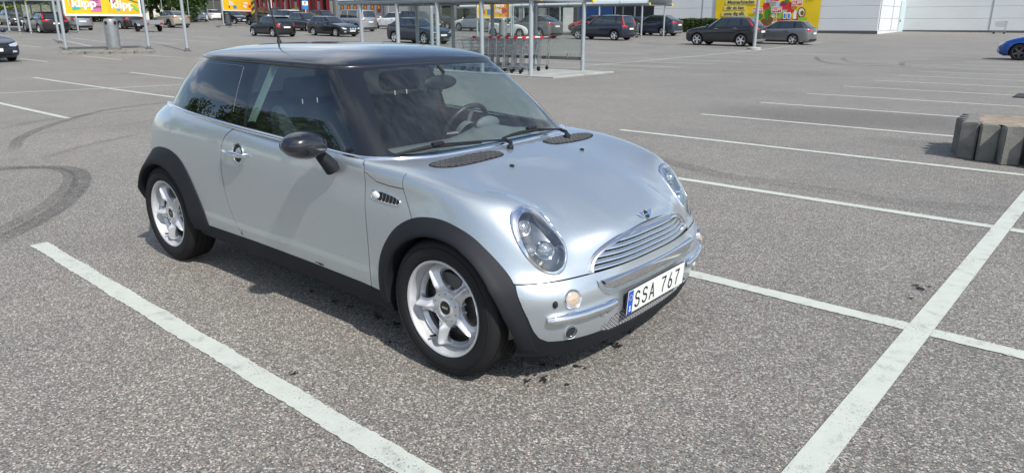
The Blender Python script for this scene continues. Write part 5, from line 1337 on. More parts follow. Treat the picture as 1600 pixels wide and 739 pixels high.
    n = len(bs); k = MB(); rows = []
    def wall(i, v, h=0):
        b, t = bs[i % n], ts[i % n]; p = b.lerp(t, v); out = Vector((p.x+.3, p.y*2.2, .25)); out.normalize(); o2 = Vector((0, 1 if p.y > 0 else -1, .1)) if abs(p.y) > ht*.8 else Vector((1 if p.x > -.2 else -1, 0, .3))
        return p+o2.normalized()*(.035*4*v*(1-v)*.5+h)
    k.sweep([[tuple(wall(i, v)) for v in (-.1, .25, .5, .75, 1.0)] for i in range(n)]+[[tuple(wall(0, v)) for v in (-.1, .25, .5, .75, 1.0)]]); 
    k.build('cabin_shell', P_BLACK if glass_ is None and kind != 'van' else paint_, root, 45)
    # roof
    k = MB(); ctr = Vector(((xf+xe)/2, 0, H)); rows = []
    for s_ in (1.0, .97, .90, .78, .6, .4, .2):
        r = []
        for t in ts:
            o = Vector((t.x-ctr.x, t.y*1.5, 0)).normalized()*.012; x = ctr.x+(t.x+o.x-ctr.x)*s_; y = (t.y+o.y)*s_; zt = H-.03*((x-ctr.x)/1.2)**2-.02*(y/.6)**2; r.append((x, y, t.z-.012+(zt-t.z+.012)*(1-s_**3)**.6))
        rows.append(r+[r[0]])
    k.sweep(rows); k.poly(rows[-1][:-1]); k.build('roof', paint_, root, 50)
    # panes: index ranges around the loop; stations are 4 apart
    def pane(nm, i0, i1, v0, v1, m=gl, cut0=0, cut1=0):
        k = MB(); rows = []; K = max(2, int((i1-i0)*2))
        for a in range(K+1):
            t = a/K; i = i0+(i1-i0)*t; lo = int(math.floor(i)); fr_ = i-lo; rr = []
            c0 = v0; c1 = v1-(cut0*(1-min(1, t/.5)) if cut0 else 0)-(cut1*max(0, (t-.5)/.5) if cut1 else 0)
            for q in (0, .25, .5, .75, 1): v = c0+(c1-c0)*q; rr.append(tuple(wall(lo, v, .005).lerp(wall(lo+1, v, .005), fr_)))
            rows.append(rr)
        k.sweep(rows); return k.build(nm, m, root, 60)
    N2 = n
    pane('windscreen', -9.2, 9.2, .08, .92)
    for sgn in (1, -1):
        rngs = {'small': [(13.2, 17.9), (18.3, 26.5)], 'pickup': [(13, 17.5), (18, 23)], 'van': [(13.0, 17.2), (18, 22.5), (23.2, 27.5)]}.get(kind, [(13.2, 17.9), (18.3, 22.4), (22.9, 27.3)])
        for j, (a, b) in enumerate(rngs):
            a2, b2 = (a, b) if sgn > 0 else (N2-b, N2-a)
            c0 = (.75 if j == 0 else 0); c1 = (.45 if j == len(rngs)-1 and kind not in ('van', 'pickup') else 0)
            if sgn < 0: c0, c1 = c1, c0
            pane('side_window', a2, b2, .10, .90, gl, 0, 0)
    pane('rear_window', 30.2, N2-30.2, .16, .88)
    if tall:
        for sgn in (1, -1):
            k = MB(); k.tube([tuple(wall(28.6 if False else (28 if sgn > 0 else N2-28), v, .012)) for v in (-.05, .2, .5, .85)], [.06, .055, .045, .02], 6); k.build('tail_light', M_RED, root, 50)
    if chrome:
        for sgn in (1, -1):
            k = MB(); k.tube([tuple(wall(i if sgn > 0 else N2-i, .93, .008)) for i in range(13, 28)], .011, 5); k.build('window_trim', M_CHROME, root, 50)
    if rails:
        for s in (-1, 1):
            k = MB(); k.tube([(xf-.35, (ht-.03)*s, H-.03), (xf-.45, (ht-.03)*s, H+.035), (xe+.35, (ht-.05)*s, H+.035), (xe+.22, (ht-.05)*s, H-.02)], .014, 6); k.build('roof_rail', M_CHROME if rails == 'chrome' else M_DARK, root, 50)
    if spoil:
        k = MB(); k.bbox(xe-.16, xe+.08, -ht*.85, ht*.85, zr-.035, zr+.0, .012); k.build('rear_spoiler', paint_ if spoil is True else spoil, root, 30)
    # wheels
    wm = simple_wheel(rad, 'dark' if rimdark else 'bright', 5 if wheel == 'alloy' else 9)
    for cx in (wb/2, -wb/2):
        for s in (-1, 1):
            o = bpy.data.objects.new('wheel', wm[0]); COL.objects.link(o); o.parent = root; o.location = (cx, (hw-.115)*s, rad); o.rotation_euler = (0, R(17*cx), 0) if s < 0 else (0, R(30), math.pi)
            r_ = bpy.data.objects.new('rim', wm[1]); COL.objects.link(r_); r_.parent = o
    return root
M_SILV2 = mat('satin silver trim', (.45, .46, .47), .35, .8)
_WH = {}
def simple_wheel(rad, tone, ns):
    key = (rad, tone, ns)
    if key in _WH: return _WH[key]
    RY = Matrix.Rotation(R(90), 4, 'X'); r0 = rad*.69
    k = MB(); k.lathe([(r0, .07), (r0+.01, .095), (rad*.88, .10), (rad*.97, .085), (rad, .06), (rad, -.06), (rad*.97, -.085), (r0, -.09)], 32, RY); me = k.mesh('wheel'); me.materials.append(M_RUBBER)
    me.polygons.foreach_set('use_smooth', [True]*len(me.polygons)); me.set_sharp_from_angle(angle=R(45))
    k = MB(); k.lathe([(r0+.004, .088), (r0-.008, .090), (r0-.014, .06), (r0-.02, -.03)], 32, RY, 0); k.lathe([(r0-.02, -.02), (.01, -.02)], 24, RY, 1); k.lathe([(.06, .03), (.062, .066), (.045, .072), (.001, .074)], 16, RY, 0)
    for i in range(ns):
        a = 2*math.pi*i/ns+.3; ca, sa = math.cos(a), math.sin(a); w0, w1 = (.040, .030) if ns == 5 else (.020, .014)
        P = lambda r_, w_, h: (r_*ca-w_*sa, -h, r_*sa+w_*ca)
        for (ra, rb) in (((.05), (r0-.012)),):
            vs = [P(ra, -w0, .066), P(ra, w0, .066), P(rb, w1, .078), P(rb, -w1, .078), P(ra, -w0, .035), P(ra, w0, .035), P(rb, w1, .045), P(rb, -w1, .045)]
            k.add(vs, [(0, 1, 2, 3), (0, 4, 5, 1), (1, 5, 6, 2), (2, 6, 7, 3), (3, 7, 4, 0)], 0)
    m2 = k.mesh('rim'); m2.materials.append(M_ALLOY if tone == 'bright' else mat('dark alloy', (.10, .10, .105), .35, .6)); m2.materials.append(M_DARK); m2.polygons.foreach_set('use_smooth', [True]*len(m2.polygons)); m2.set_sharp_from_angle(angle=R(30))
    _WH[key] = (me, m2); return _WH[key]
def park(car, px, py, wheel='R', heading=math.pi, near=-1, kind=None, scale=1.0, rz=0.0, lr_=None):
    """stand the car with its near-side front (F) or rear (R) wheel on that ground point; heading 0 = facing +x"""
    T = TYPES[kind]; p = at(px, py); h = heading+rz; fx_, fy_ = math.cos(h), math.sin(h); nx, ny = -fy_, fx_      # forward, left
    side_ = (T['W']/2-.11)*scale; lr = -1 if math.cos(heading) > 0 else 1      # the side facing the camera (towards -y): right when facing +x, left when facing -x
    lr = lr if lr_ is None else lr_
    w_ = T['wb']/2*scale*(1 if wheel == 'F' else -1)
    c = Vector((p.x-fx_*w_-nx*side_*lr, p.y-fy_*w_-ny*side_*lr, 0))
    sl2 = (G(c.x+fx_, c.y+fy_)-G(c.x-fx_, c.y-fy_))/2; sx = (G(c.x+nx, c.y+ny)-G(c.x-nx, c.y-ny))/2
    car.location = (c.x, c.y, G(c.x, c.y)); car.rotation_euler = (math.atan(sx), -math.atan(sl2), h); car.scale = (scale,)*3; return car
def extra_lamps(root, T, col):
    for i, y in enumerate((-.22, 0, .22)):
        k = MB(); k.lathe([(.001, .03), (.06, .026), (.075, .01), (.075, -.03), (.02, -.05)], 20, Matrix.Translation((T['wb']/2+T['fo']+.06, y, T['hf']-.13)) @ Matrix.Rotation(R(90), 4, 'Y')); k.build('spot_lamp', M_LAMPW, root, 40)
def car_row():
    C = []
    def add(kind, paint_, label, px, py, wheel='R', h=math.pi, **kw):
        sc = kw.pop('scale', 1.0); rz = kw.pop('rz', 0); lr = kw.pop('lr', None); c = make_car(kind, paint_, label, **kw); park(c, px, py, wheel, h, kind=kind, scale=sc, rz=rz, lr_=lr); C.append(c); return c
    E_ = 0.0
    add('suv', P_BLACK, 'black sport utility car in front of the yellow food banner, chrome round its windows', 1157, 73.5, 'R', chrome=True, lamps='round', tall=True, scale=1.0)
    add('estate', P_GREY, 'grey estate car with red tail lights, just right of the lamp pole before the banner', 1238, 70.5, 'R', scale=.93)
    add('hatch', P_BLUE, 'bright blue hatchback cut off by the right edge of the picture, black wheels', 1590, 95, 'F', rimdark=True)
    add('mpv', P_NAVY, 'dark blue seven-seat car with tall red tail lights left of the far trolley shelter', 960, 64, 'R', tall=True, rails=True, cladding=True)
    add('coupe_suv', P_STEEL, 'dark steel-blue crossover parked right of the far shelter, beside the hedge', 1036, 57, 'R', chrome=True)
    add('coupe_suv', P_GREY, 'mid-grey electric crossover seen through the right end of the near trolley shelter', 843, 61, 'R')
    add('hatch', P_WHITE, 'white hatchback facing right behind the trolleys with red handles', 813, 60, 'F', 0.0, lamps='slim', scale=1.0)
    add('suv', P_WHITE, 'white sport utility car with dark windows seen through the middle of the near shelter', 751, 49.5, 'R', scale=1.0)
    add('coupe_suv', P_NAVY, 'dark blue-black crossover facing right, behind the left end of the near shelter', 664, 70, 'F', 0.0, lamps='slim', scale=.94)
    add('suv', P_DGREY, 'dark grey car partly hidden behind the blue-black crossover at the shelter', 662, 50, 'F', 0.0, lamps='slim', scale=1.08)
    add('hatch', P_NAVY, 'dark blue saloon-like hatchback beyond the shelter, left of the white sport utility car', 700, 46.5, 'F', 0.0, lamps='slim')
    add('van', P_SILV, 'silver passenger van with tall rear door and red tail lights', 558, 50, 'R', scale=.97)
    add('hatch', P_WHITE, 'small white car directly right of the silver passenger van', 618, 46.5, 'R', scale=1.08)
    c = add('estate', P_BLACK, 'black estate car with three round spot lamps on its nose, left of the silver van', 526, 58, 'F', 0.0, chrome=True, scale=.95); extra_lamps(c, TYPES['estate'], None)
    add('suv', P_MAROON, 'dark red car behind the black estate with spot lamps', 497, 43.5, 'R', scale=1.05)
    add('small', P_BLACK, 'small black three-door car with white number plate above the silver car roof', 428, 58.5, 'R', spoil=True, lamps='round')
    add('suv', P_DGREY, 'dark grey car facing right behind the small black three-door car', 483, 50, 'F', 0.0, lamps='slim', scale=.95)
    add('suv', P_WHITE, 'white car half hidden behind the small black three-door car', 446, 48, 'R', scale=1.08)
    add('estate', P_BLACK, 'black estate car with tall red tail lights at far left by the billboard post', 64, 52.5, 'R', scale=.98, tall=True)
    add('estate', P_NAVY, 'dark blue-grey car at the left edge, only its front corner in view', 19, 95.5, 'F', 0.0, scale=1.0, rz=R(4), lr=1)
    add('hatch', P_SILV, 'light grey car with red lights between the black estate and the billboard', 110, 48, 'R')
    add('suv', P_DGREY, 'dark car with glossy roof behind the black estate at far left', 76, 37, 'R')
    add('estate', P_SILV, 'silver-white car seen through the far left trolley shelter', 38, 38, 'R')
    add('sedan', P_DGREY, 'dark green-grey saloon behind the glass of the far left shelter', 18, 41, 'F', 0.0, lamps='slim')
    add('sedan', P_BLACK, 'black car towing the flat grey trailer, under the first billboard', 190, 46, 'R')
    add('suv', P_NAVY, 'dark blue car with red tail lights behind the beige crossover', 237, 31, 'R')
    add('coupe_suv', P_BEIGE, 'beige electric crossover between two billboard posts, black lower body', 266, 44, 'R', cladding=True, scale=.97, rimdark=True)
    add('hatch', P_WHITE, 'white hatchback facing right with a white roof box, beyond the beige crossover', 305, 34.5, 'F', 0.0, lamps='slim')
    add('estate', P_WHITE, 'white estate car side on, right of the car with roof box', 326, 32.5, 'R')
    add('hatch', P_BLACK, 'black hatchback facing right behind the small litter bin and second billboard', 368, 38, 'F', 0.0, lamps='slim')
    add('van', P_BLACK, 'black van behind the second yellow billboard', 415, 41, 'R', glass_=M_AUTOGLASS)
    add('suv', P_BLACK, 'black car under the first billboard, left of the litter bin', 150, 32, 'R')
    add('estate', P_GREY, 'grey car under the first billboard, left of the litter bin', 128, 33, 'R', scale=.95)
    add('hatch', P_RED, 'red hatchback behind the posts of the far shelter, left of the dark blue seven-seater', 935, 53, 'R')
    add('hatch', P_STEEL, 'dark car between the far shelter posts, in front of the hedge', 1003, 55, 'R', scale=.95)
    add('sedan', P_SILV, 'pale car just left of the far shelter, behind the grey crossover', 772, 46, 'R')
    # roof box on the white hatchback
    return C
car_row()
# =====================================================================
# STRUCTURES AND STREET FURNITURE
# =====================================================================
M_GALV = mat('galvanised steel', (.36, .40, .42), .42, .55, 0, .5, 0, .05, 60, .12, 4); M_GALVL = mat('pale painted steel', (.36, .40, .42), .45, .2, 0, .5, 0, 0, 40, .08, 3)
M_CONC = mat('weathered concrete', (.19, .186, .17), .9, 0, 0, .3, 0, .5, 60, .30, 5); M_SLAB = mat('pale slab', (.34, .35, .335), .85, 0, 0, .3, 0, .3, 30, .15, 2)
M_WALLP = mat('pale wall panel', (.66, .68, .68), .5, 0, 0, .4, 0, 0, 10, .04, .4); M_PLINTH = mat('dark plinth', (.08, .09, .09), .7)
M_YEL = mat('banner yellow', (.80, .56, .015), .55, 0, 0, .4, 0, 0, 4, .06, .8); M_YEL2 = mat('poster yellow', (.85, .50, .012), .5); M_ORG = mat('poster orange', (.80, .28, .02), .5); M_WHT = mat('print white', (.80, .80, .78), .5)
M_PINK = mat('print pink', (.62, .16, .36), .5); M_TEAL = mat('print teal', (.06, .42, .34), .5); M_INK = mat('print dark', (.06, .055, .05), .5); M_REDP = mat('print red', (.60, .03, .03), .5); M_GRNP = mat('print green', (.05, .22, .03), .5); M_GRNL = mat('print light green', (.22, .50, .05), .5)
M_BLUEP = mat('print blue', (.02, .22, .55), .5); M_DARKGL = mat('dark shop glass', (.022, .026, .032), .08, 0, .6); M_REDF = mat('red window frame', (.17, .012, .018), .45); M_FACADE = mat('grey render wall', (.36, .365, .36), .8, 0, 0, .3, 0, .1, 20, .06, .5)
M_PANEGL = glass('shelter glass', (.90, .94, .93), .0, 0, .03, .8); M_ROOFGL = mat('frosted roof sheet', (.50, .545, .55), .30, 0, .3, .5, 0, 0, 10, .08, .6)
def gz(x, y): return G(x, y)
# ---- trolley shelter with barrel roof, long side along x
def shelter(label, x0, x1, y0, y1, eave, rise, posts, glassy, arcs, floor=True, tilt=0.0, yel=True, roofm=None, name='trolley_shelter'):
    cx, cy = (x0+x1)/2, (y0+y1)/2; z0 = gz(cx, cy); root = empty(name, (cx, cy, z0), 0, label, 'shelter'); w2 = (y1-y0)/2; L2 = (x1-x0)/2
    for x in posts:
        for s in (-1, 1):
            k = MB(); k.cyl((x-cx, s*w2, -.15), (x-cx, s*w2, eave), .065, 16); k.lathe([(.12, .0), (.12, .02), (.07, .03)], 16, Matrix.Translation((x-cx, s*w2, 0))); k.build('post', M_GALVL, root, 40)
    for s in (-1, 1):
        k = MB(); k.cyl((-L2, s*w2, eave+.04), (L2, s*w2, eave+.04), .085, 14); k.build('eave_beam', M_GALV, root, 40)
        if yel:
            k = MB(); k.cyl((L2, s*w2, eave+.04), (L2+.03, s*w2, eave+.04), .095, 14); k.build('beam_end_cap', mat('yellow plastic cap', (.75, .55, .03), .5), root, 30)
    # curved sheets between arched ribs
    def arc(t, h=0): a = math.pi*(t); return (-(w2+.10)*math.cos(a)*(1+h/w2), eave+.10+rise*math.sin(a)**.9+h)
    n = len(arcs)-1
    for i in range(n):
        k = MB(); rows = []
        for t in [j/14 for j in range(15)]: y, z = arc(t); rows.append([(arcs[i]-cx+.02, y, z), (arcs[i+1]-cx-.02, y, z)])
        k.sweep(rows); k.build('roof_sheet', roofm or M_ROOFGL, root, 60)
    for x in arcs:
        k = MB(); k.tube([(x-cx, arc(j/16)[0], arc(j/16)[1]+.01) for j in range(17)], .028, 6); k.build('roof_rib', M_GALV, root, 50)
    for x in posts:
        k = MB(); k.cyl((x-cx, -w2, eave-.02), (x-cx, w2, eave-.02), .035, 8); k.build('cross_beam', M_GALV, root, 40)
    if glassy:
        # glazed back and its rails
        for a, b in zip(posts[:-1], posts[1:]):
            k = MB(); k.box(a-cx+.08, b-cx-.08, w2-.01, w2+.0, .40, eave-.12); k.build('glass_pane', M_PANEGL, root, False)
            k = MB(); k.box(a-cx, b-cx, w2-.03, w2+.03, .34, .44); k.build('glass_rail', mat('brown grey rail', (.14, .135, .12), .6), root, False)
            for q in (.3, .7): k = MB(); k.box(a+(b-a)*q-cx-.03, a+(b-a)*q-cx+.03, w2-.04, w2+.04, .40, .54); k.build('rail_clamp', M_GALV, root, False)
    if floor:
        k = MB(); nx_ = 7
        for i in range(int((x1-x0+1.4)/.8)):
            for j in range(4): k.bbox(x1+.7-cx-.8*(i+1), x1+.7-cx-.8*i-.02, -w2-.25+j*(2*w2+.5)/4, -w2-.25+(j+1)*(2*w2+.5)/4-.02, -.1, .035+.004*((i*3+j) % 3), .01)
        k.build('floor_slabs', M_SLAB, root, 30)['kind'] = 'stuff'
    return root
SX = [-9.68, -11.55, -13.42, -15.29, -17.16]
shelter('near trolley shelter with pale steel posts and curved clear roof, right behind the silver car', -18.3, -9.35, 13.58, 16.19, 2.10, .62, SX, True, [-9.45-.98*i for i in range(10)])
def cart(name, label, loc, rz, group=None, grey=False, wires=True, th=.0034):
    root = empty(name, loc, rz, label, 'shopping cart', group)
    M_W = mat('zinc wire', (.42, .44, .45), .4, .75); k = MB()
    # basket: front at +x low, rear (handle) at -x high
    c = {'bl': (-.38, -.27, .98), 'br': (-.38, .27, .98), 'fl': (.42, -.20, .90), 'fr': (.42, .20, .90), 'dl': (-.30, -.24, .52), 'dr': (-.30, .24, .52), 'gl': (.34, -.18, .60), 'gr': (.34, .18, .60)}
    for a, b in (('bl','fl'),('fl','fr'),('fr','br'),('bl','br'),('dl','gl'),('gl','gr'),('gr','dr'),('dl','dr'),('bl','dl'),('br','dr'),('fl','gl'),('fr','gr')): k.cyl(c[a], c[b], .008, 5)
    L_ = lambda a, b, t: tuple(Vector(c[a]).lerp(Vector(c[b]), t))
    if wires:
        for (a, b, d, e) in (('bl','fl','dl','gl'), ('br','fr','dr','gr')):
            for t in (.14,.28,.42,.56,.70,.84): k.cyl(L_(a, b, t), L_(d, e, t), th, 4)
            for t in (.33,.66): k.cyl(tuple(Vector(c[a]).lerp(Vector(c[d]), t)), tuple(Vector(c[b]).lerp(Vector(c[e]), t)), th, 4)
        for t in (.25,.5,.75): k.cyl(L_('fl','fr',t), L_('gl','gr',t), th, 4); k.cyl(L_('bl','br',t), L_('dl','dr',t), th, 4)
        for t in (.2,.4,.6,.8): k.cyl(L_('dl','gl',t), L_('dr','gr',t), th, 4)
    k.build('basket', M_W, root, 40)
    k = MB()
    for s in (-1, 1):
        k.tube([(-.42, .27*s, 1.0), (-.40, .26*s, .80), (-.36, .25*s, .14), (-.30, .25*s, .11)], .012, 6); k.tube([(-.36, .25*s, .14), (.42, .21*s, .16)], .012, 6); k.tube([(-.30, .24*s, .50), (-.30, .25*s, .15)], .010, 5)
    k.build('frame', M_W, root, 40)
    k = MB(); k.cyl((-.43, -.22, 1.01), (-.43, .22, 1.01), .016, 10); k.build('handle', mat('grey handle', (.5, .5, .5), .4) if grey else mat('white handle sleeve', (.72, .72, .70), .4), root, 40)
    if not grey:
        for s in (-1, 1): k = MB(); k.bbox(-.462, -.395, .20*s-.055, .20*s+.055, .975, 1.045, .012); k.build('coin_lock', mat('red plastic', (.60, .015, .02), .4), root, 30)
    for x in (-.32, .38):
        for s in (-1, 1):
            k = MB(); k.cyl((x, .23*s-.014, .06), (x, .23*s+.014, .06), .058, 12); k.cyl((x+.01, .23*s, .06), (x, .23*s, .15), .012, 5); k.build('castor', M_DARK, root, 40)
    return root
c0 = None
spots = []
for j, y in enumerate((14.02, 14.75, 15.5)):
    for i in range((7, 6, 6)[j]): spots.append((-10.55-.33*i-(.25*j), y, j, i))
rowname = ['nearest', 'middle', 'farthest']
for x, y, j, i in spots:
    lb = f'red-handled shopping cart in the {rowname[j]} nested row under the near shelter'
    grp = f'shopping carts of the {rowname[j]} nested row'
    if c0 is None: c0 = cart('shopping_cart', lb, (x, y, gz(x, y)+.04), math.pi, grp); o = c0
    else: o = copy_tree(c0); o.location = (x, y, gz(x, y)+.04)
    last_ = (6, 5, 5)[j]
    o['label'] = ('front-most red-handled shopping cart of the '+rowname[j]+' nested row') if i == 0 else ('rearmost red-handled shopping cart of the '+rowname[j]+' nested row') if i == last_ else lb
    o['group'] = grp; o.rotation_euler = (0, 0, math.pi+random.uniform(-.03, .03))
q = at(1561, 53.5); cart('shopping_cart', 'lone grey shopping cart left against the pale warehouse wall', (q.x, q.y, q.z), R(180), None, True, True, .010)
q = at(988, 59.5); cart('shopping_cart', 'single shopping cart at the post of the far barrel-roofed shelter', (q.x, q.y, q.z), R(200), None, True)
# far shelter, right of centre
q = at(1007, 59.5); q2 = at(986, 59)
shelter('far trolley shelter with white barrel roof left of the hedge', q.x-19, q.x+.3, q.y, q.y+3.4, 2.15, .78, [q.x-.3-3.7*i for i in range(5)], False, [q.x+.2-2.35*i for i in range(9)], False, roofm=mat('white roof sheet', (.60, .66, .66), .35, 0, .2))
# far left shelter with ribbed dark roof
q = at(49, 53)
shelter('trolley shelter with dark ribbed roof at the top left corner', q.x-14, q.x+.3, q.y, q.y+3.0, 2.05, .9, [q.x-2.2*i for i in range(6)], True, [q.x+.3-1.2*i for i in range(12)], False, roofm=mat('grey tinted roof sheet', (.16, .18, .19), .3, 0, .3))
# ---- poles and billboards (posts stand upright; the lens tilts them)
def post(root, p, h, r_, name='post', m=None, base=True):
    k = MB(); x, y, z = p; k.cyl((x, y, z-.1), (x, y, z+h), r_, 14)
    k.build(name, m or M_GALVL, root, 40)
    if base: k = MB(); k.lathe([(r_*2.4, 0), (r_*2.4, .03), (r_*1.5, .05), (r_*1.3, .12), (r_, .14)], 12, Matrix.Translation((x, y, z))); k.build('post_base', mat('dark steel base', (.10, .10, .10), .6), root, 40)
def pole_thing(name, label, px, py, h, r_, cat='pole', m=None):
    p = at(px, py); root = empty(name, p, 0, label, cat); post(root, (0, 0, 0), h, r_, 'shaft', m); return root, p
def billboard(label, pa, pb, z0, z1, over, items, ang=None, parts_m=None):
    a, b = at(*pa), at(*pb); root = empty('billboard', a, 0, label, 'billboard'); d = (b-a); d.z = 0; L = d.length; d.normalize(); n = Vector((d.y, -d.x, 0))
    if n.dot(Vector(CAM)-a) < 0: n = -n
    zb_ = b.z-a.z
    post(root, (0, 0, 0), z1+.3, .07); post(root, (d.x*L, d.y*L, zb_), z1+.3, .07)
    M = Matrix(((d.x, 0, n.x, 0), (d.y, 0, n.y, 0), (0, 1, 0, 0), (0, 0, 0, 1)))
    # M maps (along, up, out)
    k = MB(); k.box(over, L-over, z0, z1, -.02, .06, 0, M); fr_ = k.build('panel', M_YEL2, root, False)
    for (x0, x1, y0, y1) in ((over-.06, L-over+.06, z0-.08, z0), (over-.06, L-over+.06, z1, z1+.08), (over-.08, over, z0, z1), (L-over, L-over+.08, z0, z1)):
        k = MB(); k.box(x0, x1, y0, y1, -.04, .09, 0, M); k.build('panel_frame', mat('white frame', (.72, .74, .74), .4), root, False)
    items(root, M, over, L-over, z0, z1); return root
def flat(root, name, M, pts, m, h=.066, t=.004):
    k = MB(); k.prism([tuple(M @ Vector((x, y, h))) for x, y in pts], M.to_3x3() @ Vector((0, 0, t))); return k.build(name, m, root, False)
def ell(cx, cy, rx, ry, n=18, rot=0): 
    c, s = math.cos(rot), math.sin(rot); return [(cx+rx*math.cos(2*math.pi*i/n)*c-ry*math.sin(2*math.pi*i/n)*s, cy+rx*math.cos(2*math.pi*i/n)*s+ry*math.sin(2*math.pi*i/n)*c) for i in range(n)]
def word(root, t, size, x, y, M, m, h=.072, sx=1, sy_=1, rot=0, bold=0, align='CENTER', nm='lettering'):
    me = text_mesh(t, size, M @ Matrix.Translation((x, y, h)) @ Matrix.Rotation(rot, 4, 'Z'), .002, sx, sy_, align, bold); return link(nm, me, m, root)
def bb1(root, M, xa, xb, z0, z1):
    W = xb-xa; H = z1-z0
    flat(root, 'orange_patch', M, [(xa+W*.55, z0), (xa+W, z0), (xa+W, z0+H), (xa+W*.72, z0+H)], mat('poster amber', (.84, .42, .012), .5), .0612, .003)
    flat(root, 'print_patch', M, ell(xa+W*.085, z0+.62, W*.035, .30), mat('print cream', (.75, .68, .5), .5), .064); flat(root, 'print_patch', M, ell(xa+W*.085, z0+.60, W*.026, .24), M_ORG, .0685)
    flat(root, 'print_patch', M, [(xa+W*.09, z0+.16), (xa+W*.20, z0+.22), (xa+W*.20, z0+.40), (xa+W*.085, z0+.36)], M_TEAL, .070)
    flat(root, 'print_patch', M, [(xa+W*.335, z0+.10), (xa+W*.475, z0+.10), (xa+W*.48, z0+.78), (xa+W*.33, z0+.86)], M_PINK, .064)
    word(root, 'KOPPS', .15, xa+W*.405, z0+.30, M, M_INK, .074, 1, 1, 0, .004)
    for q in (.50, .58): flat(root, 'print_patch', M, [(xa+W*.37, z0+q), (xa+W*.45, z0+q), (xa+W*.45, z0+q+.03), (xa+W*.37, z0+q+.03)], M_INK, .0685)
    flat(root, 'print_patch', M, ell(xa+W*.635, z0+.74, W*.048, .30), M_INK, .064); flat(root, 'print_patch', M, ell(xa+W*.64, z0+.76, W*.037, .24), M_PINK, .0685)
    word(root, 'klipp', .50, xa+W*.25, z0+.46, M, M_WHT, .076, 1.05, 1, 0, .016); word(root, 'klipp', .50, xa+W*.77, z0+.42, M, M_WHT, .076, 1.05, 1, 0, .016)
    flat(root, 'print_patch', M, ell(xa+W*.705, z0+.22, W*.03, .07, 14, -.3), M_TEAL, .070); flat(root, 'print_patch', M, ell(xa+W*.945, z0+.30, .24, .07, 14, -.8), M_GRNL, .080); flat(root, 'print_patch', M, ell(xa+W*.91, z0+.62, .42, .025, 14, -.35), M_GRNP, .084)
billboard('yellow billboard with the words klipp klipp on two pale posts, top left', (104,80), (233,77), 1.57, 3.6, -.0+.22, bb1)
def bb2(root, M, xa, xb, z0, z1):
    W = xb-xa; H = z1-z0
    for i in range(4): flat(root, 'colour_band', M, [(xa+W*(.35+.16*i), z0), (xa+W, z0), (xa+W, z1), (xa+W*(.45+.16*i), z1)], mat(f'print gradient tone {i}', (.82, .46-.05*i, .015), .5), .0612+.0015*i, .001)
    word(root, 'klipp', .30, xa+W*.24, z0+.80, M, M_WHT, .076, 1, 1, 0, .01); word(root, 'veckans', .24, xa+W*.25, z0+.60, M, M_WHT, .076, 1, 1, 0, .01)
    flat(root, 'print_patch', M, ell(xa+W*.18, z0+.32, .13, .13), M_REDP, .07); flat(root, 'print_patch', M, [(xa+W*.30, z0+.18), (xa+W*.40, z0+.18), (xa+W*.40, z0+.48), (xa+W*.30, z0+.48)], M_BLUEP, .07)
    flat(root, 'print_patch', M, ell(xa+W*.82, z0+.42, .24, .17), M_REDP, .070); word(root, 'varje', .34, xa+W*.70, z0+.76, M, M_WHT, .076, 1, 1, 0, .012); word(root, 'dag', .38, xa+W*.66, z0+.44, M, M_WHT, .076, 1, 1, 0, .012)
billboard('second yellow billboard with white lettering, behind the litter bin at the left', (350,42), (402,40.5), 1.60, 4.0, .12, bb2)
billboard('third yellow billboard seen through the near trolley shelter', (746,60.5), (799,62), 1.42, 3.8, .12, bb2)
pole_thing('steel_pole', 'slim pole standing behind the left post of the first billboard', 94, 68, 6, .06)
pole_thing('steel_pole', 'bare galvanised pole right of the first billboard, before the beige crossover', 293, 80.5, 7, .07)
r_, p = pole_thing('lamp_pole', 'lamp pole on a small concrete foot in front of the black car and the banner', 1178, 78, 8.5, .085)
k = MB(); k.lathe([(.36, -.05), (.36, .10), (.30, .13), (.1, .14)], 16); k.build('concrete_foot', M_SLAB, r_, 30); k = MB(); k.bbox(-.6, .5, -.15, .15, 8.45, 8.6, .04); k.build('lamp_head', M_GALV, r_, 30)
pole_thing('steel_pole', 'tall pole rising past the eave of the near shelter, left of the trolleys', 676, 92, 6.5, .075)
pole_thing('sign_pole', 'thin pole behind the second billboard, left of the shrubs', 422, 40, 5.5, .05); pole_thing('sign_pole', 'thin white pole before the red-framed shop front', 427, 41, 5, .045, m=M_WHT)
for i, (px, py, hh, lb) in enumerate(((256, 36, 5, 'thin pole before the trees above the beige crossover'), (271, 36, 5, 'pale pole behind the beige crossover, right of its neighbour'), (297, 37, 5, 'thin pole behind the white hatchback with roof box'), (326, 35, 5, 'thin pole above the white estate car'), (608, 44, 3.6, 'thin pole left of the near shelter post, in front of the white car'), (802, 62.5, 3.2, 'thin pole right of the third billboard'))): pole_thing('thin_pole', lb, px, py, hh, .045)
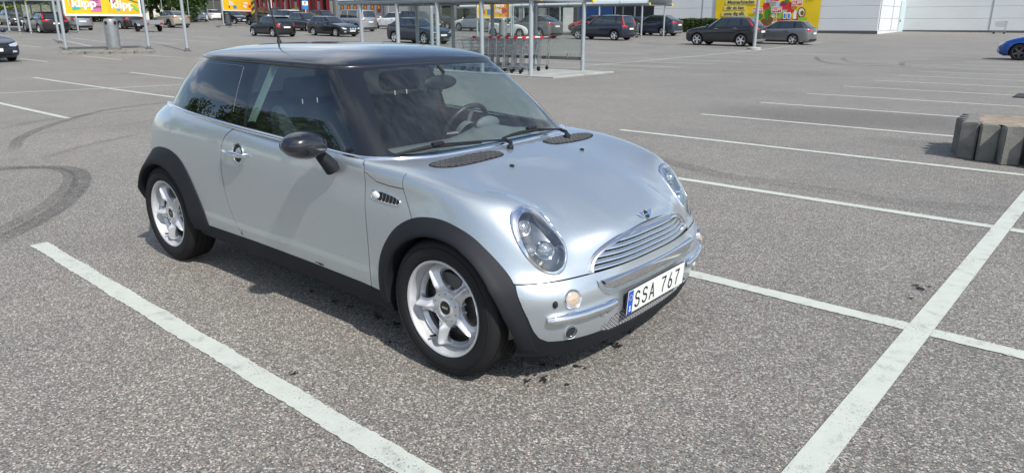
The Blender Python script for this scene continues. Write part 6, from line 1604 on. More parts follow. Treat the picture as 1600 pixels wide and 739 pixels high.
# parking sign
r_, p = pole_thing('parking_sign', 'blue parking sign with white wheelchair symbol on a pale pole before the shop front', 479, 36, 4.4, .045, 'sign', M_WHT)
d_ = Vector((CAM[0]-p.x, CAM[1]-p.y, 0)).normalized(); Ms = Matrix(((-d_.y, 0, d_.x, 0), (d_.x, 0, d_.y, 0), (0, 1, 0, 0), (0, 0, 0, 1)))
for nm, z0, z1, m, t in (('sign_plate', 3.5, 4.3, M_BLUEP, 'P'), ('sign_plate', 2.75, 3.42, M_BLUEP, '&'), ('sign_plate', 2.15, 2.68, M_WHT, 'P'), ('sign_plate', 1.7, 2.08, M_BLUEP, None)):
    k = MB(); k.box(-.36, .36, z0, z1, .05, .08, 0, Ms); k.build(nm, m, r_, False)
    if t == 'P': word(r_, 'P', (z1-z0)*.9, 0, (z0+z1)/2, Ms, M_WHT if m is M_BLUEP else M_INK, .084, 1, 1, 0, .01)
    elif t == '&':
        k = MB(); zz = (z0+z1)/2
        k.tube([tuple(Ms @ Vector((.14*math.cos(R(a))-.02, zz-.10+.14*math.sin(R(a)), .085))) for a in range(100, 380, 20)], .022, 5); k.tube([tuple(Ms @ Vector(v)) for v in ((-.06, zz+.14, .085), (-.05, zz-.02, .085), (.12, zz-.03, .085), (.18, zz-.20, .085))], .024, 5); k.sphere(tuple(Ms @ Vector((-.06, zz+.24, .085))), .05, .05, .05, 10, 6)
        k.build('wheelchair_symbol', M_WHT, r_, 60)
# ---- litter bins
def bin_(label, px, py, h, r1):
    p = at(px, py); root = empty('litter_bin', p, R(140), label, 'litter bin')
    k = MB(); k.lathe([(r1*1.04, 0), (r1*1.04, .16), (r1*.98, .17)], 28); k.build('base', M_CONC, root, 30)
    k = MB(); k.lathe([(r1*.95, .16), (r1*.95, h*.78), (r1*.97, h*.785), (r1*.97, h*.80), (r1*.95, h*.805), (r1*.95, h*.93), (r1*.85, h*.985), (r1*.6, h), (.001, h)], 32); k.build('drum', mat('grey bin steel', (.30, .32, .325), .45, .5, 0, .5, 0, 0, 30, .1, 4), root, 35)
    ax = math.atan2(CAM[1]-p.y, CAM[0]-p.x)-R(140)
    for a in (-40, 40, 140, 220):
        c, s = math.cos(ax+R(a)), math.sin(ax+R(a)); k = MB(); Mx = Vector((c, s, 0)).to_track_quat('Z', 'Y').to_matrix().to_4x4(); Mx.translation = (r1*.94*c, r1*.94*s, h*.87); k.lathe([(h*.058, .012), (h*.050, .018), (h*.044, .006), (.001, .004)], 18, Mx); k.build('opening', M_DARK, root, 40)
    return root
bin_('tall grey litter bin on the gravel island between the posts of the first billboard', 179, 79, 1.38, .30)
bin_('small grey litter bin under the second billboard', 357.5, 40.5, 1.3, .29); bin_('grey litter bin behind the trolleys, under the third billboard', 786, 60, 1.35, .30)
# gravel island with kerb
def island(label, a, b, w, name='kerb_island'):
    A, B = at(*a), at(*b); d = (B-A); d.z = 0; L = d.length; d.normalize(); root = empty(name, A, math.atan2(d.y, d.x), label, 'island'); n = int(L/.8)
    dz = (B.z-A.z)/L
    for s in (0, 1):
        for i in range(n):
            k = MB(); k.bbox(L*i/n+.01, L*(i+1)/n-.01, -w if s else -.12, -w+.12 if s else 0, -.1+dz*L*i/n, .10+dz*L*i/n, .02); k.build('kerb_stone', M_CONC, root, 30)
    for x in (0, L-.12): k = MB(); k.bbox(x, x+.12, -w+.125, -.125, -.1+dz*x, .099+dz*x, .02); k.build('kerb_stone', M_CONC, root, 30)
    k = MB(); rnd = random.Random(5); nx_, ny_ = 60, 8
    k.sweep([[(.1+(L-.2)*i/nx_, -w+.1+(w-.2)*j/ny_, .085+dz*L*i/nx_+rnd.uniform(0, .04)) for j in range(ny_+1)] for i in range(nx_+1)]); k.build('gravel_bed', mat('pale gravel', (.26, .25, .21), .95, 0, 0, .2, 0, 1, 80, .45, 25), root, 50)['kind'] = 'stuff'
    return root
island('low kerbed gravel island under the first billboard and its litter bin', (92,85.5), (247,83.5), -1.3)
island('low kerb island under the second billboard', (343,43.5), (372,43.3), -.8)
# ---- trailer
def trailer():
    p = at(233, 50); root = empty('flat_trailer', p, math.pi, 'flat grey car trailer with red lights behind the black car, beside the billboard post', 'trailer')
    k = MB(); k.bbox(-1.1, 1.1, -.72, .72, .52, .58, .01)
    for (x0, x1, y0, y1) in ((-1.1, 1.1, -.73, -.70), (-1.1, 1.1, .70, .73), (-1.12, -1.09, -.73, .73), (1.09, 1.12, -.73, .73)): k.box(x0, x1, y0, y1, .55, .88)
    k.build('bed', mat('zinc plate', (.36, .38, .38), .45, .6), root, 30)
    for s in (-1, 1):
        k = MB(); k.lathe([(.10, .09), (.29, .08), (.30, .05), (.30, -.05), (.29, -.08), (.1, -.09)], 20, Matrix.Translation((0, .86*s, .30)) @ Matrix.Rotation(R(90), 4, 'X')); k.build('wheel', M_RUBBER, root, 40)
        k = MB(); k.sweep([[(.36*math.cos(R(a)), y*s, .32+.36*math.sin(R(a))) for y in (.74, .98)] for a in range(10, 175, 15)]); k.build('mudguard', M_SILV2, root, 40)
        k = MB(); k.bbox(-1.16, -1.12, .55*s-.12, .55*s+.12, .55, .68, .01); k.build('tail_light', M_RED, root, 30)
    k = MB(); k.tube([(1.1, -.5, .5), (2.2, 0, .5)], .04, 6); k.tube([(1.1, .5, .5), (2.2, 0, .5)], .04, 6); k.tube([(2.2, 0, .5), (2.7, 0, .5)], .045, 6); k.build('drawbar', M_GALV, root, 40); return root
trailer()
# roof box on the far white hatchback
q = at(303, 34.5); k = MB(); k.sphere((0, 0, 0), 1.05, .40, .19, 20, 10); 
for i, v in enumerate(k.v): k.v[i] = (v[0], v[1], max(v[2], -.10))
o = k.build('roof_box', P_WHITE, None, 60); o.location = (q.x-1.1, q.y+.9, q.z+1.66); tag(o, 'long white roof box on top of the white hatchback beyond the beige crossover', 'roof box')
# ---- concrete block planter
def block_planter():
    pts = [(1.88, 7.50), (1.86, 7.28), (1.90, 7.05), (1.93, 6.84), (2.00, 6.68), (2.17, 6.60), (2.41, 6.53), (2.66, 6.46), (2.91, 6.40), (3.16, 6.34), (3.41, 6.29), (3.66, 6.26)]
    root = empty('block_planter', (2.6, 7.0, 0), 0, 'low planter ringed with weathered concrete blocks at the right edge, filled with sand', 'planter'); rnd = random.Random(11); H = .405
    for i, (x, y) in enumerate(pts):
        q = pts[min(i+1, len(pts)-1)]; p_ = pts[max(i-1, 0)]; a = math.atan2(q[1]-p_[1], q[0]-p_[0]); off = .035 if i % 2 else 0
        M = Matrix.Translation((x-2.6+off*math.cos(a+1.57), y-7.0+off*math.sin(a+1.57), 0)) @ Matrix.Rotation(a+R(38)+rnd.uniform(-.05, .05), 4, 'Z')
        k = MB(); w_ = .088; h = H+rnd.uniform(-.006, .006); b = bmesh.new(); bmesh.ops.create_cube(b, size=1); bmesh.ops.scale(b, vec=(w_*2, w_*2.1, h), verts=b.verts); bmesh.ops.translate(b, vec=(0, .02, h/2), verts=b.verts)
        bmesh.ops.bevel(b, geom=b.edges[:], offset=.012, segments=2, affect='EDGES'); bmesh.ops.subdivide_edges(b, edges=b.edges[:], cuts=2, use_grid_fill=True)
        for v in b.verts: v.co += Vector(noise.noise_vector(v.co*14+Vector((i*3, 0, 0))))*.004
        bmesh.ops.transform(b, matrix=M, verts=b.verts); me = bpy.data.meshes.new('concrete_block'); b.to_mesh(me); b.free(); link('concrete_block', me, M_CONC, root, 50)
    k = MB(); nx_, ny_ = 44, 26; x0, x1, y0, y1 = 1.93, 4.9, 6.42, 7.75
    def edge(x): return max(6.20, 6.86-.30*(x-1.9)) if x < 2.6 else 6.62-.16*(x-2.6)
    rows = []
    for i in range(nx_+1):
        x = x0+(x1-x0)*i/nx_; ya = edge(x); yb = 7.72-.12*max(0, (2.1-x)); rows.append([(x-2.6, ya+(yb-ya)*j/ny_-7.0, H-.012+.012*noise.noise((x*4, j*.7, 0))) for j in range(ny_+1)])
    k.sweep(rows); k.build('sand_fill', mat('dusty sand', (.30, .25, .195), .95, 0, 0, .2, 0, .8, 120, .25, 9), root, 60)['kind'] = 'stuff'
    k = MB()
    k.prism([(x-2.6, y-7.0, 0) for x, y in ((1.93, 6.9), (2.6, 6.66), (4.9, 6.35), (4.9, 7.7), (1.93, 7.6))], (0, 0, H-.04)); k.build('core', M_CONC, root, False)
    root.location = (2.70, 6.93, 0); return root
block_planter()
# dark flat drain plate on the ground, right edge
q = at(1618, 152); k = MB(); k.bbox(-.35, .6, -.45, .45, -.02, .03, .01); o = k.build('drain_cover', mat('dark iron', (.05, .05, .055), .6, .3), None, 30); o.location = (q.x, q.y, 0); tag(o, 'dark iron cover lying on the asphalt behind the sand-filled planter', 'cover')
# =====================================================================
# BUILDINGS, HEDGE, TREES, PEOPLE
# =====================================================================
YW1, YW2 = 62.6, 71.0
pc_ = on_y(1370, 54, YW1); XC = pc_.x
xR = on_y(1900, 50, YW2).x; xL = on_y(1020, 44, YW1).x; ZB = gz(XC, YW1)-.6
def warehouse():
    root = empty('warehouse', (XC, YW1, ZB), 0, 'long warehouse of pale ribbed wall panels along the right side of the car park', 'building')
    def wall_run(p, q, depth_n, H=8.4, pw=5.6, ph=.98, plinth=True, z0=.85):
        p, q = Vector((*p, 0)), Vector((*q, 0)); d = q-p; L = d.length; d.normalize(); n = Vector(depth_n); nx_ = max(1, round(L/pw)); nz_ = int((H-z0)/ph)
        M = Matrix(((d.x, n.x, 0, p.x-XC), (d.y, n.y, 0, p.y-YW1), (0, 0, 1, 0), (0, 0, 0, 1)))
        k = MB(); k.box(0, L, -.30, -.06, -1, H, 0, M); k.build('wall_core', M_WALLP, root, False)
        for i in range(nx_):
            for j in range(nz_):
                k = MB(); k.bbox(L*i/nx_+.03, L*(i+1)/nx_-.03, -.08, 0, z0+j*ph+.012, z0+(j+1)*ph-.012, .012, 0, M); k.build('wall_panel', M_WALLP, root, 30)
            if i: k = MB(); k.box(L*i/nx_-.05, L*i/nx_+.05, -.06, .02, z0, H, 0, M); k.build('joint_cover', mat('grey joint strip', (.30, .32, .34), .5), root, False)
        k = MB(); k.box(0, L, -.06, .03, 0, z0-.02, 0, M); k.build('plinth', M_PLINTH if plinth else M_WALLP, root, False)
    wall_run((xL, YW1), (XC, YW1), (0, -1, 0)); wall_run((XC, YW1+.09), (XC, YW2), (1, 0, 0), pw=4.2, plinth=False); wall_run((XC, YW2), (xR+6, YW2), (0, -1, 0), pw=6.2)
    # door in the short bright wall
    a, b = on_x(1403, 40, XC), on_x(1417, 40, XC); zt = on_x(1410, 3, XC).z-ZB; y0, y1 = sorted((a.y-YW1, b.y-YW1))
    k = MB(); k.box(.0, .05, y0-.06, y1+.06, .55, zt+.06); dr = k.build('door_frame', mat('pale grey frame', (.45, .52, .53), .5), root, False)
    k = MB(); k.bbox(.045, .075, y0, y1, .6, zt, .01); k.build('door', mat('pale blue-grey door', (.50, .60, .62), .5), root, 30)
    k = MB(); k.bbox(.075, .12, y0+.12, y0+.24, 1.55, 1.75, .01); k.build('door_handle', M_DARK, root, 30)
    k = MB(); k.bbox(.02, .16, (y0+y1)/2-.1, (y0+y1)/2+.1, zt+.35, zt+.5, .02); k.build('wall_lamp', M_ORG, root, 30)
    return root
warehouse()
# ---- banner on the wall
def banner():
    Yb = YW1-.10; P = lambda px, py: on_y(px, py, Yb)
    bl, br = P(1117, 29), P(1272, 45); x0, x1 = bl.x, P(1281, 20).x; o = Vector((x0, Yb, 0)); zb_ = P(1274, 44.5).z
    root = empty('food_banner', (x0, Yb, zb_), 0, 'large yellow food banner hung on the warehouse wall behind the black car', 'banner'); W = x1-x0; H = 4.6
    M = Matrix(((1, 0, 0, 0), (0, 0, -1, 0), (0, 1, 0, 0), (0, 0, 0, 1)))
    k = MB(); rows = []; n = 60
    for i in range(n+1):
        x = W*i/n; rows.append([(x, .03*math.sin(x*1.7+z*.9)*.5-.02, z) for z in [H*j/12 for j in range(13)]])
    k.sweep(rows); k.build('sheet', M_YEL, root, 60, recalc=False)
    k = MB(); k.box(-.03, W+.03, -.02, .03, -.05, 0); k.build('bottom_batten', M_SILV2, root, False)
    uv = lambda px, py: (lambda q: (q.x-x0, q.z-zb_))(P(px, py))
    s_ = (uv(1200, 30)[1]-uv(1200, 40)[1])/10          # metres per pixel
    t = mat('banner lettering', (.075, .085, .07), .6)
    for s, px, py in (('Matmarknaden', 1158, 4), ('där du kan', 1149, 13), ('unna dig allt', 1147, 22)):
        x, z = uv(px, py)
        wd = {'Matmarknaden': 44, 'där du kan': 29, 'unna dig allt': 34}[s]*s_
        flat(root, 'letter_strip', M, [(x-wd/2-.25, z-3.4*s_), (x+wd/2+.25, z-3.4*s_), (x+wd/2+.25, z+3.6*s_), (x-wd/2-.25, z+3.6*s_)], mat('pale yellow strip', (.72, .60, .20), .6), .050, .004)
        me = text_mesh(s, 6.6*s_*1.1, M @ Matrix.Translation((x, z, .060)), .003, 1, 1, 'CENTER', .012); w0 = max(v.co.x for v in me.vertices)-min(v.co.x for v in me.vertices)
        f = wd*1.04/w0
        for v in me.vertices: v.co.x = x+(v.co.x-x)*f
        link('lettering', me, t, root)
    def disc(px, py, rx, ry, m, rot=0, h=.052, name='printed_food'): x, z = uv(px, py); flat(root, name, M, ell(x, z, rx*s_, ry*s_, 20, rot), m, h)
    G1, G2 = M_GRNP, M_GRNL; RD = M_REDP; WH = M_WHT; BR = mat('print brown', (.16, .08, .03), .5); OR = M_ORG; CR = mat('print cream', (.75, .68, .5), .5); PU = mat('print plum', (.25, .03, .09), .5)
    disc(1216, 10, 24, 6.5, mat('print grey white', (.55, .57, .58), .5), -.32, .052)
    for i, (px, py, rx, ry, m, rot) in enumerate(((1188,26,4,6,G1,.2),(1200,20,5,11,G1,-.1),(1198,10,6,5,RD,.3),(1207,16,3,8,G2,0),(1194,35,6,5,BR,0),(1204,32,5,5,BR,.3),(1209,25,3.5,3.5,CR,0),(1219,25,6,5,G2,.3),(1217,33,8,3.4,RD,.15),(1229,33,8,3.6,RD,-.1),(1228,22,5,4,OR,0),
            (1229,9,9,6,RD,.3),(1236,16,5,6,RD,-.5),(1225,6,6,4,PU,.3),(1240,11,4,4,OR,0),(1230,2,4,3,G1,0),(1212,36,6,3,CR,.1),(1185,38,7,3,G1,0),(1200,40,9,2.5,BR,0),(1222,38,10,2.4,RD,0),(1243,30,4.5,4,RD,0),(1239,35,5,3,OR,0),(1186,17,5,5,OR,0),(1180,30,4,7,G2,.2))): disc(px, py, rx, ry, m, rot, .056+.0022*i)
    disc(1253, 20, 6, 8, BR, .25, .112); disc(1253, 20, 4.5, 6.3, CR, .25, .1165); disc(1254, 21, 2.6, 3.6, BR, .25, .121)
    for px in (1227, 1233.5):
        x, z = uv(px, 25); flat(root, 'printed_carton', M, [(x-2.6*s_, z-5*s_), (x+2.6*s_, z-5*s_), (x+2.6*s_, z+5*s_), (x-2.6*s_, z+5*s_)], WH, .115); flat(root, 'carton_stripe', M, [(x-1.6*s_, z-4*s_), (x+1.6*s_, z-4*s_), (x+1.6*s_, z+3*s_), (x-1.6*s_, z+3*s_)], M_BLUEP, .120)
    x, z = uv(1243, 22); flat(root, 'printed_bottle', M, [(x-2.4*s_, z-8*s_), (x+2.4*s_, z-8*s_), (x+2.2*s_, z+2*s_), (x+.8*s_, z+6*s_), (x-.8*s_, z+6*s_), (x-2.2*s_, z+2*s_)], WH, .125)
    x, z = uv(1254, 32); flat(root, 'printed_bowl', M, [(x-7*s_, z+4*s_), (x+7*s_, z+4*s_), (x+5*s_, z-4*s_), (x-5*s_, z-4*s_)], G2, .130); 
    for px, py in ((1185, 17), (1214.5, 16), (1246.5, 5.5), (1211, -1)):
        x, z = uv(px, py); flat(root, 'klipp_tag', M, [(x-8.2*s_, z-4.4*s_), (x+8.2*s_, z-4.4*s_), (x+8.2*s_, z+4.4*s_), (x-8.2*s_, z+4.4*s_)], WH, .134); flat(root, 'klipp_tag_face', M, [(x-7.4*s_, z-3.6*s_), (x+7.4*s_, z-3.6*s_), (x+7.4*s_, z+3.6*s_), (x-7.4*s_, z+3.6*s_)], RD, .1385)
        word(root, 'KLIPP', 5.2*s_*1.25, x, z, M, WH, .145, .86, 1, .04, .008)
    x, z = uv(1214, 28); flat(root, 'tag_stick', M, [(x-.5*s_, z-7*s_), (x+.5*s_, z-7*s_), (x+.5*s_, z+8*s_), (x-.5*s_, z+8*s_)], CR, .131)
    x, z = uv(1267, -.5); flat(root, 'sub_line', M, [(x-6*s_, z-.8*s_), (x+6*s_, z-.8*s_), (x+6*s_, z+.8*s_), (x-6*s_, z+.8*s_)], BR, .06)
banner()
# ---- foliage
def leaf_mat(name, col, v=.35):
    m = mat(name, col, .6, 0, 0, .3); n = m.node_tree; b = n.nodes['Principled BSDF']; oi = n.nodes.new('ShaderNodeTexCoord'); t = n.nodes.new('ShaderNodeTexNoise'); t.inputs['Scale'].default_value = 2.2; t.inputs['Detail'].default_value = 5; n.links.new(oi.outputs['Object'], t.inputs['Vector'])
    h = n.nodes.new('ShaderNodeHueSaturation'); h.inputs['Color'].default_value = (*col, 1); mr = n.nodes.new('ShaderNodeMapRange'); mr.inputs['From Min'].default_value = .3; mr.inputs['From Max'].default_value = .7; mr.inputs['To Min'].default_value = 1-v; mr.inputs['To Max'].default_value = 1+v
    n.links.new(t.outputs[0], mr.inputs[0]); n.links.new(mr.outputs[0], h.inputs['Value']); n.links.new(h.outputs[0], b.inputs['Base Color']); return m
LF = [leaf_mat('tree leaf', (.055, .105, .025)), leaf_mat('pale leaf', (.14, .19, .035)), leaf_mat('hedge leaf', (.045, .085, .022))]
def leaves(pts_fn, n, size, seed, name='foliage', m=None, parent=None):
    rnd = random.Random(seed); k = MB()
    for _ in range(n):
        p = pts_fn(rnd); a = Vector((rnd.gauss(0, 1), rnd.gauss(0, 1), rnd.gauss(0, 1))).normalized(); b = a.cross(Vector((rnd.gauss(0, 1), rnd.gauss(0, 1), rnd.gauss(0, 1)))).normalized(); s = size*rnd.uniform(.6, 1.4)
        k.add([p+a*s, p+b*s*.55, p-a*s, p-b*s*.55], [(0, 1, 2, 3)])
    return k.build(name, m, parent, False, recalc=False)
def tree(label, x, y, h, r_, seed, m=None, n=2600, group=None, trunk=.3):
    z = gz(x, y); root = empty('broadleaf_tree', (x, y, z), 0, label, 'tree', group); rnd = random.Random(seed)
    cl = [(Vector((rnd.gauss(0, r_*.42), rnd.gauss(0, r_*.42), h*trunk+(h*(1-trunk))*rnd.uniform(.12, .92))), r_*rnd.uniform(.28, .5)) for _ in range(15)]
    k = MB(); k.tube([(0, 0, -.3), (.05, 0, h*.25), (-.05, .1, h*.5), (0, 0, h*.8)], [h*.035, h*.028, h*.02, h*.008], 8)
    for c, q in cl[:8]: k.tube([(0, 0, h*.3), tuple((Vector((0, 0, h*.35))+c)/2+Vector((0, 0, .2))), tuple(c)], [h*.014, h*.01, h*.004], 5)
    k.build('trunk', mat('bark', (.09, .07, .05), .9, 0, 0, .2, 0, .6, 30, .3, 6), root, 60)
    def f(r2):
        c, q = r2.choice(cl); v = Vector((r2.gauss(0, 1), r2.gauss(0, 1), r2.gauss(0, 1))).normalized()*q*r2.uniform(.45, 1)**.5; return c+v
    leaves(f, n, h*.022+.06, seed+1, 'crown', m or LF[0], root)['kind'] = 'stuff'; return root
def hedge():
    a, b = at(1012, 50), at(1128, 52); a.y = b.y = (a.y+b.y)/2; Yh = min(a.y, YW1-1.3); x0, x1 = on_y(1010, 45, Yh).x, on_y(1133, 45, Yh).x; z = gz(x0, Yh)
    top = on_y(1080, 30, Yh).z-z; root = empty('clipped_hedge', (x0, Yh, z), 0, 'long clipped green hedge along the foot of the warehouse wall', 'hedge'); L = x1-x0
    def f(r2):
        x = r2.uniform(0, L); y = r2.uniform(0, 1.1); zt = top*(.90+.10*noise.noise((x*.8, 3, 0)))+.04; zz = r2.uniform(0, zt)
        if r2.random() < .75: 
            if r2.random() < .6: y = r2.uniform(-.06, .12)+.08*noise.noise((x*1.3, zz*2, 1))
            else: zz = zt+r2.uniform(-.12, .05)
        return Vector((x, y, zz))
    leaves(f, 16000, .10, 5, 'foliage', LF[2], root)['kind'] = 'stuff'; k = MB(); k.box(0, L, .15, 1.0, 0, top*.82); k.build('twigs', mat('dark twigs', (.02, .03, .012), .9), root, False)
hedge()
for i, (px, d, h, r_, lb, m) in enumerate(((70, 95, 9, 4, 'leafy tree left of the first billboard, tallest there', LF[0]), (128, 105, 8, 4, 'leafy tree partly behind the first billboard', LF[0]), (238, 100, 8.5, 4.2, 'dark green tree above the dark blue car, left of its neighbour', LF[0]), (262, 110, 9, 4.4, 'tall green tree above the beige crossover', LF[0]), (290, 100, 8.5, 4.0, 'dense green tree above the white roof box', LF[0]), (310, 112, 9, 4, 'green tree at the left end of the dark building', LF[0]), (92, 88, 6, 3.2, 'yellow-green tree behind the leaning poles at far left', LF[1]), (160, 100, 8, 4, 'green tree hidden mostly behind the first billboard', LF[0]))):
    a = YAW+math.atan((800-px)/FPX); tree(lb, CAM[0]+d*math.cos(a), CAM[1]+d*math.sin(a), h, r_, 60+i, m, 4200, None, .04)
for i, (x, y, h, r_) in enumerate(((-24, -14, 7, 3.4), (-27, -20, 9.5, 4), (-22, -25, 7.5, 3.4), (-14, -30, 8.5, 4), (-32, -12, 7, 3.6), (-7, -33, 8, 4))):
    tree('leafy tree behind the camera, seen only as a reflection in the door window', x, y, h, r_, 90+i, LF[0], 2500, 'trees reflected in the car windows')
# ---- shops at the back
def place_dir(px, d): a = YAW+math.atan((800-px)/FPX); return CAM[0]+d*math.cos(a), CAM[1]+d*math.sin(a)
def shop_grey():
    Y = 52.0; xa, xb = on_y(521, 20, Y).x, on_y(880, 20, Y).x; z = gz((xa+xb)/2, Y)-1.2
    root = empty('grey_building', (xa, Y, z), 0, 'grey rendered shop building behind the silver van, with small posters on its wall', 'building')
    k = MB(); k.box(0, xb-xa, 0, 1.6, 0, 9.5); k.build('wall', M_FACADE, root, False)
    for i in range(int((xb-xa)/3.2)):
        for j in range(2): k = MB(); k.bbox(.1+i*3.2, .1+i*3.2+3.14, -.06, -.0, 1.2+j*3.9, 1.2+j*3.9+3.86, .015); k.build('wall_panel', M_FACADE, root, 30)
    for px in (535, 545, 555, 571, 582, 592):
        q = on_y(px, 13.5, Y-.12); k = MB(); k.bbox(q.x-xa-.28, q.x-xa+.28, -.14, -.10, q.z-z-.42, q.z-z+.42, .01); f = k.build('poster', mat('poster brown', (.20, .05, .035), .5), root, 30)
        k = MB(); k.box(q.x-xa-.14, q.x-xa+.14, -.145, -.142, q.z-z-.05, q.z-z+.25); k.build('poster_picture', M_ORG, f, False)
    for px in (524, 602, 646, 654, 690): q = on_y(px, 10, Y); k = MB(); k.cyl((q.x-xa, -.15, .2), (q.x-xa, -.15, 9.4), .13, 10); k.build('drainpipe', mat('dark grey pipe', (.09, .10, .11), .5), root, 40)
    for px in (700, 725, 740, 765, 800, 830, 868): q = on_y(px, 18, Y); k = MB(); k.bbox(q.x-xa-.9, q.x-xa+.9, -.12, -.05, 1.0, 5.5, .02); f = k.build('window', M_DARKGL, root, 30)
shop_grey()
def shop_red():
    Y = 58.0; xa, xb = on_y(386, 20, Y).x, on_y(521, 20, Y).x; z = gz((xa+xb)/2, Y)-1.0
    root = empty('red_shop_front', (xa, Y, z), 0, 'dark glass shop front with red window frames behind the parking sign', 'building'); W = xb-xa
    k = MB(); k.box(0, W, .3, 14, 0, 10); k.build('wall', mat('dark red wall', (.10, .02, .025), .6), root, False)
    nb = 16
    for i in range(nb):
        x0 = W*i/nb
        k = MB(); k.box(x0+.15, x0+W/nb-.15, .2, .28, .3, 5.6); k.build('shop_window', M_DARKGL if i % 3 else mat('shop interior brown', (.12, .09, .07), .4), root, False)
        k = MB(); w2 = .30 if i in (5, 9, 13) else .09; k.bbox(x0-w2, x0+w2, -.05, .3, .2, 5.8, .02); k.build('window_frame', M_REDF, root, 30)
        if i % 2: k = MB(); k.box(x0+W/nb*.5-.3, x0+W/nb*.5+.3, .15, .19, 1.4, 3.6); k.build('window_poster', mat('pale poster', (.38, .38, .36), .6), root, False)
    k = MB(); k.bbox(-.2, W+.2, -.3, .4, 5.8, 7.2, .05); k.build('fascia', M_REDF, root, 30)
shop_red()
def shop_dark():
    # dark entrance block right of the grey building and long dark front at far left
    for nm, lb, pa, pb, Y, h, m in (('dark_entrance_block', 'dark glazed entrance block behind the far trolley shelter, left of the warehouse', 800, 1024, 74.0, 9, mat('dark blue cladding', (.020, .024, .036), .5)), ('dark_shop_block', 'dark flat building behind the white cars and the second billboard', 300, 388, 66.0, 7, mat('dark grey cladding', (.06, .062, .075), .6)), ('brown_shed', 'dark brown low building beside the far left shelter', -160, 58, 58.0, 5.4, mat('dark brown wall', (.055, .045, .045), .7))):
        xa, xb = on_y(pa, 20, Y).x, on_y(pb, 20, Y).x; z = gz((xa+xb)/2, Y)-.8; root = empty(nm, (xa, Y, z), 0, lb, 'building'); W = xb-xa
        k = MB(); k.box(0, W, 0, 10, 0, h); k.build('wall', m, root, False); n_ = max(4, int(W/2.6))
        for i in range(n_):
            k = MB(); k.box(W*i/n_+.15, W*(i+1)/n_-.15, -.05, -.01, .5, min(h-1.6, 4.2)); k.build('window', M_DARKGL if i % 4 else mat('paler shop window', (.16, .19, .21), .2), root, False)  # some panes get a paler colour, none of them glows
            k = MB(); k.box(W*i/n_-.07, W*i/n_+.07, -.12, .0, .3, h-1.2); k.build('mullion', mat('grey mullion', (.22, .23, .25), .5), root, False)
        if nm == 'brown_shed':
            for px, py in ((41, 2), (61, 8)):
                q = on_y(px, py, Y-.2); k = MB(); k.bbox(q.x-xa-.9, q.x-xa+.9, -.25, -.15, q.z-z-.5, q.z-z+.6, .02); k.build('red_sign', mat('red sign', (.50, .02, .04), .5), root, 30)
        if nm == 'dark_entrance_block':
            q = on_y(930, 18, Y-.2); k = MB(); k.box(q.x-xa-2.5, q.x-xa+2.5, -.25, -.15, q.z-z-1, q.z-z+1.2); k.build('blue_panel', mat('blue panel', (.02, .07, .20), .5), root, False)
shop_dark()
# pale green shrubs and a planter box before the red shop front
for px, py, r_, lb in ((434, 24, 1.1, 'round yellow-green shrub, leftmost of three before the red shop front'), (449, 24, 1.0, 'yellow-green shrub between its two neighbours at the shop front'), (462, 24.5, 1.25, 'largest yellow-green shrub, right of three before the shop front')):
    q = at(px, 41); x, y, z = q; r_ *= .72; root = empty('round_shrub', (x, y, z), 0, lb, 'shrub', 'shrubs before the red shop front')
    leaves(lambda r2, r_=r_: Vector((r2.gauss(0, 1), r2.gauss(0, 1), r2.gauss(0, 1))).normalized()*r_*r2.uniform(.75, 1.05)+Vector((0, 0, r_*1.0)), 1400, .09, int(px), 'foliage', LF[1], root)['kind'] = 'stuff'
    k = MB(); k.cyl((0, 0, -.2), (0, 0, r_), .06, 6); k.build('stem', mat('bark'), root)
# striped post
x, y = place_dir(416, 78); z = gz(x, y); root = empty('striped_post', (x, y, z), 0, 'black and yellow striped post before the shop front, left of the shrubs', 'post')
k = MB(); k.bbox(-.28, .28, -.12, .12, -.2, 4.2, .02); k.build('board', M_INK, root, 30)
for i in range(6): k = MB(); k.prism([(-.29, -.13, 1.2+.55*i), (.29, -.13, 1.45+.55*i), (.29, -.13, 1.70+.55*i), (-.29, -.13, 1.45+.55*i)], (0, .01, 0)); k.build('stripe', M_YEL, root, False)
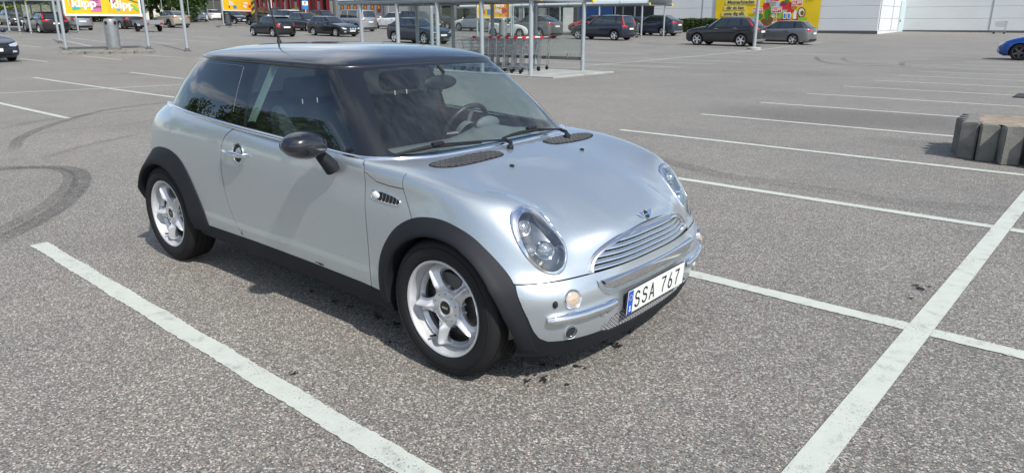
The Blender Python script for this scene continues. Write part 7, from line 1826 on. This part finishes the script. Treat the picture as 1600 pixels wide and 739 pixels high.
# ---- person in a yellow-green vest beyond the shelter
def person():
    p = at(683, 43.5); root = empty('person', p, R(-40), 'person in a yellow-green vest standing beyond the white sport utility car', 'person')
    J = {'pel': ((0, 0, .95), .13), 'wst': ((0, 0, 1.10), .125), 'cst': ((0, 0, 1.32), .15), 'nck': ((0, 0, 1.50), .055), 'hd': ((.01, 0, 1.62), .095), 'top': ((0, 0, 1.73), .07)}
    E = [('pel', 'wst'), ('wst', 'cst'), ('cst', 'nck'), ('nck', 'hd'), ('hd', 'top')]
    for s, n in ((-1, 'r'), (1, 'l')):
        J.update({n+'hp': ((0, .09*s, .90), .095), n+'kn': ((.03*s, .11*s, .50), .065), n+'an': ((-.02+.03*s, .12*s, .09), .042), n+'ft': ((.13+.03*s, .13*s, .04), .035), n+'sh': ((0, .19*s, 1.42), .06), n+'el': ((.02, .25*s, 1.14), .042), n+'wr': ((.12, .23*s, .92), .028), n+'ha': ((.16, .22*s, .85), .03)})
        E += [('pel', n+'hp'), (n+'hp', n+'kn'), (n+'kn', n+'an'), (n+'an', n+'ft'), ('cst', n+'sh'), (n+'sh', n+'el'), (n+'el', n+'wr'), (n+'wr', n+'ha')]
    ks = list(J); me = bpy.data.meshes.new('body'); me.from_pydata([J[a][0] for a in ks], [(ks.index(a), ks.index(b)) for a, b in E], []); o = bpy.data.objects.new('body', me); COL.objects.link(o)
    md = o.modifiers.new('s', 'SKIN'); sv = me.skin_vertices[0].data
    for i, a in enumerate(ks): sv[i].radius = (J[a][1],)*2; sv[i].use_root = a == 'pel'
    m2 = o.modifiers.new('u', 'SUBSURF'); m2.levels = 1; bpy.context.view_layer.update(); m3 = bpy.data.meshes.new_from_object(o.evaluated_get(bpy.context.evaluated_depsgraph_get())); bpy.data.objects.remove(o)
    m3.materials.clear()
    for m in (mat('dark trousers', (.02, .022, .03), .8), mat('hi-vis vest', (.50, .55, .03), .6), mat('skin', (.45, .28, .2), .6), mat('dark hair', (.03, .02, .015), .7)): m3.materials.append(m)
    for f in m3.polygons: z = f.center.z; f.material_index = 3 if z > 1.66 else (2 if z > 1.47 or (abs(f.center.y) > .2 and z < .95) else (1 if z > .96 else 0))
    m3.polygons.foreach_set('use_smooth', [True]*len(m3.polygons)); b = bpy.data.objects.new('body', m3); COL.objects.link(b); b.parent = root
person()
